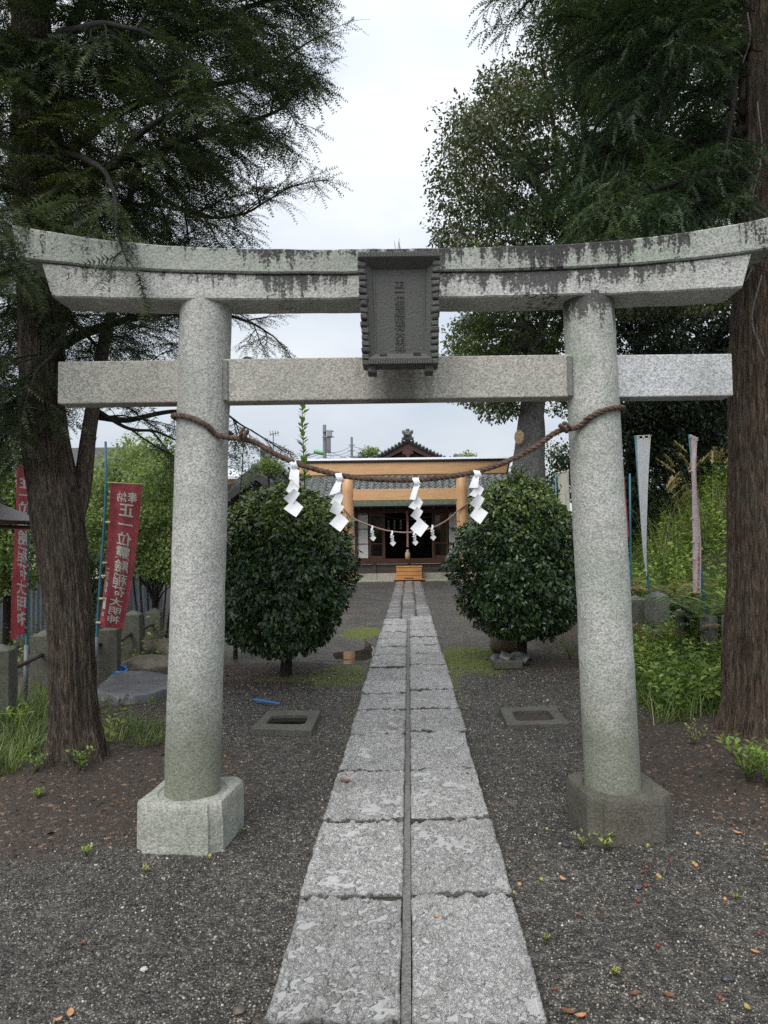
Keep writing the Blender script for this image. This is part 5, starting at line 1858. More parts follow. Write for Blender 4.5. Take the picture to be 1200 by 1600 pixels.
solo('blue_strip', bev((np.array(V), Fc), 0.003, 1), M['blue_plastic'], (a + b) / 2, 'bright blue plastic strip lying on the dark gravel left of the path', 'plastic strip')
# under the right bush: pot, broken tiles and a kerb stone
p = at(789, 1018, 9.7)
solo('clay_pot', lathe([(0.10, 0.0), (0.19, 0.03), (0.21, 0.12), (0.19, 0.20), (0.13, 0.25), (0.15, 0.28), (0.14, 0.30), (0.11, 0.26)], 28, (p[0], 9.7, gz(p[0], 9.7))), M['pot'], (p[0], 9.7, gz(p[0], 9.7)), 'round brown clay pot on the ground behind the right bush stem', 'pot', smooth=True)
p = at(798, 1052, 8.35)
g = bev(xform(box(-0.17, 0.17, -0.06, 0.06, 0, 0.09), rotz(0.06), (p[0] - 0.02, 8.45, 0.0)), 0.012, 2)
solo('kerb_stone', (roughen(g[0], 0.01, 8), g[1]), M['concrete'], (p[0], 8.45, 0), 'short grey kerb stone lying in front of the right bush stem', 'kerb stone')
tile_spots = [(-0.13, 0.10, 0.07, 0.5, 'curved dark tile shard at the left end of the heap under the right bush'), (-0.02, 0.16, 0.10, 1.3, 'curved dark tile shard leaning in the middle of the heap under the right bush'), (0.09, 0.14, 0.09, -0.4, 'curved dark tile shard by the stem of the right bush'), (0.19, 0.20, 0.08, 0.9, 'curved dark tile shard behind the stem of the right bush')]
for dx, dy, dz, an_, lab in tile_spots:
    A_ = np.linspace(0.2, 2.9, 10)
    ou = [(0.085 * math.cos(q), 0.085 * math.sin(q)) for q in A_]
    inn = [(0.070 * math.cos(q), 0.070 * math.sin(q)) for q in A_]
    g = prism(ou + inn[::-1], -0.08, 0.08)
    g = xform(g, rotz(an_) @ rotx(0.35), (p[0] + dx, 8.45 + dy, dz - 0.03))
    solo('tile_shard', g, M['tile'], (p[0] + dx, 8.45 + dy, 0.02), lab, 'roof tile', 'broken tiles under the right bush')
p = at(482, 1008, 10.6)
g = bev(xform(box(-0.20, 0.20, -0.16, 0.16, -0.05, 0.16), rotz(0.3), (p[0] - 0.1, 11.2, 0)), 0.02, 2)
solo('foot_stone', (roughen(g[0], 0.02, 8), g[1]), M['granite_post'], (p[0] - 0.1, 11.2, 0), 'dark square stone behind the left bush beside the mossy patch', 'stone')
p = at(14, 1590, 2.3)
g = bev(xform(box(-0.16, 0.10, -0.20, 0.06, -0.05, 0.035), rotz(-0.1), (p[0] - 0.06, 2.27, 0)), 0.008, 2)
solo('corner_stone', (roughen(g[0], 0.006, 8), g[1]), M['concrete'], (p[0] - 0.06, 2.27, 0), 'corner of a flat stone in the gravel at the lower left', 'stone')

# maroon roof corner of a notice board at the left edge
nb_ = thing('notice_board', (-3.12, 4.9, 0), 'maroon pitched roof corner of a notice board at the left edge', 'notice board')
q0, q1 = at(-70, 778, 4.9), at(33, 813, 4.9)
zt_, ze = at(0, 795, 4.9)[2], q1[2]
ap = np.array((q1[0] - 0.62, 4.9, q1[2] + 0.27))
for s in (1, -1):
    poly = [(ap[0], ap[2]), (ap[0] + s * 0.62, q1[2]), (ap[0] + s * 0.62, q1[2] - 0.03), (ap[0], ap[2] - 0.035)]
    part('roof_slope', bev(prism(poly if s < 0 else poly[::-1], 4.60, 5.20), 0.004, 1), M['maroon'], nb_)
part('eave_board', bev(box(ap[0] - 0.56, ap[0] + 0.56, 4.63, 5.17, q1[2] - 0.055, q1[2] - 0.032), 0.004, 1), M['maroon'], nb_)
part('board', bev(box(ap[0] - 0.45, ap[0] + 0.22, 4.88, 4.92, q1[2] - 0.75, q1[2] - 0.056), 0.004, 1), M['old_plank'], nb_)
for x in (-0.47, 0.0):
    part('leg', bev(box(ap[0] + x - 0.035, ap[0] + x + 0.035, 4.84, 4.875, -0.1, q1[2] - 0.056), 0.006, 1), M['old_plank'], nb_)

# corrugated metal fence behind the left stone posts
cf = thing('corrugated_fence', at(110, 1000, 11.5) * np.array((1, 1, 0)), 'blue grey corrugated metal fence behind the left posts', 'metal fence')


def corrugated(x0, x1, y, z0, z1, pitch=0.075, amp=0.012):
    n = int((x1 - x0) / pitch * 6)
    xs = np.linspace(x0, x1, n + 1)
    ys = y + amp * np.sin(xs / pitch * 2 * math.pi)
    V = np.concatenate([np.column_stack([xs, ys, np.full(n + 1, z)]) for z in (z0, z1)] + [np.column_stack([xs, ys + 0.003, np.full(n + 1, z)]) for z in (z0, z1)])
    m = n + 1
    Fc = [(i, i + 1, m + i + 1, m + i) for i in range(n)] + [(2 * m + i + 1, 2 * m + i, 3 * m + i, 3 * m + i + 1) for i in range(n)]
    return V, Fc


zt_f = at(100, 905, 11.5)[2]
xs_ = np.linspace(at(-40, 950, 11.5)[0], at(255, 950, 11.5)[0], 6)
for i in range(5):
    part('metal_sheet', corrugated(xs_[i], xs_[i + 1] - 0.004, 11.5 + 0.006 * (i % 2), 0.02, zt_f + 0.004 * (i % 3)), M['corrugated'], cf, True)
    part('fence_post', tube(np.array([(xs_[i] + 0.02, 11.56, 0), (xs_[i] + 0.02, 11.56, zt_f + 0.05)]), 0.024, 8), M['pole_grey'], cf, True)
tb = solo('boundary_wall', box(at(205, 900, 12.4)[0], at(345, 900, 12.4)[0], 12.4, 12.45, 0, at(250, 872, 12.4)[2]), M['wall_grey'], at(260, 1000, 12.4) * np.array((1, 1, 0)), 'plain dark grey wall behind the garden shrub stems', 'wall')

# ------------------------------------------------------------------ fallen leaves and fruit big enough to see one by one
def curled_leaf(c, L, W, ang, mat, label, cat, group, curl=0.3, lift=0.006):
    n, V, Fc = 9, [], []
    for i in range(n):
        t = i / (n - 1)
        w = W * math.sin(math.pi * min(1, t * 0.94 + 0.04)) ** 0.75
        for s in (-1, -0.5, 0, 0.5, 1):
            V.append((L * (t - 0.5), s * w * 0.5, lift + curl * L * ((t - 0.5) ** 2) * 1.4 + abs(s) * w * 0.32 * curl))
    for i in range(n - 1):
        for j in range(4):
            Fc.append((i * 5 + j, i * 5 + 5 + j, i * 5 + 6 + j, i * 5 + 1 + j))
    V = np.array(V)
    V2 = V + np.array((0, 0, 0.0012))
    m = len(V)
    Fc = [f[::-1] for f in Fc] + [tuple(i + m for i in f) for f in Fc]
    V = np.concatenate([V, V2]) @ rotz(ang).T
    z = gz(c[0], c[1]) + 0.004
    return solo('fallen_leaf', (V + np.array((c[0], c[1], z)), Fc), M[mat], (c[0], c[1], z), label, cat, group, smooth=True)


def on_ground(px, py, h=0.0):
    Y = 1719.0 / (py - 842.0 + 0.013 * (px - 638))
    for _ in range(3):
        p = at(px, py, Y)
        Y *= (CAM_H - h) / max(0.1, CAM_H - p[2]) if False else 1.0
        k = (CAM_H - gz(p[0], p[1])) / (CAM_H - p[2])
        Y *= k
    p = at(px, py, Y)
    return p[0], p[1]


LEAVES = [
    (110, 1587, 0.052, 'leaf_orange', 'fallen_leaf', 'pale orange fallen leaf on the gravel at the lower left'),
    (90, 1599, 0.035, 'leaf_orange', 'fallen_leaf', 'orange leaf scrap at the very bottom left'),
    (126, 1478, 0.03, 'leaf_brown', 'fallen_leaf', 'small reddish fallen leaf on the left gravel'),
    (382, 1299, 0.055, 'leaf_green', 'fallen_leaf', 'green fallen leaf beside the left pedestal'),
    (1153, 1305, 0.055, 'leaf_orange', 'fallen_leaf', 'pale orange fallen leaf right of the dark pedestal'),
    (1091, 1307, 0.042, 'leaf_orange', 'fallen_leaf', 'orange fallen leaf near the dark pedestal, left of the paler one'),
    (1198, 1345, 0.045, 'leaf_brown', 'fallen_leaf', 'brown fallen leaf at the right edge of the gravel'),
    (991, 1558, 0.045, 'leaf_brown', 'fallen_leaf', 'reddish fallen leaf low on the right gravel'),
    (1045, 1560, 0.050, 'leaf_brown', 'fallen_leaf', 'brown red curled leaf low on the right gravel'),
    (888, 1585, 0.050, 'leaf_brown', 'fallen_leaf', 'dark brown leaf near the bottom right of the path'),
    (907, 1592, 0.045, 'leaf_orange', 'fallen_leaf', 'orange leaf near the bottom right of the path'),
    (1168, 1580, 0.042, 'fruit_yellow', 'fallen_leaf', 'yellow leaf at the lower right corner'),
    (1180, 1491, 0.045, 'leaf_orange', 'fallen_leaf', 'light brown leaf at the right edge, lower gravel'),
    (880, 1378, 0.05, 'leaf_orange', 'fallen_leaf', 'tan leaf on the gravel right of the path'),
    (1004, 1366, 0.035, 'leaf_brown', 'fallen_leaf', 'red brown leaf amid the right gravel'),
    (935, 1432, 0.025, 'leaf_brown', 'fallen_leaf', 'small red leaf on the gravel right of the path'),
    (1140, 1375, 0.03, 'stone_pale', 'fallen_leaf', 'pale leaf on the far right gravel'),
]
for px, py, L, mat, nm, lab in LEAVES:
    x, y = on_ground(px, py)
    curled_leaf((x, y), L * rand(0.7, 0.9), L * 0.42, rand(0, 6.28), mat, lab, 'fallen leaf', 'fallen leaves on the gravel', rand(0.15, 0.6))
for px, py, L, mat, lab in ((540, 1216, 0.09, 'leaf_brown', 'dark wet leaves on the left paving slab'), (718, 1279, 0.035, 'leaf_brown', 'red brown leaf lying on the right slab edge'), (683, 1424, 0.028, 'leaf_orange', 'small tan leaf on the near right slab'), (730, 1206, 0.03, 'leaf_brown', 'small red leaf on the right slab row')):
    Y = (CAM_H - 0.036) * F_PX / (py - 842.0)
    q = at(px, py, Y)
    o = curled_leaf((q[0], q[1]), L, L * 0.5, rand(0, 6.28), mat, lab, 'fallen leaf', 'fallen leaves on the paving', 0.2)
    o.location.z = 0.036
FR = [(1012, 1323, 'fruit_yellow', 'yellow fruit before the dark pedestal, right one of a near pair'), (989, 1318, 'fruit_yellow', 'broken yellow fruit before the dark pedestal, left one of a near pair'),
      (846, 1376, 'fruit_yellow', 'yellow fruit nearest the paving edge, below the dark pedestal'), (1084, 1351, 'fruit_yellow', 'yellow green fruit touching an orange fruit right of the pedestal'),
      (1031, 1373, 'fruit_yellow', 'yellow fruit just above an orange one in the middle of the right gravel'), (1071, 1321, 'stone_pale', 'single pale pebble on the gravel right of the dark pedestal'),
      (1195, 1321, 'fruit_yellow', 'yellow fruit at the right edge of the gravel'), (1048, 1346, 'fruit_red', 'red brown fruit alone between the yellow pair and the touching pair'),
      (1010, 1357, 'fruit_red', 'upper red fruit of the scattered cluster in the right gravel'), (1009, 1386, 'fruit_red', 'lower red fruit of the scattered cluster beside the dark flat stone'),
      (907, 1432, 'fruit_red', 'bright red fruit alone on the gravel near the weeds right of the paving'), (868, 1548, 'fruit_red', 'red fruit close to the bottom of the paving'),
      (1125, 1562, 'fruit_red', 'red fruit lowest toward the right corner'), (1088, 1354, 'leaf_orange', 'orange fruit touching the yellow green one right of the pedestal'),
      (1028, 1370, 'leaf_orange', 'orange fruit just under a yellow one in the middle of the right gravel'), (997, 1410, 'fruit_red', 'red fruit halfway between the pedestal and the bottom edge'),
      (1185, 1461, 'fruit_red', 'large dark red fruit near the right edge, halfway down the gravel'), (812, 1384, 'leaf_orange', 'orange fruit beside the paving edge, upper of two'),
      (803, 1397, 'fruit_yellow', 'yellow fruit beside the paving edge, lower of two'), (855, 1297, 'fruit_yellow', 'yellow fruit left of the dark pedestal'),
      (328, 1339, 'fruit_yellow', 'yellow fruit on the soil just below the left pedestal'), (1133, 1407, 'leaf_orange', 'orange fruit high on the far right gravel'),
      (915, 1590, 'fruit_red', 'dark red fruit among the leaves at the bottom edge'), (1028, 1480, 'fruit_red', 'red fruit in the lower middle of the right gravel')]
proto = {}
for px, py, mat, flab in FR:
    x, y = on_ground(px, py)
    r = {'fruit_yellow': 0.0095, 'fruit_red': 0.0088}.get(mat, 0.009)
    z = gz(x, y) + r * 0.75
    nm = {'fruit_yellow': ('yellow_fruit', 'small round yellow fruit fallen on the gravel', 'fallen yellow fruit'), 'fruit_red': ('red_fruit', 'small reddish fruit fallen on the gravel', 'fallen red fruit'), 'stone_pale': ('pale_pebble', 'single pale pebble on the gravel right of the dark pedestal', None), 'leaf_orange': ('orange_fruit', 'small orange fruit fallen on the gravel', 'fallen orange fruit')}[mat]
    if mat in proto:
        o = proto[mat].copy()
        COL.objects.link(o)
    else:
        g = lathe([(r * 0.25, -r * 0.92), (r * 0.75, -r * 0.7), (r, 0), (r * 0.8, r * 0.62), (r * 0.35, r * 0.86), (r * 0.12, r * 0.80)], 12)
        o = solo(nm[0], g, M[mat], (0, 0, 0), nm[1], 'fruit', nm[2], smooth=True)
        proto[mat] = o
    o['label'] = flab
    o.location = (x, y, z)
    o.rotation_euler = (rand(0, 1.2), rand(0, 1.2), rand(0, 6))
    s = rand(0.8, 1.15)
    o.scale = (s, s * rand(0.9, 1.1), s)
for px, py, s, mat, lab in ((884, 1322, 0.022, 'stone_dark', 'dark bluish stone on the gravel before the dark pedestal'), (996, 1388, 0.024, 'stone_dark', 'dark flat stones in the right gravel'), (1137, 1532, 0.020, 'stone_dark', 'grey stone in the lower right gravel'), (318, 1316, 0.02, 'stone_pale', 'small pale stone at the foot of the left pedestal'), (374, 1582, 0.02, 'boulder', 'brownish stone in the left gravel near the path'), (225, 1516, 0.014, 'stone_pale', 'tiny white pebble on the left gravel')):
    x, y = on_ground(px, py)
    rock('loose_stone', (x, y, gz(x, y) + s * 0.3), (s, s * 0.8, s * 0.6), mat, lab, 'stone', 0.3)
# ------------------------------------------------------------------ leaf templates
LEAF5 = np.array([(0, 0, 0), (0.48, 0.24, 0.05), (1.0, 0, -0.10), (0.48, -0.24, 0.05), (0.5, 0, 0.0)])
LEAF5_F = np.array([(0, 4, 1), (1, 4, 2), (0, 3, 4), (3, 2, 4)])
RHOMB = np.array([(0, 0, 0), (0.5, 0.27, 0.03), (1.0, 0, -0.05), (0.5, -0.27, 0.03)])
RHOMB_F = np.array([(0, 3, 1), (1, 3, 2)])


def frond_template(n, nl, width, fwd, droop=0.18, taper=0.6, jit=0.0):
    """A flat twig of unit length with n pairs of needles."""
    V, Fc = [], []
    V += [(0, 0.006, 0), (0, -0.006, 0), (1.0, 0, -droop)]
    Fc.append((0, 1, 2))
    for i in range(n):
        t = 0.06 + 0.94 * i / (n - 1)
        L = nl * (1 - taper * max(0, t - 0.35)) * (0.75 + 0.25 * min(1, t * 5))
        for s in (-1, 1):
            L *= 1 + jit * rand(-0.28, 0.28)
            b = np.array((t + jit * rand(-0.03, 0.03), jit * rand(-0.01, 0.01), -droop * t * t))
            d = np.array((fwd * (1 + jit * rand(-0.45, 0.45)), s * 1.0, -0.10 + 0.12 * ((i * 7) % 5 - 2) / 2 + jit * rand(-0.35, 0.35)))
            d = d / np.linalg.norm(d)
            k = len(V)
            V += [tuple(b - np.array((width, 0, 0))), tuple(b + np.array((width, 0, 0))), tuple(b + d * L)]
            Fc.append((k, k + 1, k + 2) if s > 0 else (k + 1, k, k + 2))
    return np.array(V), np.array(Fc)


FROND = [frond_template(8, 0.20, 0.033, 0.60, jit=1.0) for _ in range(4)]
FROND_F = None
CEDAR = [frond_template(8, 0.17, 0.050, 1.0, 0.30, 0.3, jit=1.0) for _ in range(4)]
CEDAR_F = None


def in_poly(x, y, poly):
    x, y = np.asarray(x), np.asarray(y)
    c = np.zeros(len(x), bool)
    n = len(poly)
    for i in range(n):
        (x1, y1), (x2, y2) = poly[i], poly[(i + 1) % n]
        c ^= ((y1 > y) != (y2 > y)) & (x < (x2 - x1) * (y - y1) / ((y2 - y1) + 1e-9) + x1)
    return c


def scatter_any(tmpl, tmpl_f, pos, rot, scale, tint):
    """scatter() with one template or a list of (V, F) variants dealt out at random."""
    if not isinstance(tmpl, list):
        return scatter(tmpl, tmpl_f, pos, rot, scale, tint)
    pick = RNG.integers(0, len(tmpl), len(pos))
    return cat_geo([scatter(v, f, pos[pick == k], rot[pick == k], np.asarray(scale)[pick == k], tint[pick == k]) for k, (v, f) in enumerate(tmpl)])


def unit(n):
    return norm(RNG.normal(0, 1, (n, 3)))


def trunk_geo(P, R, sides=64, rows=140, amp=0.02, flare=0.0, flare_h=0.25, fr=9, fz=1.6, lobes=5):
    Q = smooth_path(np.asarray(P, float), rows)
    t = np.linspace(0, 1, rows)
    r = np.interp(t, np.linspace(0, 1, len(R)), R)
    T, A, B = frames(Q)
    a = np.linspace(0, 2 * math.pi, sides, endpoint=False)
    h = Q[:, 2] - Q[0, 2]
    ca, sa = np.cos(a)[None, :], np.sin(a)[None, :]
    tw = a[None, :] + 0.10 * h[:, None]
    p = np.stack([np.cos(tw) * fr * 0.35, np.sin(tw) * fr * 0.35, np.repeat(h[:, None] * fz * 0.35, sides, 1)], -1).reshape(-1, 3)
    big = (fbm(p, 2) - 0.5).reshape(rows, sides)
    p = np.stack([np.cos(tw) * fr, np.sin(tw) * fr, np.repeat(h[:, None] * fz, sides, 1)], -1).reshape(-1, 3)
    rid = np.abs(2 * fbm(p, 3) - 1).reshape(rows, sides)
    fl = flare * np.exp(-np.maximum(h, 0) / flare_h)[:, None] * (1 + 0.55 * np.sin(lobes * a + 1.0)[None, :])
    rad = r[:, None] * (1 + fl + big * 0.16) + amp * (rid - 0.3)
    V = Q[:, None, :] + rad[..., None] * (ca[..., None] * A[:, None, :] + sa[..., None] * B[:, None, :])
    i = np.arange(rows * sides).reshape(rows, sides)
    j = np.roll(i, -1, 1)
    return V.reshape(-1, 3), np.stack([i[:-1], j[:-1], j[1:], i[1:]], -1).reshape(-1, 4)


def branchlet(p, d, L, droop, n=7, wob=0.12):
    d = norm(d)
    P = [np.array(p, float)]
    for i in range(n - 1):
        d = norm(d + RNG.normal(0, wob, 3) + np.array((0, 0, -droop / n)))
        P.append(P[-1] + d * L / (n - 1))
    return np.array(P)


def conifer_crown(limbs, n_sub, sub_len, tmpl, tmpl_f, frond_len, step, droop, sub_r=0.010, keep=None, upb=0.0, n_ter=4, s0=0.15):
    """limbs: list of (points, r0, r1). Returns woody geometry list (per limb) and foliage (V, F, tint)."""
    wood_parts, fpos, fdir, fup, flen = [], [], [], [], []
    for (LP, r0, r1, dens) in limbs:
        Q = smooth_path(np.asarray(LP, float), 26)
        Q = Q + (np.stack([fbm(Q * 2.5 + s, 2) for s in (0, 9, 18)], -1) - 0.5) * 0.12 * np.linspace(0, 1, 26)[:, None]
        gs = [tube(Q, np.linspace(r0, r1, 26), 8)]
        T = norm(np.gradient(Q, axis=0))
        subs = []
        for k in range(int(n_sub * dens)):
            t = s0 + (1 - s0) * (k + rand(0, 1)) / max(1, int(n_sub * dens))
            i = min(25, int(t * 25))
            side = unit(1)[0]
            side = norm(side - T[i] * np.dot(side, T[i]))
            side[2] = side[2] * 0.55 + upb
            d = norm(T[i] * rand(0.35, 0.9) + side * rand(0.6, 1.0))
            subs.append(branchlet(Q[i], d, sub_len * rand(0.55, 1.15) * (1.1 - 0.45 * t), droop * rand(0.5, 1.3)))
        subs.append(branchlet(Q[-1], T[-1], sub_len * 0.7, droop))
        ter = []
        for S in subs:
            gs.append(tube(S, np.linspace(sub_r * 0.8, sub_r * 0.25, len(S)), 4, False))
            TS = norm(np.gradient(S, axis=0))
            for q in range(n_ter):
                i = RNG.integers(1, len(S) - 1)
                sd = norm(np.cross(TS[i], (0, 0, 1)) + 1e-3) * (1 if q % 2 else -1)
                d = norm(TS[i] * rand(0.5, 0.9) + sd * rand(0.5, 0.9) + RNG.normal(0, 0.2, 3))
                tb_ = branchlet(S[i], d, sub_len * rand(0.25, 0.5), droop * rand(0.6, 1.5), 5)
                ter.append(tb_)
                gs.append(tube(tb_, np.linspace(sub_r * 0.4, sub_r * 0.18, len(tb_)), 3, False))
        wood_parts.append(join(*gs))
        for S in subs + ter:
            L = np.linalg.norm(np.diff(S, axis=0), axis=1).sum()
            m = max(2, int(L / step))
            W = smooth_path(S, m * 2)
            TW = norm(np.gradient(W, axis=0))
            for q in range(2, m * 2):
                sd = norm(np.cross(TW[q], (0, 0, 1)) + 1e-3) * (1 if q % 2 else -1)
                d = norm(TW[q] * rand(0.5, 1.0) + sd * rand(0.4, 0.95) + RNG.normal(0, 0.16, 3) + np.array((0, 0, -0.18 * droop)))
                fpos.append(W[q])
                fdir.append(d)
                flen.append(frond_len * rand(0.6, 1.15))
            fpos.append(W[-1]); fdir.append(TW[-1]); flen.append(frond_len)
    fpos, fdir, flen = np.array(fpos), np.array(fdir), np.array(flen)
    if keep is not None:
        ok = keep(fpos)
        fpos, fdir, flen = fpos[ok], fdir[ok], flen[ok]
    up = norm(np.array((0, 0, 1.0)) + RNG.normal(0, 0.35, fpos.shape))
    clump = fbm(fpos * 2.2, 3)
    tint = np.clip(0.5 + (clump - 0.5) * 1.3 + RNG.normal(0, 0.16, len(fpos)), 0, 1)
    return wood_parts, scatter_any(tmpl, tmpl_f, fpos, basis(fdir, up), flen, tint)


def spray_fill(poly, Y0, Y1, n, L, tmpl, tmpl_f, frond_len, step, droop, axis_pt):
    """Leafy side branches filling the body of a crown: short twigs that point away from the trunk."""
    xs, ys = [p[0] for p in poly], [p[1] for p in poly]
    gs, fpos, fdir, flen = [], [], [], []
    k = 0
    while k < n:
        x, y = rand(min(xs), max(xs)), rand(min(ys), max(ys))
        if not in_poly([x], [y], poly)[0]:
            continue
        k += 1
        p = at(x, y, rand(Y0, Y1))
        out = p - axis_pt
        out[2] *= 0.3
        d = norm(norm(out) + RNG.normal(0, 0.45, 3) * np.array((1, 1, 0.5)))
        p = p - d * L * 0.7
        S = [branchlet(p, d, L * rand(0.7, 1.2), droop * rand(0.5, 1.4))]
        TS = norm(np.gradient(S[0], axis=0))
        for q in range(4):
            i = int(RNG.integers(1, 6))
            sd = norm(np.cross(TS[i], (0, 0, 1)) + 1e-3) * (1 if q % 2 else -1)
            S.append(branchlet(S[0][i], norm(TS[i] * 0.7 + sd * rand(0.5, 0.9) + RNG.normal(0, 0.15, 3)), L * rand(0.35, 0.6), droop, 5))
        for j, s in enumerate(S):
            gs.append(tube(s, np.linspace(0.006 if j == 0 else 0.003, 0.0015, len(s)), 3, False))
            m = max(2, int(np.linalg.norm(np.diff(s, axis=0), axis=1).sum() / step))
            W = smooth_path(s, m * 2)
            TW = norm(np.gradient(W, axis=0))
            for q in range(1, m * 2):
                sd = norm(np.cross(TW[q], (0, 0, 1)) + 1e-3) * (1 if q % 2 else -1)
                fpos.append(W[q])
                fdir.append(norm(TW[q] * rand(0.5, 1.0) + sd * rand(0.4, 0.95) + RNG.normal(0, 0.16, 3) + np.array((0, 0, -0.18 * droop))))
                flen.append(frond_len * rand(0.6, 1.15))
            fpos.append(W[-1]); fdir.append(TW[-1]); flen.append(frond_len)
    fpos, fdir, flen = np.array(fpos), np.array(fdir), np.array(flen)
    up = norm(np.array((0, 0, 1.0)) + RNG.normal(0, 0.35, fpos.shape))
    tint = np.clip(0.5 + (fbm(fpos * 2.2, 3) - 0.5) * 1.3 + RNG.normal(0, 0.16, len(fpos)), 0, 1)
    return join(*gs), scatter_any(tmpl, tmpl_f, fpos, basis(fdir, up), flen, tint)


def pxl(lst):
    return np.array([at(x, y, Y) for x, y, Y in lst])


# ------------------------------------------------------------------ left conifer
lt = thing('conifer_tree', (TREE_L[0], TREE_L[1], 0), 'tall dark conifer with feathery needles leaning at the left of the stone torii', 'tree')
tp = pxl([(118, 1215, 4.95), (117, 1150, 4.95), (115, 1080, 4.95), (112, 1000, 4.95), (103, 900, 4.95), (90, 800, 4.95), (73, 700, 4.96), (65, 600, 5.0), (66, 500, 5.05), (64, 400, 5.1), (60, 300, 5.1), (58, 200, 5.1), (52, 100, 5.1), (48, 0, 5.1), (46, -150, 5.1), (48, -350, 5.1), (55, -600, 5.1)])
part('trunk', trunk_geo(tp, [0.160, 0.152, 0.147, 0.147, 0.156, 0.164, 0.148, 0.138, 0.155, 0.165, 0.165, 0.15, 0.135, 0.125, 0.11, 0.09, 0.04], 190, 170, 0.034, 0.60, 0.18, 11, 1.3, 6), M['bark_conifer'], lt, True)
fk = pxl([(100, 850, 4.98), (118, 800, 5.02), (130, 750, 5.06), (137, 690, 5.12), (146, 630, 5.2), (160, 550, 5.4), (178, 470, 5.7), (190, 380, 6.0), (215, 250, 6.2)])
part('limb', trunk_geo(fk, [0.085, 0.075, 0.062, 0.055, 0.050, 0.046, 0.040, 0.034, 0.022], 28, 70, 0.008, 0, 0.2, 7, 2), M['bark_conifer'], lt, True)
L_LIMBS = [
    ([(60, 250, 5.1), (100, 140, 5.1), (120, 100, 5.1), (170, 72, 5.1), (270, 50, 5.15), (380, 20, 5.2), (470, -30, 5.3)], 0.060, 0.010, 1.25),
    ([(115, 115, 5.1), (112, 60, 5.0), (125, 10, 4.9), (200, -60, 4.8), (330, -110, 4.8), (470, -130, 4.9)], 0.050, 0.010, 1.0),
    ([(62, 290, 5.1), (130, 215, 5.2), (205, 165, 5.4), (290, 145, 5.5), (400, 115, 5.6), (480, 65, 5.7)], 0.05, 0.008, 1.35),
    ([(60, 345, 5.1), (110, 305, 5.15), (160, 265, 5.2), (207, 243, 5.2), (255, 230, 5.2), (335, 205, 5.2), (410, 185, 5.3), (455, 150, 5.4)], 0.052, 0.008, 1.35),
    ([(150, 275, 5.2), (210, 280, 5.2), (245, 305, 5.25), (280, 325, 5.3), (340, 340, 5.4), (395, 325, 5.5), (445, 295, 5.6)], 0.024, 0.006, 0.95),
    ([(60, 320, 5.1), (110, 290, 4.9), (170, 260, 4.6), (240, 200, 4.3), (300, 150, 4.1)], 0.04, 0.008, 1.15),
    ([(55, 250, 5.1), (90, 240, 4.7), (140, 250, 4.3), (175, 290, 4.0), (182, 345, 3.75)], 0.03, 0.006, 0.55),
    ([(55, 330, 5.05), (20, 300, 4.6), (-20, 295, 4.2), (-10, 330, 3.8)], 0.04, 0.008, 0.7),
    ([(55, 150, 5.1), (10, 90, 4.7), (-60, 60, 4.3)], 0.045, 0.008, 0.9),
    ([(50, 120, 5.1), (90, 60, 4.6), (160, 40, 4.2), (250, 60, 4.0)], 0.04, 0.008, 1.0),
    ([(60, 260, 5.1), (10, 230, 5.3), (-70, 190, 5.5)], 0.045, 0.008, 1.0),
    ([(66, 560, 5.05), (130, 520, 5.5), (200, 500, 6.0), (280, 490, 6.4), (370, 495, 6.6), (430, 530, 6.8)], 0.045, 0.007, 0.95),
    ([(145, 650, 5.2), (200, 655, 5.6), (270, 640, 6.0), (340, 645, 6.2), (395, 675, 6.4)], 0.028, 0.006, 0.50),
    ([(150, 640, 5.2), (200, 668, 5.4), (250, 672, 5.7), (300, 700, 6.0)], 0.018, 0.005, 0.35),
    ([(64, 620, 5.0), (30, 610, 5.0), (-50, 600, 5.1)], 0.03, 0.007, 0.8),
    ([(64, 500, 5.05), (30, 470, 5.2), (-50, 450, 5.4)], 0.035, 0.007, 0.9),
    ([(64, 560, 5.0), (90, 550, 4.8), (60, 580, 4.6), (40, 620, 4.5)], 0.02, 0.006, 0.40),
    ([(62, 420, 5.1), (150, 410, 5.7), (230, 395, 6.3), (300, 400, 6.8)], 0.04, 0.008, 1.0),
    ([(62, 440, 5.1), (110, 500, 5.7), (150, 540, 6.3), (180, 590, 6.8)], 0.03, 0.007, 0.8),
    ([(62, 380, 5.1), (100, 350, 5.8), (190, 320, 6.5), (300, 330, 7.2)], 0.04, 0.008, 0.9),
    ([(50, 20, 5.1), (140, -40, 5.5), (280, -30, 6.0), (420, 10, 6.4)], 0.045, 0.008, 1.1),
    ([(48, -50, 5.1), (-40, -120, 4.7), (-120, -160, 4.3)], 0.04, 0.008, 0.7),
    ([(47, -150, 5.1), (140, -230, 5.1), (300, -280, 5.2)], 0.04, 0.008, 0.8),
    ([(47, -250, 5.1), (-40, -320, 5.4), (-140, -360, 5.6)], 0.04, 0.008, 0.6),
    ([(50, -400, 5.1), (130, -470, 4.9), (220, -520, 4.8)], 0.03, 0.008, 0.6),
]


def inv_px(P):
    """Photograph position of points (for keeping sprays out of places where the photograph shows sky)."""
    d = (np.asarray(P) - np.array((0, 0, CAM_H))) @ np.array(CAM_R)
    return 638.5 + F_PX * d[:, 0] / -d[:, 2], 800 - F_PX * d[:, 1] / -d[:, 2]


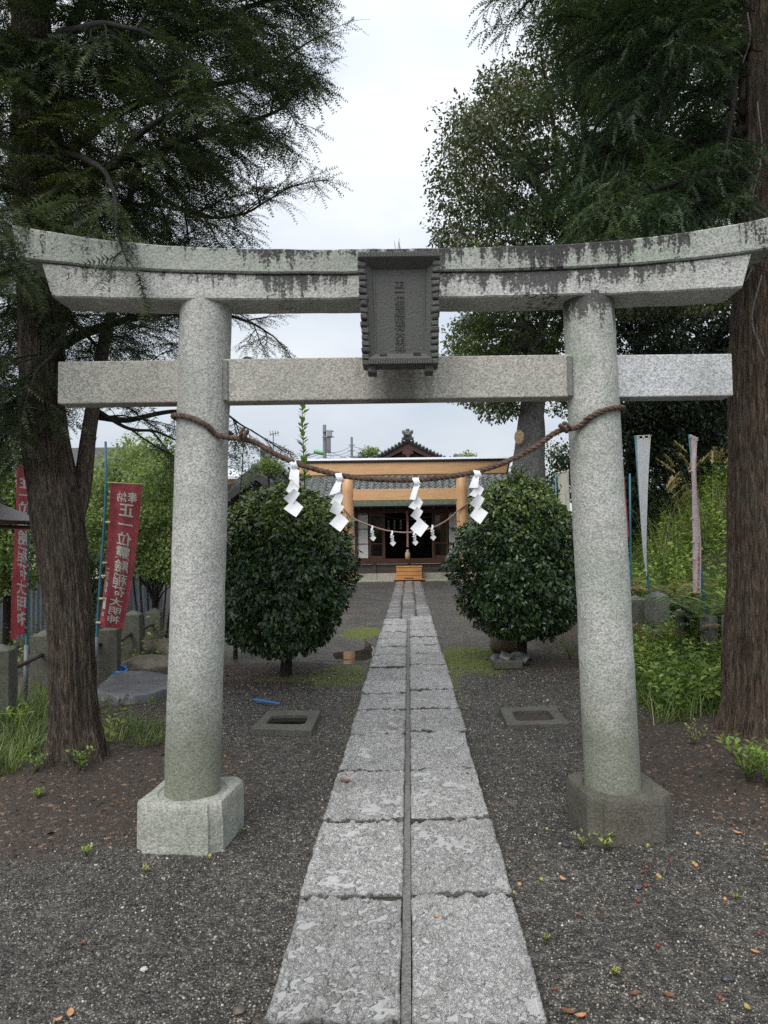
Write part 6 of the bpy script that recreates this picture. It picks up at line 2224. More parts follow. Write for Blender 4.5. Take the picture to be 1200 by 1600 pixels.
LW, LF = conifer_crown([(pxl(a), b, c, d) for a, b, c, d in L_LIMBS], 14, 0.55, FROND, FROND_F, 0.150, 0.045, 0.45, 0.010, n_ter=4)
for g in LW:
    part('limb', g, M['bark_dark'], lt, True)
LX = spray_fill([(-90, -220), (400, -220), (505, -40), (512, 40), (490, 110), (455, 165), (425, 205), (370, 225), (340, 270), (400, 300), (370, 335), (330, 355), (0, 375), (-90, 420)], 4.25, 6.6, 560, 0.42, FROND, FROND_F, 0.145, 0.045, 0.45, np.array(at(60, 100, 5.1)))
LY = spray_fill([(-80, 380), (150, 380), (290, 470), (300, 560), (130, 580), (110, 640), (60, 690), (30, 740), (-80, 770)], 4.55, 6.6, 190, 0.40, FROND, FROND_F, 0.145, 0.05, 0.5, np.array(at(66, 450, 5.1)))
LZ = spray_fill([(-420, -900), (420, -700), (520, -200), (-90, -220), (-420, -100)], 3.6, 7.2, 200, 0.60, FROND, FROND_F, 0.26, 0.13, 0.45, np.array(at(60, -300, 5.1)))
LV = spray_fill([(-90, 300), (38, 335), (42, 400), (20, 440), (-90, 460)], 3.15, 3.62, 26, 0.26, FROND, FROND_F, 0.12, 0.05, 0.6, np.array(at(-80, 300, 4.6)))
part('twigs', join(LX[0], LY[0], LZ[0], LV[0]), M['bark_dark'], lt, True)
LF = cat_geo([LF, LX[1], LY[1], LZ[1], LV[1]])
part('crown', (LF[0], LF[1]), M['needle'], lt, False, {'tint': LF[2]})

# ------------------------------------------------------------------ right cedar
rt = thing('cedar_tree', (TREE_R[0], TREE_R[1], 0), 'massive cedar trunk with fibrous red brown bark at the right edge', 'tree')
tp = pxl([(1210, 1215, 5.35), (1212, 1160, 5.35), (1213, 1080, 5.35), (1213, 1000, 5.35), (1213, 800, 5.35), (1210, 600, 5.35), (1214, 400, 5.35), (1222, 200, 5.35), (1232, 0, 5.35), (1238, -200, 5.35), (1240, -500, 5.35), (1240, -800, 5.35)])
tp[:, 0] += 0.045
part('trunk', trunk_geo(tp, [0.425, 0.41, 0.40, 0.395, 0.37, 0.345, 0.335, 0.345, 0.34, 0.31, 0.25, 0.17], 230, 150, 0.050, 0.36, 0.26, 13, 1.0, 7), M['bark_cedar'], rt, True)
for P, r in (([(1160, 230, 5.2), (1150, 150, 5.1), (1146, 120, 5.08), (1138, 215, 5.0)], 0.02), ([(1150, 118, 5.08), (1145, 160, 5.05), (1138, 210, 5.0)], 0.018)):
    pass
for P in ([(1165, 440, 4.97), (1180, 400, 4.95), (1172, 330, 4.96), (1190, 240, 4.98), (1183, 160, 5.0)], [(1195, 560, 4.95), (1175, 500, 4.94), (1190, 430, 4.94)], [(1160, 100, 5.02), (1172, 60, 5.0), (1168, 20, 5.0)]):
    part('creeper_stem', tube(smooth_path(pxl(P), 24), 0.006, 5), M['bark_smooth'], rt, True)
R_LIMBS = [
    ([(1180, 70, 5.35), (1130, 80, 5.2), (1090, 90, 5.1), (1050, 115, 5.0), (1000, 150, 4.95), (945, 180, 4.9)], 0.055, 0.010, 0.6),
    ([(1100, 88, 5.1), (1060, 60, 5.1), (1000, 40, 5.1), (930, 50, 5.2)], 0.030, 0.008, 0.7),
    ([(1060, 110, 5.05), (1000, 190, 5.2), (950, 225, 5.3), (880, 250, 5.5), (800, 290, 5.7)], 0.025, 0.006, 0.75),
    ([(1180, 270, 5.3), (1120, 270, 5.0), (1060, 285, 4.8), (990, 310, 4.7), (930, 335, 4.7)], 0.040, 0.007, 1.3),
    ([(1180, 320, 5.3), (1110, 310, 4.8), (1060, 330, 4.5), (1010, 345, 4.4)], 0.030, 0.006, 1.1),
    ([(1180, 200, 5.3), (1110, 215, 5.3), (1030, 230, 5.4), (950, 250, 5.6), (870, 290, 5.8)], 0.04, 0.007, 1.1),
    ([(1185, -60, 5.3), (1080, -70, 5.0), (970, -50, 4.9), (880, -25, 4.9), (830, 0, 4.9)], 0.045, 0.007, 0.8),
    ([(1150, 110, 5.1), (1146, 170, 5.0), (1136, 230, 4.95), (1120, 290, 4.9)], 0.022, 0.006, 0.3),
    ([(1190, -150, 5.3), (1080, -180, 5.2), (960, -190, 5.2)], 0.045, 0.008, 0.8),
    ([(1270, 100, 5.3), (1350, 130, 5.2), (1420, 180, 5.1)], 0.045, 0.008, 0.8),
    ([(1190, -300, 5.3), (1080, -340, 5.0), (990, -370, 4.8)], 0.04, 0.008, 0.6),
    ([(1260, -250, 5.3), (1370, -280, 5.3), (1450, -280, 5.3)], 0.04, 0.008, 0.6),
    ([(1170, 180, 5.3), (1120, 150, 5.6), (1040, 130, 6.0), (950, 120, 6.4), (860, 130, 6.7)], 0.035, 0.007, 0.9),
]
RW, RF = conifer_crown([(pxl(a), b, c, d) for a, b, c, d in R_LIMBS], 15, 0.50, CEDAR, CEDAR_F, 0.13, 0.042, 0.6, 0.009, n_ter=4)
for g in RW:
    part('limb', g, M['bark_dark'], rt, True)
RX = spray_fill([(835, -120), (1160, -120), (1140, 120), (1150, 330), (1010, 352), (905, 345), (850, 290), (880, 200), (960, 120), (840, 30)], 4.6, 6.4, 260, 0.42, CEDAR, CEDAR_F, 0.125, 0.045, 0.6, np.array(at(1200, 100, 5.35)))
RZ = spray_fill([(840, -700), (1700, -800), (1700, 100), (1290, 150), (1260, -120), (830, -120)], 3.8, 7.0, 120, 0.60, CEDAR, CEDAR_F, 0.24, 0.13, 0.5, np.array(at(1235, -200, 5.35)))
part('twigs', join(RX[0], RZ[0]), M['bark_dark'], rt, True)
RF = cat_geo([RF, RX[1], RZ[1]])
part('crown', (RF[0], RF[1]), M['cedar_leaf'], rt, False, {'tint': RF[2]})


# ------------------------------------------------------------------ broadleaved trees built from clumps of leaves
def clump_crown(poly, Y0, Y1, n_cl, per, r_cl, leaf, tmpl, tmpl_f, flat=0.7, shell=0.55, jitter=0.25):
    poly = [tuple(p) for p in poly]
    xs, ys = [p[0] for p in poly], [p[1] for p in poly]
    C = []
    while len(C) < n_cl:
        x, y = rand(min(xs), max(xs)), rand(min(ys), max(ys))
        if in_poly([x], [y], poly)[0]:
            C.append(at(x, y, rand(Y0, Y1)))
    C = np.array(C)
    pos, nrm, tint = [], [], []
    for c in C:
        m = int(per * rand(0.6, 1.4))
        d = unit(m)
        rr = r_cl * rand(0.7, 1.3) * (shell + (1 - shell) * RNG.random(m)) * (0.8 + 0.4 * fbm(d * 1.7 + c, 2))
        p = c + d * rr[:, None] * np.array((1.15, 1.15, flat))
        pos.append(p)
        nrm.append(d)
        ct = rand(-0.22, 0.22)
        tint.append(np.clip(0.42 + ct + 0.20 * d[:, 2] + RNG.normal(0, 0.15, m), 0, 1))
    pos, nrm, tint = np.concatenate(pos), np.concatenate(nrm), np.concatenate(tint)
    m = len(pos)
    xdir = norm(nrm * 0.7 + unit(m) * 0.9 + np.array((0, 0, -0.35)))
    z = norm(np.array((0, 0, 0.9)) + nrm * 0.5 + unit(m) * 0.6)
    return C, scatter(tmpl, tmpl_f, pos, basis(xdir, z), leaf * rand(0.65, 1.25, m), tint)


def limbs_to(C, root, n, r0, mat, parent):
    gs = []
    sel = C[RNG.permutation(len(C))[:n]]
    for c in sel:
        mid = (root + c) / 2 + np.array((0, 0, 0.12 * np.linalg.norm(c - root))) + RNG.normal(0, 0.15, 3)
        gs.append(tube(smooth_path([root, root * 0.7 + mid * 0.3 + np.array((0, 0, 0.1)), mid, c], 14), np.linspace(r0, r0 * 0.15, 14), 6, False))
    part('limb', join(*gs), mat, parent, True)


def broad_tree(name, label, poly, Y, dY, trunk_px, tr, n_cl, per, r_cl, leaf, leaf_m, bark_m, n_limb=18, tmpl=(RHOMB, RHOMB_F), flat=0.7, group=None, cat='tree', shell=0.5):
    P = pxl([(x, y, Y) for x, y in trunk_px])
    P[0][2] = min(P[0][2], gz(P[0][0], P[0][1]) - 0.05)
    t = thing(name, (P[0][0], Y, max(0, P[0][2])), label, cat, group)
    if tr:
        part('trunk', trunk_geo(P, tr, 32, 60, 0.02 * tr[0] / 0.3, 0.3, 0.3, 6, 1.2), bark_m, t, True)
    C, Lf = clump_crown(poly, Y - dY, Y + dY, n_cl, per, r_cl, leaf, tmpl[0], tmpl[1], flat, shell)
    if n_limb:
        limbs_to(C, P[-1], n_limb, (tr[-1] if tr else 0.02) * 0.6, bark_m, t)
    part('crown', (Lf[0], Lf[1]), leaf_m, t, False, {'tint': Lf[2]})
    return t


broad_tree('evergreen_tree', 'big rounded evergreen tree with brown tinged leaf edges above the right half of the lintel',
           [(692, 350), (690, 290), (708, 210), (728, 160), (765, 128), (830, 92), (860, 40), (885, -40), (960, -130), (1150, -180), (1330, -120), (1330, 380), (1180, 470), (900, 480), (770, 450), (706, 400)],
           15.5, 2.0, [(920, 850), (918, 700), (915, 560), (920, 420)], [0.34, 0.30, 0.27, 0.22], 660, 290, 0.55, 0.098, M['evergreen_leaf'], M['bark_dark'], 40)
zk = broad_tree('zelkova_tree', 'grey smooth trunked tree with pale sawn branch scar behind the wooden gate',
                [(712, 600), (705, 560), (725, 505), (800, 470), (905, 480), (905, 620), (880, 650), (850, 622), (800, 640), (770, 655), (745, 640)],
                17.0, 1.4, [(822, 920), (824, 800), (826, 735), (828, 690), (832, 640), (838, 590), (842, 540)], [0.46, 0.44, 0.40, 0.335, 0.30, 0.29, 0.27], 150, 150, 0.42, 0.095, M['zelkova_leaf'], M['bark_smooth'], 26, flat=0.5)
c = at(811, 683, 16.66)
part('branch_scar', lathe([(0.125, -0.03), (0.125, 0.0), (0.118, 0.03), (0.02, 0.035)], 20)[0:2] if False else xform(lathe([(0.150, -0.08), (0.140, 0.0), (0.115, 0.028), (0.02, 0.034)], 20), rotz(-0.35) @ rotx(math.radians(90)) @ np.diag((0.8, 1.25, 1.0)), c), M['cut_wood'], zk, True)
part('limb', trunk_geo(pxl([(838, 760, 17.1), (842, 680, 17.1), (840, 620, 17.1), (855, 560, 17.2), (880, 500, 17.4)]), [0.17, 0.15, 0.14, 0.12, 0.08], 24, 40, 0.01), M['bark_smooth'], zk, True)
broad_tree('dark_tree', 'dark dense tree behind the right end of the tie beam, nearest the pillar',
           [(885, 440), (1000, 430), (1070, 470), (1060, 620), (1010, 690), (960, 640), (935, 560)], 20.0, 1.6, [(985, 850), (990, 700), (1000, 560)], [0.26, 0.2, 0.14], 95, 170, 0.60, 0.13, M['forest_leaf'], M['bark_dark'], 16, group='trees on the bank')
broad_tree('dark_tree', 'dark dense tree filling the gap between the banners and the cedar trunk',
           [(1010, 430), (1300, 400), (1320, 740), (1180, 760), (1060, 735), (1000, 720), (1010, 600)], 22.0, 1.8, [(1100, 850), (1105, 700), (1110, 540)], [0.30, 0.25, 0.18], 240, 190, 0.72, 0.145, M['forest_leaf'], M['bark_dark'], 20, group='trees on the bank')
broad_tree('dark_tree', 'dark shrubby tree low behind the white banner and the right pillar',
           [(850, 700), (890, 690), (985, 700), (1040, 730), (1040, 790), (850, 780)], 21.0, 0.9, [(900, 850), (905, 770)], [0.12, 0.08], 60, 150, 0.5, 0.11, M['zelkova_leaf'], M['bark_dark'], 8, group='trees on the bank')
broad_tree('dark_tree', 'dark bushy growth low between the banners above the plume grass', [(945, 600), (1150, 590), (1160, 830), (950, 835)], 19.0, 0.9, [(1050, 850), (1050, 790)], [0.12, 0.08], 190, 170, 0.55, 0.12, M['forest_leaf'], M['bark_dark'], 12, group='trees on the bank')
broad_tree('far_tree', 'pale green treetop far behind the hall, left of its gable', [(565, 708), (572, 702), (585, 703), (592, 712), (590, 722), (562, 722)], 48.0, 0.8, [(577, 830), (577, 735)], [0.2, 0.12], 26, 60, 0.35, 0.18, M['garden_leaf'], M['bark_dark'], 5, group='treetops far behind the hall')
broad_tree('far_tree', 'small green treetop far behind the hall, right of its gable', [(720, 711), (730, 709), (742, 712), (740, 722), (722, 722)], 48.0, 0.6, [(731, 830), (731, 735)], [0.15, 0.1], 14, 60, 0.3, 0.18, M['garden_leaf'], M['bark_dark'], 4, group='treetops far behind the hall')

# left background garden
broad_tree('garden_shrub', 'light green garden shrub with thin dark stems right of the red banner',
           [(205, 760), (240, 715), (282, 720), (300, 800), (296, 880), (262, 905), (215, 890), (196, 830)], 10.6, 0.7, [(236, 1038), (238, 1000), (242, 950)], [0.035, 0.028, 0.022], 130, 120, 0.26, 0.060, M['garden_leaf'], M['bark_dark'], 16, cat='shrub')
sh_ = bpy.data.objects['garden_shrub']
gs = []
for (x0, x1, top) in ((228, 205, 870), (232, 216, 850), (238, 228, 840), (243, 248, 850), (248, 262, 870), (252, 275, 890), (236, 240, 860), (226, 218, 880)):
    P = pxl([(x0, 1036, 10.6), ((x0 * 0.6 + x1 * 0.4), 985, 10.6 + rand(-0.1, 0.1)), ((x0 * 0.25 + x1 * 0.75), 930, 10.6 + rand(-0.2, 0.2)), (x1, top, 10.6 + rand(-0.3, 0.3))])
    part('stem', tube(smooth_path(P, 14), np.linspace(0.022, 0.009, 14), 6), M['bark_dark'], sh_, True)
broad_tree('garden_tree', 'light green leafy tree behind the red banner beyond the fence', [(118, 790), (150, 730), (200, 700), (262, 690), (285, 740), (280, 800), (215, 840), (150, 890), (118, 860)], 13.5, 1.0, [(180, 960), (182, 880), (186, 800)], [0.08, 0.06, 0.04], 200, 110, 0.36, 0.080, M['garden_leaf'], M['bark_dark'], 18, shell=0.3)
broad_tree('garden_tree', 'green leafy tree at the far left behind the folded banner', [(-90, 700), (60, 690), (78, 780), (70, 880), (20, 930), (-90, 940)], 10.0, 0.8, [(12, 1010), (10, 900), (6, 820)], [0.06, 0.045, 0.03], 170, 100, 0.30, 0.075, M['garden_leaf'], M['bark_dark'], 16, shell=0.3)
broad_tree('garden_shrub', 'dark leafy shrub between the trunk and the red banner above the metal fence', [(118, 850), (165, 840), (170, 930), (135, 950), (116, 930)], 11.0, 0.3, [(142, 1010), (142, 930)], [0.02, 0.014], 30, 80, 0.22, 0.06, M['zelkova_leaf'], M['bark_dark'], 8, cat='shrub')
broad_tree('sapling', 'slender sapling with fine leaves against the sky between left pillar and outbuilding', [(358, 745), (362, 700), (380, 685), (402, 705), (405, 745), (380, 760)], 12.0, 0.3, [(374, 905), (374, 800), (378, 740), (380, 700)], [0.018, 0.014, 0.010, 0.006], 34, 16, 0.16, 0.045, M['zelkova_leaf'], M['bark_dark'], 22, shell=0.2)
broad_tree('clipped_shrub', 'green treetop tuft over the outbuilding gable', [(405, 728), (415, 716), (432, 716), (438, 728), (428, 738), (408, 738)], 14.2, 0.2, [(420, 880), (420, 740)], [0.03, 0.02], 24, 70, 0.14, 0.05, M['garden_leaf'], M['bark_dark'], 6, cat='shrub')


def shoot(P, n_leaf, leaf, mat, parent, spread=0.7, r=0.006, two=False):
    Q = smooth_path(np.asarray(P, float), n_leaf + 4)
    T = norm(np.gradient(Q, axis=0))
    pos, xd = [], []
    for i in range(2, len(Q)):
        for q in range(2 if two else 1):
            a = i * 2.4 + q * 3.14
            s = np.array((math.cos(a), math.sin(a), 0.1))
            pos.append(Q[i])
            xd.append(norm(T[i] * rand(0.4, 0.9) + s * spread))
    pos, xd = np.array(pos), np.array(xd)
    g = scatter(LEAF5, LEAF5_F, pos, basis(xd, np.tile((0, 0, 1.0), (len(pos), 1)) + RNG.normal(0, 0.2, pos.shape)), leaf * rand(0.7, 1.15, len(pos)), np.clip(rand(0.55, 1.0, len(pos)), 0, 1))
    return tube(Q, np.linspace(r, r * 0.4, len(Q)), 5, False), g


p0 = at(476, 840, 9.3)
sp = thing('tall_shoot_plant', (p0[0], 9.3, 0), 'tall upright leafy shoot rising above the left bush into the sky', 'plant')
st_, lf_ = shoot(pxl([(477, 1000, 9.3), (477, 850, 9.3), (476, 760, 9.3), (474, 700, 9.3), (472, 637, 9.3)]), 46, 0.125, None, sp, 0.75, 0.012, True)
part('stem', st_, M['bark_conifer'], sp, True)
part('foliage', (lf_[0], lf_[1]), M['weed_leaf'], sp, False, {'tint': lf_[2] * 0.55})


# ------------------------------------------------------------------ clipped camellia bushes
def bush(name, label, px, Y, prof, n_leaf, stem_px_y, seed):
    c = at(px, 1000, Y)
    z0 = gz(c[0], Y)
    t = thing(name, (c[0], Y, z0), label, 'bush', 'clipped evergreen bushes beside the path')
    zs_, rs_ = np.array([p[0] for p in prof]), np.array([p[1] for p in prof])
    # area-weighted heights
    zz = np.linspace(zs_[0], zs_[-1], 400)
    rr = np.interp(zz, zs_, rs_) + 0.03
    w = np.cumsum(rr / rr.sum())
    z = np.interp(RNG.random(n_leaf), w, zz)
    a = rand(0, 2 * math.pi, n_leaf)
    R = np.interp(z, zs_, rs_)
    d = np.stack([np.cos(a), np.sin(a), np.zeros(n_leaf)], -1)
    lump = fbm(np.stack([np.cos(a) * 2.6 + seed, np.sin(a) * 2.6, z * 3.4], -1), 3)
    lump2 = fbm(np.stack([np.cos(a) * 7 + seed, np.sin(a) * 7, z * 9], -1), 2)
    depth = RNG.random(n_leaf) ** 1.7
    rad = R * (1.0 - 0.26 * depth) + (lump - 0.5) * 0.38 + (lump2 - 0.5) * 0.20
    big = fbm(np.stack([np.cos(a) * 1.3 + seed * 2, np.sin(a) * 1.3, z * 1.5], -1), 2)
    rad = rad * (1 + (big - 0.5) * 0.40)
    rad = np.maximum(rad, 0.02)
    hole = fbm(np.stack([np.cos(a) * 4.5 - seed, np.sin(a) * 4.5, z * 6], -1), 2)
    rad = np.where(hole > 0.60, rad * rand(0.55, 0.95, n_leaf), rad)
    pos = d * rad[:, None] + np.stack([np.zeros(n_leaf), np.zeros(n_leaf), z], -1)
    # underside and top closed with leaves too
    slope = np.interp(z, zz, np.gradient(rr, zz))
    out = norm(d + np.array((0, 0, 1.0)) * np.clip(-slope, -0.6, 2.5)[:, None])
    # skirt droops
    xd = norm(out * 0.55 + unit(n_leaf) * 0.65 + np.array((0, 0, -0.45)))
    zn = norm(out * 0.9 + unit(n_leaf) * 0.45 + np.array((0, 0, 0.35)))
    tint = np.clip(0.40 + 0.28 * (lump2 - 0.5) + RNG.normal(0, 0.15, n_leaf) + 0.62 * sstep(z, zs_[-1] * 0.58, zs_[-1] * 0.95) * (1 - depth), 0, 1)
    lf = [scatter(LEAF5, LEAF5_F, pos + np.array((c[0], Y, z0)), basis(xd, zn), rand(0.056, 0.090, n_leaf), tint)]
    # young shoots on the crown
    stems = []
    for k in range(46):
        aa, hz = rand(0, 6.28), zs_[-1] * (1 - 0.45 * RNG.random() ** 1.5)
        r_ = np.interp(hz, zs_, rs_) * rand(0.55, 1.0)
        b = np.array((c[0] + math.cos(aa) * r_, Y + math.sin(aa) * r_, z0 + hz - 0.05))
        e = b + np.array((math.cos(aa) * rand(0.02, 0.12), math.sin(aa) * rand(0.02, 0.12), rand(0.12, 0.26)))
        s_, l_ = shoot([b, (b + e) / 2 + RNG.normal(0, 0.012, 3), e], int(rand(6, 11)), 0.058, None, None, 0.7, 0.004)
        stems.append(s_)
        lf.append(l_)
    g = cat_geo(lf)
    # branching stem
    root = np.array((c[0], Y, z0 - 0.05))
    fork = np.array((c[0] + 0.02, Y, z0 + 0.40))
    ws = [tube(smooth_path([root, root * 0.5 + fork * 0.5 + np.array((0.01, 0, 0)), fork], 8), np.linspace(0.075, 0.055, 8), 12)]
    for k in range(26):
        aa, hz = rand(0, 6.28), rand(zs_[0] + 0.1, zs_[-1] * 0.95)
        r_ = np.interp(hz, zs_, rs_) * 0.85
        e = np.array((c[0] + math.cos(aa) * r_, Y + math.sin(aa) * r_, z0 + hz))
        m_ = (fork + e) / 2 + np.array((0, 0, 0.10))
        ws.append(tube(smooth_path([fork, m_, e], 8), np.linspace(0.026, 0.006, 8), 5, False))
    part('stem', join(*(ws + stems)), M['bark_dark'], t, True)
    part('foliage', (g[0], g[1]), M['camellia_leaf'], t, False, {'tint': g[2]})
    return t


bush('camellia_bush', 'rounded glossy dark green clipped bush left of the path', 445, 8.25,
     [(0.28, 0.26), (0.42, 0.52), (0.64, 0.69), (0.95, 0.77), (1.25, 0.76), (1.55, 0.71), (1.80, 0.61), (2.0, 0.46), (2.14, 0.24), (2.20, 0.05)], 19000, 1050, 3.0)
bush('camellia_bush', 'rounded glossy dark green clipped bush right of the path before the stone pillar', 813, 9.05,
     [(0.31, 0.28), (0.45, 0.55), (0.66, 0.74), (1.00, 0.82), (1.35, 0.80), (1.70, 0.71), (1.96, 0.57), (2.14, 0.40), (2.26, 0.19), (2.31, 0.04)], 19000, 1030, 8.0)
# pink flowering shrub beyond the left bush
fs = broad_tree('flowering_shrub', 'dark shrub with pink flowers between the left pillar and the left bush', [(352, 800), (372, 790), (385, 900), (380, 1000), (354, 1000)], 9.6, 0.25, [(368, 1030), (368, 900)], [0.025, 0.015], 34, 70, 0.18, 0.06, M['camellia_leaf'], M['bark_dark'], 8, cat='shrub')
for px, py in ((358, 852), (361, 868), (366, 858), (357, 930), (362, 938), (372, 700 + 155)):
    q = at(px, py, 9.25)
    d = unit(9)
    g = scatter(LEAF5, LEAF5_F, np.tile(q, (9, 1)), basis(norm(d + np.array((0, -0.8, 0))), unit(9)), np.full(9, 0.05), rand(0, 1, 9))
    part('flower', (g[0], g[1]), M['petal'], fs, False, {'tint': g[2]})


# ------------------------------------------------------------------ grass and ground cover
def blades(pos, L, az, lean, bend, w, tint=None, seg=4):
    n = len(pos)
    t = np.linspace(0, 1, seg + 1)
    s = t[None, :] * L[:, None]
    th = lean[:, None] + bend[:, None] * t[None, :]
    dx = np.cumsum(np.concatenate([np.zeros((n, 1)), np.sin(th[:, 1:]) * np.diff(s, axis=1)], 1), 1)
    dz = np.cumsum(np.concatenate([np.zeros((n, 1)), np.cos(th[:, 1:]) * np.diff(s, axis=1)], 1), 1)
    C = pos[:, None, :] + np.stack([dx * np.cos(az)[:, None], dx * np.sin(az)[:, None], dz], -1)
    wv = w[:, None] * (1 - t[None, :] ** 1.6) * 0.5 + 0.0004
    sd = np.stack([-np.sin(az), np.cos(az), np.zeros(n)], -1)
    Lf, Rt = C - sd[:, None, :] * wv[..., None], C + sd[:, None, :] * wv[..., None]
    V = np.stack([Lf, Rt], 2).reshape(n, -1, 3)
    k = 2 * (seg + 1)
    f = np.array([(2 * i, 2 * i + 1, 2 * i + 3, 2 * i + 2) for i in range(seg)])
    Fc = (f[None] + (np.arange(n) * k)[:, None, None]).reshape(-1, 4)
    return V.reshape(-1, 3), Fc, np.repeat(RNG.random(n) if tint is None else tint, k)


def gpos(x, y, dz=0.0):
    return np.stack([x, y, ground_z(x, y) + dz], -1)


def tufts(centers, n_each, r, L, w, lean=(0.05, 0.5), bend=(0.5, 1.7)):
    P, A = [], []
    for cx, cy in centers:
        a = rand(0, 6.28, n_each)
        q = np.sqrt(rand(0, 1, n_each)) * r
        P.append(np.column_stack([cx + q * np.cos(a), cy + q * np.sin(a)]))
        A.append(a + RNG.normal(0, 0.5, n_each))
    P, A = np.concatenate(P), np.concatenate(A)
    n = len(P)
    return blades(gpos(P[:, 0], P[:, 1], -0.005), rand(L[0], L[1], n), A, rand(*lean, n), rand(*bend, n), rand(w * 0.6, w * 1.2, n), np.clip(rand(0.1, 0.8, n) + 0.25 * (RNG.random(n) > 0.9), 0, 1))


def on_px(px, py):
    return on_ground(px, py)


# left: long arching blades round the conifer
cs = [on_px(x, y) for x, y in [(8, 1175), (25, 1160), (40, 1150), (55, 1165), (20, 1130), (45, 1125), (62, 1140), (70, 1120), (5, 1140), (30, 1185), (-20, 1170), (-30, 1140), (-15, 1200), (10, 1205), (60, 1100), (80, 1105), (72, 1085), (-60, 1190), (-60, 1150), (48, 1178), (20, 1110), (-10, 1115)]]
g1 = tufts(cs, 75, 0.09, (0.16, 0.34), 0.0075)
cs = [on_px(x, y) for x, y in [(195, 1148), (215, 1150), (235, 1146), (250, 1150), (205, 1140), (228, 1138), (255, 1140), (180, 1160), (245, 1160), (222, 1165), (188, 1135)]]
g2 = tufts(cs, 40, 0.08, (0.10, 0.22), 0.006)
g = cat_geo([g1, g2])
solo('grass', (g[0], g[1]), M['grass_blade'], (0, 0, 0), 'arching green grass around the foot of the left conifer', None, None, 'stuff', attrs={'tint': g[2]})
# right: grass at the foot of the bank
n = 5200
gxr = rand(1.85, 3.4, n)
gyr = rand(5.75, 9.2, n)
okk = (gxr > 1.95 + 0.16 * (gyr - 5.8) + 0.25 * (fbm(np.column_stack([gxr * 3, gyr * 3, gxr * 0]), 2) - 0.5)) & (gxr < 3.4)
gxr, gyr = gxr[okk], gyr[okk]
n = len(gxr)
g1 = blades(gpos(gxr, gyr, -0.01), rand(0.18, 0.42, n), rand(0, 6.28, n), rand(0.05, 0.55, n), rand(0.6, 2.0, n), rand(0.005, 0.011, n), np.clip(rand(0.0, 0.75, n) + 0.3 * (RNG.random(n) > 0.92), 0, 1))
n = 2600
x, y = rand(3.0, 8.5, n), rand(7.5, 17, n)
g2 = blades(gpos(x, y, -0.02), rand(0.4, 0.95, n), rand(0, 6.28, n), rand(0.05, 0.35, n), rand(0.4, 1.5, n), rand(0.008, 0.016, n), rand(0.1, 0.8, n))
g = cat_geo([g1, g2])
solo('bank_grass', (g[0], g[1]), M['grass_blade'], (0, 0, 0), 'dense grass covering the foot of the right bank', None, None, 'stuff', attrs={'tint': g[2]})


def weeds(n, xr, yr, h, leaf, nl, keep=None, tb=(0.0, 0.9)):
    x, y = rand(*xr, n), rand(*yr, n)
    if keep is not None:
        k = keep(x, y)
        x, y = x[k], y[k]
    n = len(x)
    base = gpos(x, y, -0.02)
    H = rand(*h, n)
    pt = np.clip(rand(*tb, n) + 0.6 * (fbm(base * 1.1, 3) - 0.5), 0, 1)
    pos, xd, tint, sz = [], [], [], []
    stems = []
    lean = RNG.normal(0, 0.16, (n, 2))
    for j in range(nl):
        t = 0.25 + 0.75 * (j + RNG.random(n)) / nl
        p = base + np.stack([lean[:, 0] * t * H, lean[:, 1] * t * H, H * t], -1)
        a = j * 2.4 + rand(0, 6.28, n)
        d = np.stack([np.cos(a), np.sin(a), rand(-0.5, 0.35, n)], -1)
        pos.append(p)
        xd.append(norm(d))
        tint.append(np.clip(pt + RNG.normal(0, 0.12, n) + 0.12 * (t - 0.5), 0, 1))
        sz.append(leaf * rand(0.6, 1.3, n) * (1.15 - 0.35 * t))
    pos, xd, tint, sz = np.concatenate(pos), np.concatenate(xd), np.concatenate(tint), np.concatenate(sz)
    lv = scatter(LEAF5, LEAF5_F, pos, basis(xd, np.array((0, 0, 1.0)) + RNG.normal(0, 0.35, pos.shape)), sz, tint)
    sv = blades(base, H, np.arctan2(lean[:, 1], lean[:, 0]), np.hypot(lean[:, 0], lean[:, 1]), np.zeros(n), np.full(n, 0.006), pt * 0.6, 2)
    # triangles for both
    f4 = sv[1]
    f3 = np.concatenate([f4[:, :3], f4[:, [0, 2, 3]]])
    return cat_geo([lv, (sv[0], f3, sv[2])])


edge_x = lambda y: 2.75 + 0.10 * np.clip(y - 5, -2, 30)
wa = weeds(3600, (2.9, 10.5), (7.2, 21.0), (0.35, 1.0), 0.115, 9, lambda x, y: (x > edge_x(y) + 0.15) & (x < 0.55 * y + 1.2))
wb = weeds(1300, (2.1, 3.5), (6.0, 9.2), (0.14, 0.46), 0.080, 7, lambda x, y: x > 2.1 + 0.18 * (y - 5.8))
g = cat_geo([wa, wb])
solo('undergrowth', (g[0], g[1]), M['weed_leaf'], (0, 0, 0), 'leafy bright green weeds overgrowing the right bank', None, None, 'stuff', attrs={'tint': g[2]})
wc = weeds(420, (-8.5, -3.2), (8.5, 11.2), (0.15, 0.6), 0.075, 8)
wd = weeds(90, (-2.95, -2.35), (5.4, 7.0), (0.05, 0.14), 0.05, 5)
g = cat_geo([wc, wd])
solo('ground_cover', (g[0], g[1]), M['garden_leaf'], (0, 0, 0), 'low leafy ground cover behind the left stone posts', None, None, 'stuff', attrs={'tint': g[2]})


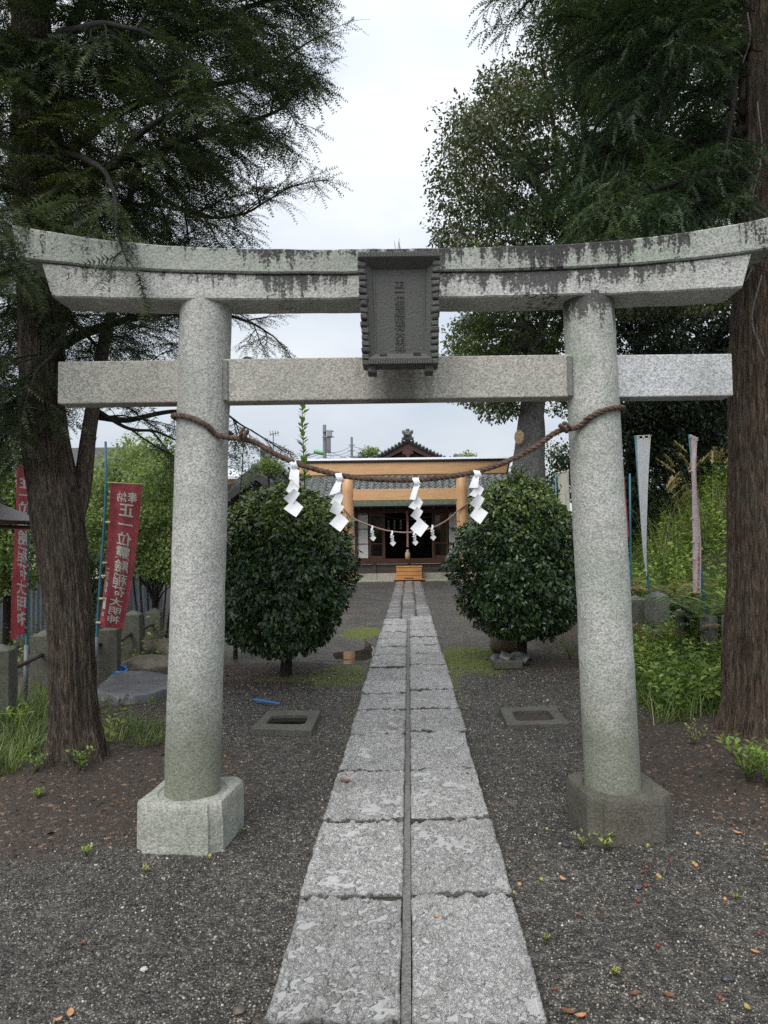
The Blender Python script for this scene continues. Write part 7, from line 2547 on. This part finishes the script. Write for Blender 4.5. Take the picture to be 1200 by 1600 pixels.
# tall plume grass clump on the bank
def plume_clump(px, py, Y, n, h, label):
    p = at(px, py, Y)
    z = gz(p[0], Y)
    t = thing('plume_grass', (p[0], Y, z), label, 'tall grass', 'plume grass clumps on the bank')
    a = rand(0, 6.28, n)
    H = rand(h * 0.75, h * 1.05, n)
    b = blades(np.column_stack([p[0] + rand(-0.25, 0.25, n), Y + rand(-0.25, 0.25, n), np.full(n, z)]), H * 0.95, a, rand(0.05, 0.35, n), rand(0.3, 1.3, n), np.full(n, 0.014), rand(0.2, 0.7, n))
    part('leaf_blades', (b[0], b[1]), M['grass_blade'], t, False, {'tint': b[2]})
    gs = []
    for k in range(max(5, n // 9)):
        aa, hh = rand(0, 6.28), rand(h * 0.85, h * 1.15)
        base = np.array((p[0] + rand(-0.2, 0.2), Y + rand(-0.2, 0.2), z))
        ti = base + np.array((math.cos(aa) * 0.3, math.sin(aa) * 0.3, hh))
        m = 70
        tt = rand(0, 1, m)
        pos = ti[None] + np.outer(tt, norm(np.array((math.cos(aa) * 0.6, math.sin(aa) * 0.6, 0.55)))) * 0.34
        gs.append(blades(pos, rand(0.08, 0.17, m), aa + RNG.normal(0, 0.5, m), rand(0.2, 0.7, m), rand(0.6, 1.6, m), np.full(m, 0.014), rand(0, 1, m), 2))
        gs.append(blades(base[None], np.array([hh * 1.05]), np.array([aa]), np.array([0.05]), np.array([0.35]), np.array([0.01]), np.array([0.6]), 2))
    g_ = cat_geo(gs)
    part('plumes', (g_[0], g_[1]), M['plume'], t, False, {'tint': g_[2]})


plume_clump(1038, 850, 14.0, 90, 1.75, 'brownish plume grass clump between the white and pink banners')
plume_clump(1112, 840, 13.5, 80, 1.75, 'brownish plume grass clump between the pink banner and the cedar trunk')
plume_clump(1068, 850, 14.8, 60, 1.7, 'brownish plume grass clump farther back beside the pink banner')


def fern(px, py, Y, n, L, mat, label, up=0.75):
    p = at(px, py, Y)
    z = gz(p[0], Y)
    p[2] = z - 0.02
    t = thing('fern', (p[0], Y, p[2]), label, 'fern', 'ferns at the right stone posts')
    for k in range(n):
        a = rand(2.6, 5.6) if k % 3 else rand(0, 6.28)
        Lk = L * rand(0.7, 1.15)
        m = 24
        tt = np.linspace(0, 1, m)
        th = (rand(0.05, 0.35) + rand(1.2, 1.9) * tt ** 1.3) if up else 1.2 + tt
        x = np.cumsum(np.sin(th)) * Lk / m
        zz = np.cumsum(np.cos(th)) * Lk / m
        Q = p + np.stack([x * math.cos(a), x * math.sin(a), zz], -1)
        T, A, B = frames(Q)
        sd = norm(np.cross(T, (0, 0, 1.0)))
        pos, xd, sz = [], [], []
        for i in range(3, m):
            l_ = Lk * 0.20 * math.sin(math.pi * min(1, (tt[i]) * 0.86 + 0.14)) ** 0.8
            for s in (-1, 1):
                pos.append(Q[i])
                xd.append(norm(sd[i] * s + T[i] * 0.45 + np.array((0, 0, -0.15))))
                sz.append(l_)
        pos, xd, sz = np.array(pos), np.array(xd), np.array(sz)
        # every pinna a small toothed strip
        PT, PTF = RHOMB * np.array((1, 0.55, 1)), RHOMB_F
        g_ = scatter(PT, PTF, pos, basis(xd, np.tile((0, 0, 1.0), (len(pos), 1))), sz, np.clip(rand(0.2, 0.9, len(pos)), 0, 1))
        part('frond', (g_[0], g_[1]), mat, t, False, {'tint': g_[2]})


fern(1092, 935, 8.3, 11, 1.15, M['fern'], 'pale green fern arching over the narrow stone post')
fern(1125, 935, 7.8, 11, 1.15, M['fern'], 'pale green fern beside the leaning stone post at the cedar trunk')
fern(1045, 985, 8.4, 5, 0.55, M['fern'], 'low green fern before the widest stone post')
fern(1010, 1000, 9.0, 6, 0.60, M['fern_dry'], 'brownish drying fern at the base of the two capped posts')
fern(1098, 965, 7.7, 4, 0.75, M['fern_dry'], 'dry brown fern fronds before the narrow stone post')
fern(1050, 900, 10.6, 11, 1.3, M['fern_dry'], 'brown dead fern mass behind the posts under the white banner')
fern(1020, 880, 11.5, 9, 1.2, M['fern_dry'], 'brown dead fern mass farther up the bank beside the right pillar')
fern(1075, 950, 9.6, 9, 1.2, M['fern'], 'tall green fern behind the row of stone posts')


# small broad-leaved plants, one by one
def small_plant(px, py, h, nst, nl, leaf, mat, label, tb=(0.3, 0.9), name='weed_plant', spread=0.6, loc=None):
    x, y = loc if loc is not None else on_px(px, py)
    z = gz(x, y)
    t = thing(name, (x, y, z), label, 'plant')
    ss, ls = [], []
    for k in range(nst):
        a = k * 6.28 / nst + rand(-0.5, 0.5)
        e = np.array((x + math.cos(a) * h * spread * rand(0.5, 1), y + math.sin(a) * h * spread * rand(0.5, 1), z + h * rand(0.6, 1.0)))
        b = np.array((x, y, z - 0.01))
        s_, l_ = shoot([b, b * 0.5 + e * 0.5 + np.array((0, 0, h * 0.12)), e], nl, leaf, None, None, 0.8, 0.0025)
        ss.append(s_)
        ls.append((l_[0], l_[1], np.clip(l_[2] * (tb[1] - tb[0]) + tb[0], 0, 1)))
    g_ = cat_geo(ls)
    part('stems', join(*ss), M['bark_conifer'], t)
    part('leaves', (g_[0], g_[1]), mat, t, False, {'tint': g_[2]})


small_plant(1168, 1222, 0.27, 15, 7, 0.062, M['weed_leaf'], 'round leaved green plant at the right edge below the cedar trunk', (0.15, 0.75))
small_plant(1200, 1228, 0.24, 12, 7, 0.058, M['weed_leaf'], 'second round leaved plant half cut off by the right edge', (0.1, 0.7))
small_plant(930, 1312, 0.085, 5, 4, 0.030, M['weed_leaf'], 'tiny green seedling against the dark pedestal', (0.6, 1.0), loc=(0.955, 3.57))
small_plant(904, 1306, 0.07, 4, 3, 0.03, M['grass_blade'], 'thin grassy weed at the corner of the dark pedestal', (0.4, 0.9), loc=(0.84, 3.60))
small_plant(135, 1336, 0.035, 4, 3, 0.026, M['weed_leaf'], 'small green seedling on the left gravel', (0.2, 0.7))
small_plant(60, 1246, 0.05, 5, 4, 0.030, M['weed_leaf'], 'low green weed in the soil before the left conifer', (0.2, 0.6))
small_plant(228, 1362, 0.022, 3, 3, 0.02, M['weed_leaf'], 'tiny yellow green seedling below the left pedestal', (0.5, 0.9))
small_plant(172, 1128, 0.24, 4, 6, 0.060, M['weed_leaf'], 'yellow green leafy weed right of the left conifer trunk', (0.7, 1.0), loc=(-2.22, 5.25))
small_plant(95, 1210, 0.13, 7, 7, 0.035, M['weed_leaf'], 'small leafy plant at the left foot of the left conifer', (0.1, 0.6), loc=(-2.45, 4.70))
small_plant(140, 1200, 0.15, 8, 7, 0.034, M['weed_leaf'], 'fine leaved plant at the right foot of the left conifer', (0.1, 0.7), loc=(-2.18, 4.72))
small_plant(40, 1100, 0.20, 6, 5, 0.075, M['weed_leaf'], 'broad leaved green plant in the grass by the nearest stone post', (0.3, 0.9), loc=(-3.30, 6.0))
small_plant(855, 1470, 0.022, 9, 4, 0.012, M['moss_tuft'], 'low yellow green weed on the gravel right of the near paving', (0.5, 1.0))
small_plant(962, 1525, 0.024, 12, 5, 0.012, M['moss_tuft'], 'moss like weed cushion in the lower right gravel', (0.4, 0.9))
small_plant(1150, 1405, 0.02, 4, 4, 0.016, M['moss_tuft'], 'tiny weed in the far right gravel', (0.4, 0.9))
small_plant(1075, 1170, 0.16, 6, 8, 0.025, M['weed_leaf'], 'thin sparse weed on the soil left of the cedar foot', (0.5, 0.9), loc=(2.02, 5.15))
small_plant(880, 1030, 0.30, 7, 10, 0.05, M['weed_leaf'], 'grassy green weed beside the right stone pillar behind the bush', (0.1, 0.6), loc=(2.05, 9.2))
small_plant(545, 785, 0.0 + 0.3, 3, 6, 0.05, M['weed_leaf'], 'pale weed at the base of the right wooden post', (0.3, 0.8), loc=(1.75, 20.6))

# litter of small leaves and needles on the soil
n = 5200
x, y = rand(-3.6, 3.6, n), rand(3.3, 10.5, n)
ip = (np.clip(np.searchsorted(gy, y), 1, ny - 1), np.clip(np.searchsorted(gx, x), 1, nx - 1))
so_ = soil.reshape(ny, nx)[ip]
kk = (RNG.random(n) < so_ * 1.0) & ((x < -0.55) | (x > 0.5))
x, y = x[kk], y[kk]
n = len(x)
az_ = rand(0, 6.28, n)
xd = np.stack([np.cos(az_), np.sin(az_), RNG.normal(0, 0.16, n)], -1)
g1 = scatter(LEAF5, LEAF5_F, gpos(x, y, 0.008), basis(norm(xd), np.array((0, 0, 1.0)) + RNG.normal(0, 0.40, (n, 3))), np.exp(RNG.normal(math.log(0.022), 0.5, n)), np.clip(rand(0, 0.85, n) + 0.3 * (RNG.random(n) > 0.93), 0, 1))
n = 6500
x, y = rand(-3.6, 3.4, n), rand(3.3, 6.6, n)
ip = (np.clip(np.searchsorted(gy, y), 1, ny - 1), np.clip(np.searchsorted(gx, x), 1, nx - 1))
kk = (RNG.random(n) < soil.reshape(ny, nx)[ip]) & ((x < -0.55) | (x > 0.5))
x, y = x[kk], y[kk]
n = len(x)
nd = blades(gpos(x, y, 0.006), rand(0.015, 0.045, n), rand(0, 6.28, n), np.full(n, 1.45) + RNG.normal(0, 0.08, n), RNG.normal(0, 0.15, n), np.full(n, 0.0022), np.clip(rand(0.2, 1.0, n), 0, 1), 1)
nf = np.concatenate([nd[1][:, :3], nd[1][:, [0, 2, 3]]])
g = cat_geo([g1, (nd[0], nf, nd[2])])
solo('leaf_litter', (g[0], g[1]), M['litter'], (0, 0, 0), 'brown rotting leaves and needles strewn on the soil under the trees', None, None, 'stuff', attrs={'tint': g[2]})
# moss cushions
n = 26000
x, y = rand(-1.9, 1.5, n), rand(5.0, 13.5, n)
ip = (np.clip(np.searchsorted(gy, y), 1, ny - 1), np.clip(np.searchsorted(gx, x), 1, nx - 1))
e_ = (fbm(np.column_stack([x * 5, y * 5, x * 0]), 3) - 0.5) * 0.9
kk = (RNG.random(n) < np.clip(moss.reshape(ny, nx)[ip] + e_ - 0.25, 0, 1) * 1.4) & ((x < -0.5) | (x > 0.435))
x, y = x[kk], y[kk]
n = len(x)
g = blades(gpos(x, y, 0.0), rand(0.008, 0.022, n), rand(0, 6.28, n), rand(0.1, 0.9, n), rand(0.0, 0.8, n), rand(0.004, 0.008, n), None, 2)
solo('moss', (g[0], g[1]), M['moss_tuft'], (0, 0, 0), 'yellow green moss cushions along the paving and by the bushes', None, None, 'stuff', attrs={'tint': g[2]})
